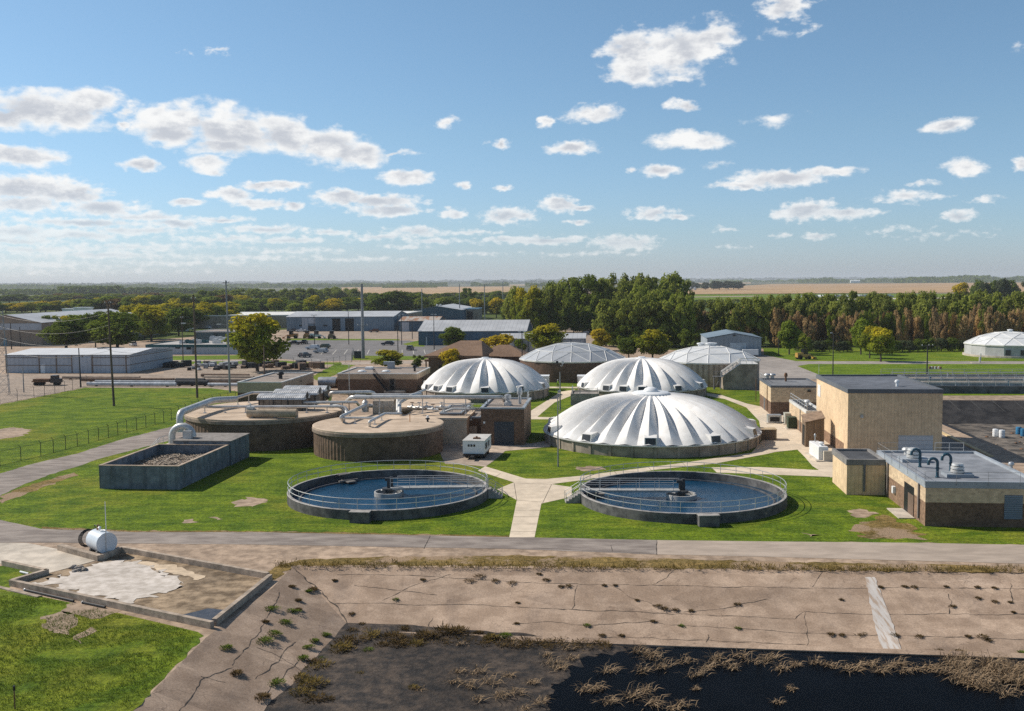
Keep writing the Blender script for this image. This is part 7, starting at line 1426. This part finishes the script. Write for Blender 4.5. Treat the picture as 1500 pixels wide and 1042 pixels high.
# ================================================================== TREES
def leaf_mat(name, c, c2, top=None, lo=.5, hi=.85, trans=.42, low=None):
    """leaves vary one from another; in trees that are turning the upper or outer leaves are yellow, in the belt the lower ones are dead"""
    m = bpy.data.materials.new(name); m.use_nodes = True; nt = m.node_tree; nt.nodes.clear()
    geo = N(nt, 'ShaderNodeNewGeometry'); rnd = geo.outputs['Random Per Island']; oc = N(nt, 'ShaderNodeTexCoord').outputs['Object']; orr = N(nt, 'ShaderNodeObjectInfo').outputs['Random']
    oz = N(nt, 'ShaderNodeSeparateXYZ', (oc,)).outputs[2]; q = vmt(nt, 'ADD', oc, N(nt, 'ShaderNodeCombineXYZ', (mth(nt, 'MULTIPLY', orr, 50.), 0., 0.)).outputs[0])
    cl = nz(nt, q, 5, 3, .5)
    cc = mixc(nt, mth(nt, 'ADD', mth(nt, 'MULTIPLY', rnd, .55), mth(nt, 'MULTIPLY', cl, .45)), c, c2)
    hh = mth(nt, 'ADD', oz, mth(nt, 'MULTIPLY', mth(nt, 'SUBTRACT', nz(nt, q, 3.2, 3, .5), .5), .9))
    if top: cc = mixc(nt, sstep(nt, hh, lo, hi), cc, mixc(nt, rnd, top, tuple(x * 1.35 for x in top)))
    if low: cc = mixc(nt, sstep(nt, hh, .62, .30), cc, mixc(nt, rnd, low, tuple(x * 1.5 for x in low)))
    cc = mixc(nt, 1.0, cc, mixc(nt, orr, (.82, .82, .85), (1.16, 1.14, 1.0)), 'MULTIPLY')
    d = N(nt, 'ShaderNodeBsdfDiffuse', {'Color': cc}); t = N(nt, 'ShaderNodeBsdfTranslucent', {'Color': cc}); x = N(nt, 'ShaderNodeMixShader', (trans, d.outputs[0], t.outputs[0]))
    o = N(nt, 'ShaderNodeOutputMaterial'); nt.links.new(x.outputs[0], o.inputs[0]); return m
LM = {'dark': leaf_mat('leaf_dark', (.07, .115, .022), (.18, .225, .04)), 'green': leaf_mat('leaf_green', (.10, .155, .022), (.24, .285, .042)), 'mid': leaf_mat('leaf_mid', (.15, .205, .034), (.31, .34, .06)),
 'turn': leaf_mat('leaf_turning', (.12, .17, .020), (.27, .295, .034), (.36, .31, .024), .55, .95), 'gold': leaf_mat('leaf_gold', (.17, .19, .022), (.30, .28, .03), (.46, .35, .03), .25, .8), 'brown': leaf_mat('leaf_brown', (.14, .088, .04), (.26, .165, .075)),
 'pop': leaf_mat('leaf_poplar', (.14, .185, .034), (.33, .35, .08)), 'belt': leaf_mat('leaf_belt', (.13, .17, .032), (.31, .33, .08), low=(.42, .25, .11)), 'corn': leaf_mat('leaf_dry', (.36, .245, .12), (.58, .41, .215)), 'grey': leaf_mat('leaf_greygreen', (.05, .07, .038), (.115, .14, .075))}
M_BARK = mat('bark', (.075, .06, .05), var=.3, scale=4, stretch=(1, 1, .3))
def crown_mesh(kind, seed, n):
    rd = random.Random(seed); mb = MB(); lobes = []
    if kind == 'round':
        for i in range(30):
            a = rd.uniform(0, 6.283); z = rd.uniform(-.9, 1); rr = math.sqrt(max(0, 1 - z * z)) * rd.uniform(.45, .86); lobes.append((Vector((rr * math.cos(a) * .36, rr * math.sin(a) * .36, .58 + z * .31)), rd.uniform(.10, .175)))
    elif kind == 'poplar':
        for i in range(34):
            z = rd.uniform(.14, .96); w = .40 * min(1, (1.05 - z) * 4.0) ** .6 * min(1, .5 + z * 1.3); a = rd.uniform(0, 6.283); rr = w * math.sqrt(rd.random()); lobes.append((Vector((rr * math.cos(a), rr * math.sin(a), z)), rd.uniform(.07, .15)))
    elif kind == 'broad':
        for i in range(36):
            a = rd.uniform(0, 6.283); z = rd.uniform(-.9, 1); rr = math.sqrt(max(0, 1 - z * z * .8)) * rd.uniform(.3, .9); lobes.append((Vector((rr * math.cos(a) * .40, rr * math.sin(a) * .40, .54 + z * .34)), rd.uniform(.09, .17)))
    else:
        for i in range(22):
            a = rd.uniform(0, 6.283); z = rd.random(); rr = (1 - z * .6) * rd.uniform(.2, .8); lobes.append((Vector((rr * math.cos(a) * .42, rr * math.sin(a) * .42, .16 + z * .68)), rd.uniform(.12, .2)))
    tot = sum(r * r for _, r in lobes); sz = .030 if kind != 'poplar' else .026
    for c, r in lobes:
        for _ in range(int(n * r * r / tot)):
            d = Vector((rd.gauss(0, 1), rd.gauss(0, 1), rd.gauss(0, 1) + .15)).normalized(); rad = r * (rd.random() ** .45) * rd.choice((1, 1, 1, 1.18)); p = c + Vector((d.x * rad, d.y * rad, d.z * rad * .9))
            if p.z < .02: continue
            nn = (d * 1.15 + Vector((rd.gauss(0, 1), rd.gauss(0, 1), rd.gauss(0, 1))) * .55 + Vector((0, 0, .35))).normalized(); t = nn.cross(Vector((rd.gauss(0, 1), rd.gauss(0, 1), rd.gauss(0, 1)))).normalized(); b = nn.cross(t); s = sz * rd.uniform(.55, 1.25)
            mb.add([p - t * s - b * s * .5, p + t * s * .3 - b * s * .8, p + t * s + b * s * .4, p - t * s * .2 + b * s * .8], [(0, 1, 2, 3)])
    return mb
def trunk_mesh(kind, seed):
    rd = random.Random(seed + 50); mb = MB(); hz = {'round': .34, 'poplar': .5, 'broad': .3}.get(kind, .2)
    mb.tube([(0, 0, -.01), (.004, .003, hz * .5), (.0, .006, hz), (.0, .0, hz * 1.6)], .026 if kind != 'poplar' else .018, 7, r1=.010)
    for k in range(6 if kind != 'shrub' else 4):
        a = k * 1.1 + rd.uniform(-.3, .3); z0 = hz * rd.uniform(.7, 1.3); w = rd.uniform(.14, .28); mb.tube([(0, 0, z0), (math.cos(a) * w * .5, math.sin(a) * w * .5, z0 + .12), (math.cos(a) * w, math.sin(a) * w, z0 + rd.uniform(.2, .34))], .012, 5, r1=.004)
    return mb
PROT = {}
def proto(kind, i):
    if (kind, i) not in PROT:
        c = crown_mesh(kind, i * 7 + len(kind), 5200 if kind != 'shrub' else 2000).build('crown', LM['green'])
        t = trunk_mesh(kind, i).build('trunk', M_BARK); PROT[(kind, i)] = (c.data, t.data)
        bpy.data.objects.remove(c); bpy.data.objects.remove(t)
    return PROT[(kind, i)]
TR = random.Random(77)
def tree(px, base, top, wpx, kind, leaf, label, name='tree', grp=None, cat=None, var=None):
    p = G(px, base); h = height_at(p, top); w = wpx / FPX * (p - Vector((0, 0, CAMZ))).dot(cF)
    cm, tm_ = proto(kind, TR.randrange(4) if var is None else var); r = thing(name, label, cat or ('shrub' if kind == 'shrub' else 'tree'), p, TR.uniform(0, 6.28), grp)
    ww = w / (.80 if kind != 'poplar' else .78); r.scale = (ww, ww, h)
    for nm, me_ in (('crown', cm), ('trunk', tm_)):
        o = bpy.data.objects.new(nm, me_); col.objects.link(o); o.parent = r
        if nm == 'crown': o.material_slots[0].link = 'OBJECT'; o.material_slots[0].material = LM[leaf]
    return r
for a in ((377, 544, 456, 84, 'broad', 'turn', 'big tree turning yellow, standing alone behind the gravel yard', 'maple_tree'),
 (665, 512, 479, 44, 'round', 'green', 'round dark green tree in front of the long blue shed', 'round_tree'), (570, 541, 512, 46, 'broad', 'turn', 'small yellow green tree behind the flat brick office', 'maple_tree'), (612, 541, 521, 17, 'poplar', 'dark', 'slim dark green tree between the office and the porch', 'round_tree'),
 (661, 552, 511, 36, 'round', 'gold', 'bright yellow tree before the brown hipped office', 'maple_tree'), (731, 535, 489, 58, 'broad', 'gold', 'large yellow tree at the right end of the brown hipped roof', 'maple_tree'), (762, 520, 497, 22, 'round', 'green', 'small green tree hugging the right of the large yellow tree', 'round_tree'),
 (800, 523, 474, 54, 'broad', 'turn', 'tall green tree with yellowing top before the garage row', 'maple_tree'), (879, 514, 482, 36, 'round', 'gold', 'yellow tree between the poplars and the rear left faceted dome', 'maple_tree'), (921, 526, 494, 36, 'round', 'dark', 'small dark green tree left of the forked yellow topped tree', 'round_tree'), (956, 527, 481, 50, 'broad', 'turn', 'forked tree with yellowing top just behind the middle rear dome', 'maple_tree'),
 (1156, 519.5, 470, 38, 'round', 'green', 'dark rounded tree at the left of the far lawn', 'round_tree'), (1179, 517.5, 490, 18, 'poplar', 'mid', 'small pale green tree beside the dark rounded tree', 'round_tree'), (1261, 519.5, 467, 36, 'round', 'green', 'tallest and leftmost tree of the lawn trio', 'round_tree'), (1274, 525, 478, 34, 'round', 'turn', 'middle yellow tinged tree of the lawn trio', 'maple_tree'), (1290, 530, 480, 46, 'round', 'turn', 'yellow topped tree nearest the road in the lawn trio', 'maple_tree'),
 (97, 512, 466, 74, 'broad', 'dark', 'wide dark green tree left of the others behind the white warehouse', 'round_tree'), (140, 509, 470, 34, 'round', 'green', 'dark tree between the two wide ones behind the white warehouse', 'round_tree'), (172, 512, 457, 84, 'broad', 'green', 'widest dark green tree behind the right end of the white warehouse', 'round_tree'), (222, 500, 446, 56, 'broad', 'turn', 'yellow green tree left of the teal trimmed building', 'maple_tree'), (190, 492, 448, 40, 'round', 'turn', 'yellow green tree behind the widest dark tree', 'maple_tree'), (262, 492, 450, 40, 'broad', 'dark', 'dark tree behind the thin timber pole', 'round_tree'),
 (300, 480, 443, 46, 'broad', 'turn', 'yellow green tree behind the teal upper block, left one', 'maple_tree'), (335, 478, 444, 40, 'broad', 'turn', 'yellow green tree behind the teal upper block, right one', 'maple_tree'), (362, 470, 447, 36, 'broad', 'green', 'green tree between the upper block and the blue machine shed', 'round_tree'),
 (486, 463, 437, 44, 'broad', 'gold', 'golden topped tree behind the middle of the blue machine shed', 'maple_tree'), (455, 463, 434, 30, 'poplar', 'turn', 'tall green and orange tree left of the golden topped one', 'maple_tree'), (433, 463, 444, 32, 'round', 'mid', 'pale green tree behind the left end of the machine shed', 'round_tree'), (556, 463, 430, 50, 'broad', 'dark', 'dark broad tree behind the right end of the machine shed', 'round_tree'), (583, 462, 426, 46, 'broad', 'dark', 'tallest dark tree right of the thick steel pole', 'round_tree'), (607, 459, 430, 40, 'broad', 'green', 'dark green tree behind the blue gable hall, left side', 'round_tree'), (521, 463, 455, 14, 'shrub', 'dark', 'small dark bush between the golden tree and the dark broad tree', 'garden_shrub'),
 (698, 466, 437, 30, 'broad', 'gold', 'golden tree right of the blue awning house', 'maple_tree'), (727, 466, 436, 28, 'broad', 'gold', 'golden tree at the left foot of the poplar grove', 'maple_tree'), (746, 478, 447, 26, 'broad', 'dark', 'dark bushy tree at the left end of the poplar grove', 'round_tree'), (688, 452, 423, 26, 'poplar', 'green', 'tall dark tree behind the blue awning house', 'round_tree'),
 (1408, 452, 414, 28, 'round', 'gold', 'yellow tree left of the dark evergreen knot on the right', 'maple_tree')):
    tree(*a)
def rows(spec):
    for (x0, x1, n, b0, b1, tp0, tp1, jit, w, kinds, leaves, where, nm, rnd_b) in spec:
        for i in range(n):
            f = (i + TR.uniform(.15, .85)) / n; x = x0 + (x1 - x0) * f; lf = TR.choice(leaves); k = TR.choice(kinds); b = b0 + (b1 - b0) * f + TR.uniform(-rnd_b, rnd_b)
            word = {'dark': 'dark green', 'green': 'deep green', 'mid': 'pale green', 'turn': 'yellow green', 'gold': 'golden', 'brown': 'russet', 'pop': 'green', 'belt': 'brown footed green', 'corn': 'dry tan', 'grey': 'grey green'}[lf]
            tree(x, b, tp0 + (tp1 - tp0) * f + TR.uniform(-jit, jit), w * TR.uniform(.8, 1.3), k, lf, f'{word} {where}', nm, f'{word} {where}')
D, Gn, Md, Tn, Gd, Bn = 'dark', 'green', 'mid', 'turn', 'gold', 'brown'
rows([
 (-15, 300, 24, 444, 441, 432, 429, 2, 30, ('broad', 'round'), (D, Gn, Gn, Md, Bn), 'tree in the far left woods below the low ridge', 'woodland_tree', 1),
 (295, 525, 24, 449, 444, 425, 423, 2, 24, ('poplar', 'broad'), (Md, Md, Gn, Md), 'tree of the pale wood left of the thick steel pole', 'woodland_tree', 2),
 (525, 770, 22, 446, 441, 430, 427, 2, 26, ('broad', 'round'), (D, Gn, Md, Gn), 'tree in the woods right of the thick steel pole', 'woodland_tree', 2),
 (-10, 150, 13, 459, 457, 442, 439, 3, 30, ('broad', 'round'), (Gd, Gd, Tn, Gn, D), 'tree in the row behind the far left factory', 'woodland_tree', 1),
 (120, 360, 24, 461, 456, 436, 434, 3, 34, ('broad', 'round'), (Tn, D, Gn, Bn, Bn, Md), 'tree in the mixed wood behind the teal trimmed building', 'woodland_tree', 2),
 (190, 370, 13, 474, 466, 447, 443, 3, 38, ('broad',), (Tn, Tn, D, Gn), 'tree in the front row behind the teal trimmed building', 'woodland_tree', 2),
 (205, 350, 9, 488, 478, 455, 450, 4, 36, ('broad', 'round'), (Tn, D, Gn, Tn), 'tree among the pale cars left of the blue machine shed', 'woodland_tree', 2),
 (60, 215, 8, 503, 498, 462, 452, 4, 40, ('broad', 'round'), (Gn, D, Tn), 'tree behind the dark trees of the white warehouse', 'woodland_tree', 2),
 (345, 560, 20, 459, 456, 437, 438, 3, 32, ('broad', 'round'), (D, Gn, Gn, D, Tn), 'tree directly behind the blue machine shed', 'woodland_tree', 2),
 (600, 745, 15, 460, 461, 438, 436, 3, 28, ('broad', 'round'), (D, Gn, Md, D), 'tree behind the blue gable hall', 'woodland_tree', 2),
 (748, 835, 8, 488, 489, 421, 417, 4, 32, ('poplar', 'broad', 'broad'), ('pop', Md, Tn), 'poplar in the left part of the central grove', 'poplar_tree', 2),
 (815, 1000, 15, 484, 487, 408, 404, 5, 40, ('poplar', 'broad', 'broad'), ('pop', Md, Gn), 'poplar in the tall back row of the central grove', 'poplar_tree', 3),
 (755, 880, 11, 489.5, 489.5, 455, 460, 7, 24, ('broad', 'shrub'), (D, Gn, D), 'undergrowth tree at the foot of the central grove', 'understorey_tree', 1),
 (930, 1012, 6, 494, 497, 422, 428, 5, 36, ('broad', 'poplar'), ('pop', Md), 'poplar at the right end of the central grove', 'poplar_tree', 2),
 (885, 1010, 9, 506, 509, 437, 440, 6, 38, ('poplar', 'broad', 'broad'), ('pop', Md, 'pop'), 'poplar in the near row behind the forked tree', 'poplar_tree', 2),
 (870, 1030, 9, 508, 511, 480, 482, 6, 24, ('broad', 'shrub'), (D, Gn), 'undergrowth tree below the near poplars', 'understorey_tree', 1.5),
 (1005, 1140, 8, 507, 508, 437, 440, 5, 30, ('poplar',), ('pop', 'belt'), 'poplar behind the steel garage', 'poplar_tree', 2),
 (1010, 1115, 14, 504, 505, 458, 450, 6, 22, ('broad', 'shrub'), ('corn', 'corn', Bn), 'bush among the poplars behind the steel garage', 'dry_shrub', 2),
 (1130, 1520, 24, 505, 503, 441, 433, 4, 34, ('poplar', 'broad', 'broad'), ('belt', 'belt', 'pop'), 'poplar in the front row of the right belt', 'poplar_tree', 1.5),
 (1125, 1520, 26, 499, 496, 431, 427, 4, 30, ('poplar', 'broad', 'broad'), ('belt', 'pop'), 'poplar in the back row of the right belt', 'poplar_tree', 2),
 (1130, 1520, 70, 508.5, 507.5, 461, 453, 7, 15, ('poplar', 'poplar', 'shrub'), ('corn', 'corn', 'corn', Bn, 'belt', 'belt', Gn), 'dead lower growth between the trunks of the right belt', 'dry_shrub', 2),
 (1165, 1250, 9, 514.5, 516, 498, 499, 2, 20, ('shrub',), ('grey', D), 'hedge shrub left of the lawn trio', 'hedge_shrub', .6),
 (1300, 1412, 11, 516, 514, 497, 496, 2.5, 22, ('shrub',), ('grey', D, 'grey'), 'hedge shrub right of the lawn trio', 'hedge_shrub', .6),
 (1428, 1492, 8, 452, 450, 412, 410, 4, 20, ('poplar', 'broad'), (D, 'grey'), 'tree of the dark evergreen knot on the right', 'evergreen_tree', 2),
 (1005, 1090, 8, 425, 424.5, 413, 411, 1.5, 16, ('broad',), (D, 'grey'), 'tree around the far farmstead right of the grove', 'farm_tree', .4),
])
# woods on and near the skyline: one mass each
def woods(name, label, bands, leaf, n, q):
    mb = MB(); rd = random.Random(len(label))
    for (x0, x1, base, t0_, t1_, wgt) in bands:
        for i in range(int(n * wgt)):
            x = rd.uniform(x0, x1); f = (x - x0) / (x1 - x0); bb = base - (x - x0) * .008; top = (t0_ + (t1_ - t0_) * f) + 2.4 * noise.noise(Vector((x * .035, base, 1))) + 1.6 * noise.noise(Vector((x * .16, base, 2)))
            yy = bb + (top - bb) * (1 - rd.random() ** 1.7); p = G(x, bb + rd.uniform(-.1, .35)); s = q * p.y / FPX; z = height_at(p, yy) if yy < bb else 0
            c = Vector((p.x, p.y, max(s * .3, z))); nn = Vector((rd.gauss(0, .7), rd.gauss(0, .7) - .5, rd.gauss(0, .7) + .5)).normalized(); t = nn.cross(Vector((rd.gauss(0, 1), rd.gauss(0, 1), rd.gauss(0, 1)))).normalized(); b = nn.cross(t); s *= rd.uniform(.6, 1.3)
            mb.add([c - t * s - b * s * .7, c + t * s - b * s * .7, c + t * s * .8 + b * s, c - t * s * .8 + b * s], [(0, 1, 2, 3)])
    return tag(mb.build(name, LM[leaf]), label, 'woods', kind='stuff')
woods('far_woods', 'dark woods along the left skyline beyond the low shed', [(-60, 95, 433, 424, 425, .6), (85, 180, 433, 421, 420, .8), (175, 300, 432, 422, 424, .7), (290, 380, 428, 422, 424, .5), (-60, 420, 425, 418.5, 417, 1.2), (380, 580, 422, 418, 416.5, .6)], 'dark', 3000, 1.5)
woods('far_woods', 'thin wooded strips along the middle skyline', [(560, 640, 422, 418.5, 418.5, .5), (575, 655, 420.5, 415.5, 415.5, .7), (690, 745, 419.5, 415, 415, .5), (400, 560, 421, 417.5, 417, .5), (500, 760, 418, 414.6, 414.2, .8), (770, 820, 420, 415, 415, .4)], 'dark', 1500, 1.2)
woods('far_woods', 'wooded strip beyond the corn field on the right skyline', [(1170, 1330, 414.5, 410, 408, 1.0), (1310, 1450, 414.5, 407.5, 404.5, 1.5), (1430, 1540, 413, 407, 406, .8), (1040, 1180, 414.5, 411, 410.5, .5), (960, 1010, 421, 410, 410, .5)], 'dark', 1500, 1.3)
woods('far_woods', 'hazy last line of woods on the horizon', [(-40, 380, 419.6, 415.4, 413.4, 1.0), (380, 800, 416.4, 413.2, 411.2, 1.0), (800, 1540, 413, 410.4, 405.4, 1.4), (-40, 500, 422, 417, 415, 1.0), (500, 1100, 418, 414.2, 410.6, .9)], 'grey', 2600, 1.3)
woods('orchard_row', 'low scrub between the belt and the airfield on the right', [(1010, 1130, 449, 440, 440, 1.0)], 'belt', 900, 1.6)

# ================================================================== AIR
mb = MB().box(-15500, -650, -6, 15500, 15500, 75)
hz = bpy.data.materials.new('haze_air'); hz.use_nodes = True; nt = hz.node_tree; nt.nodes.clear()
pv = N(nt, 'ShaderNodeVolumePrincipled', {'Color': (.90, .95, 1.0, 1), 'Density': .00007, 'Anisotropy': .1})
o = N(nt, 'ShaderNodeOutputMaterial'); nt.links.new(pv.outputs[0], o.inputs['Volume'])
tag(mb.build('haze', hz), 'thin pale haze filling the air over the plain', 'haze', kind='stuff')
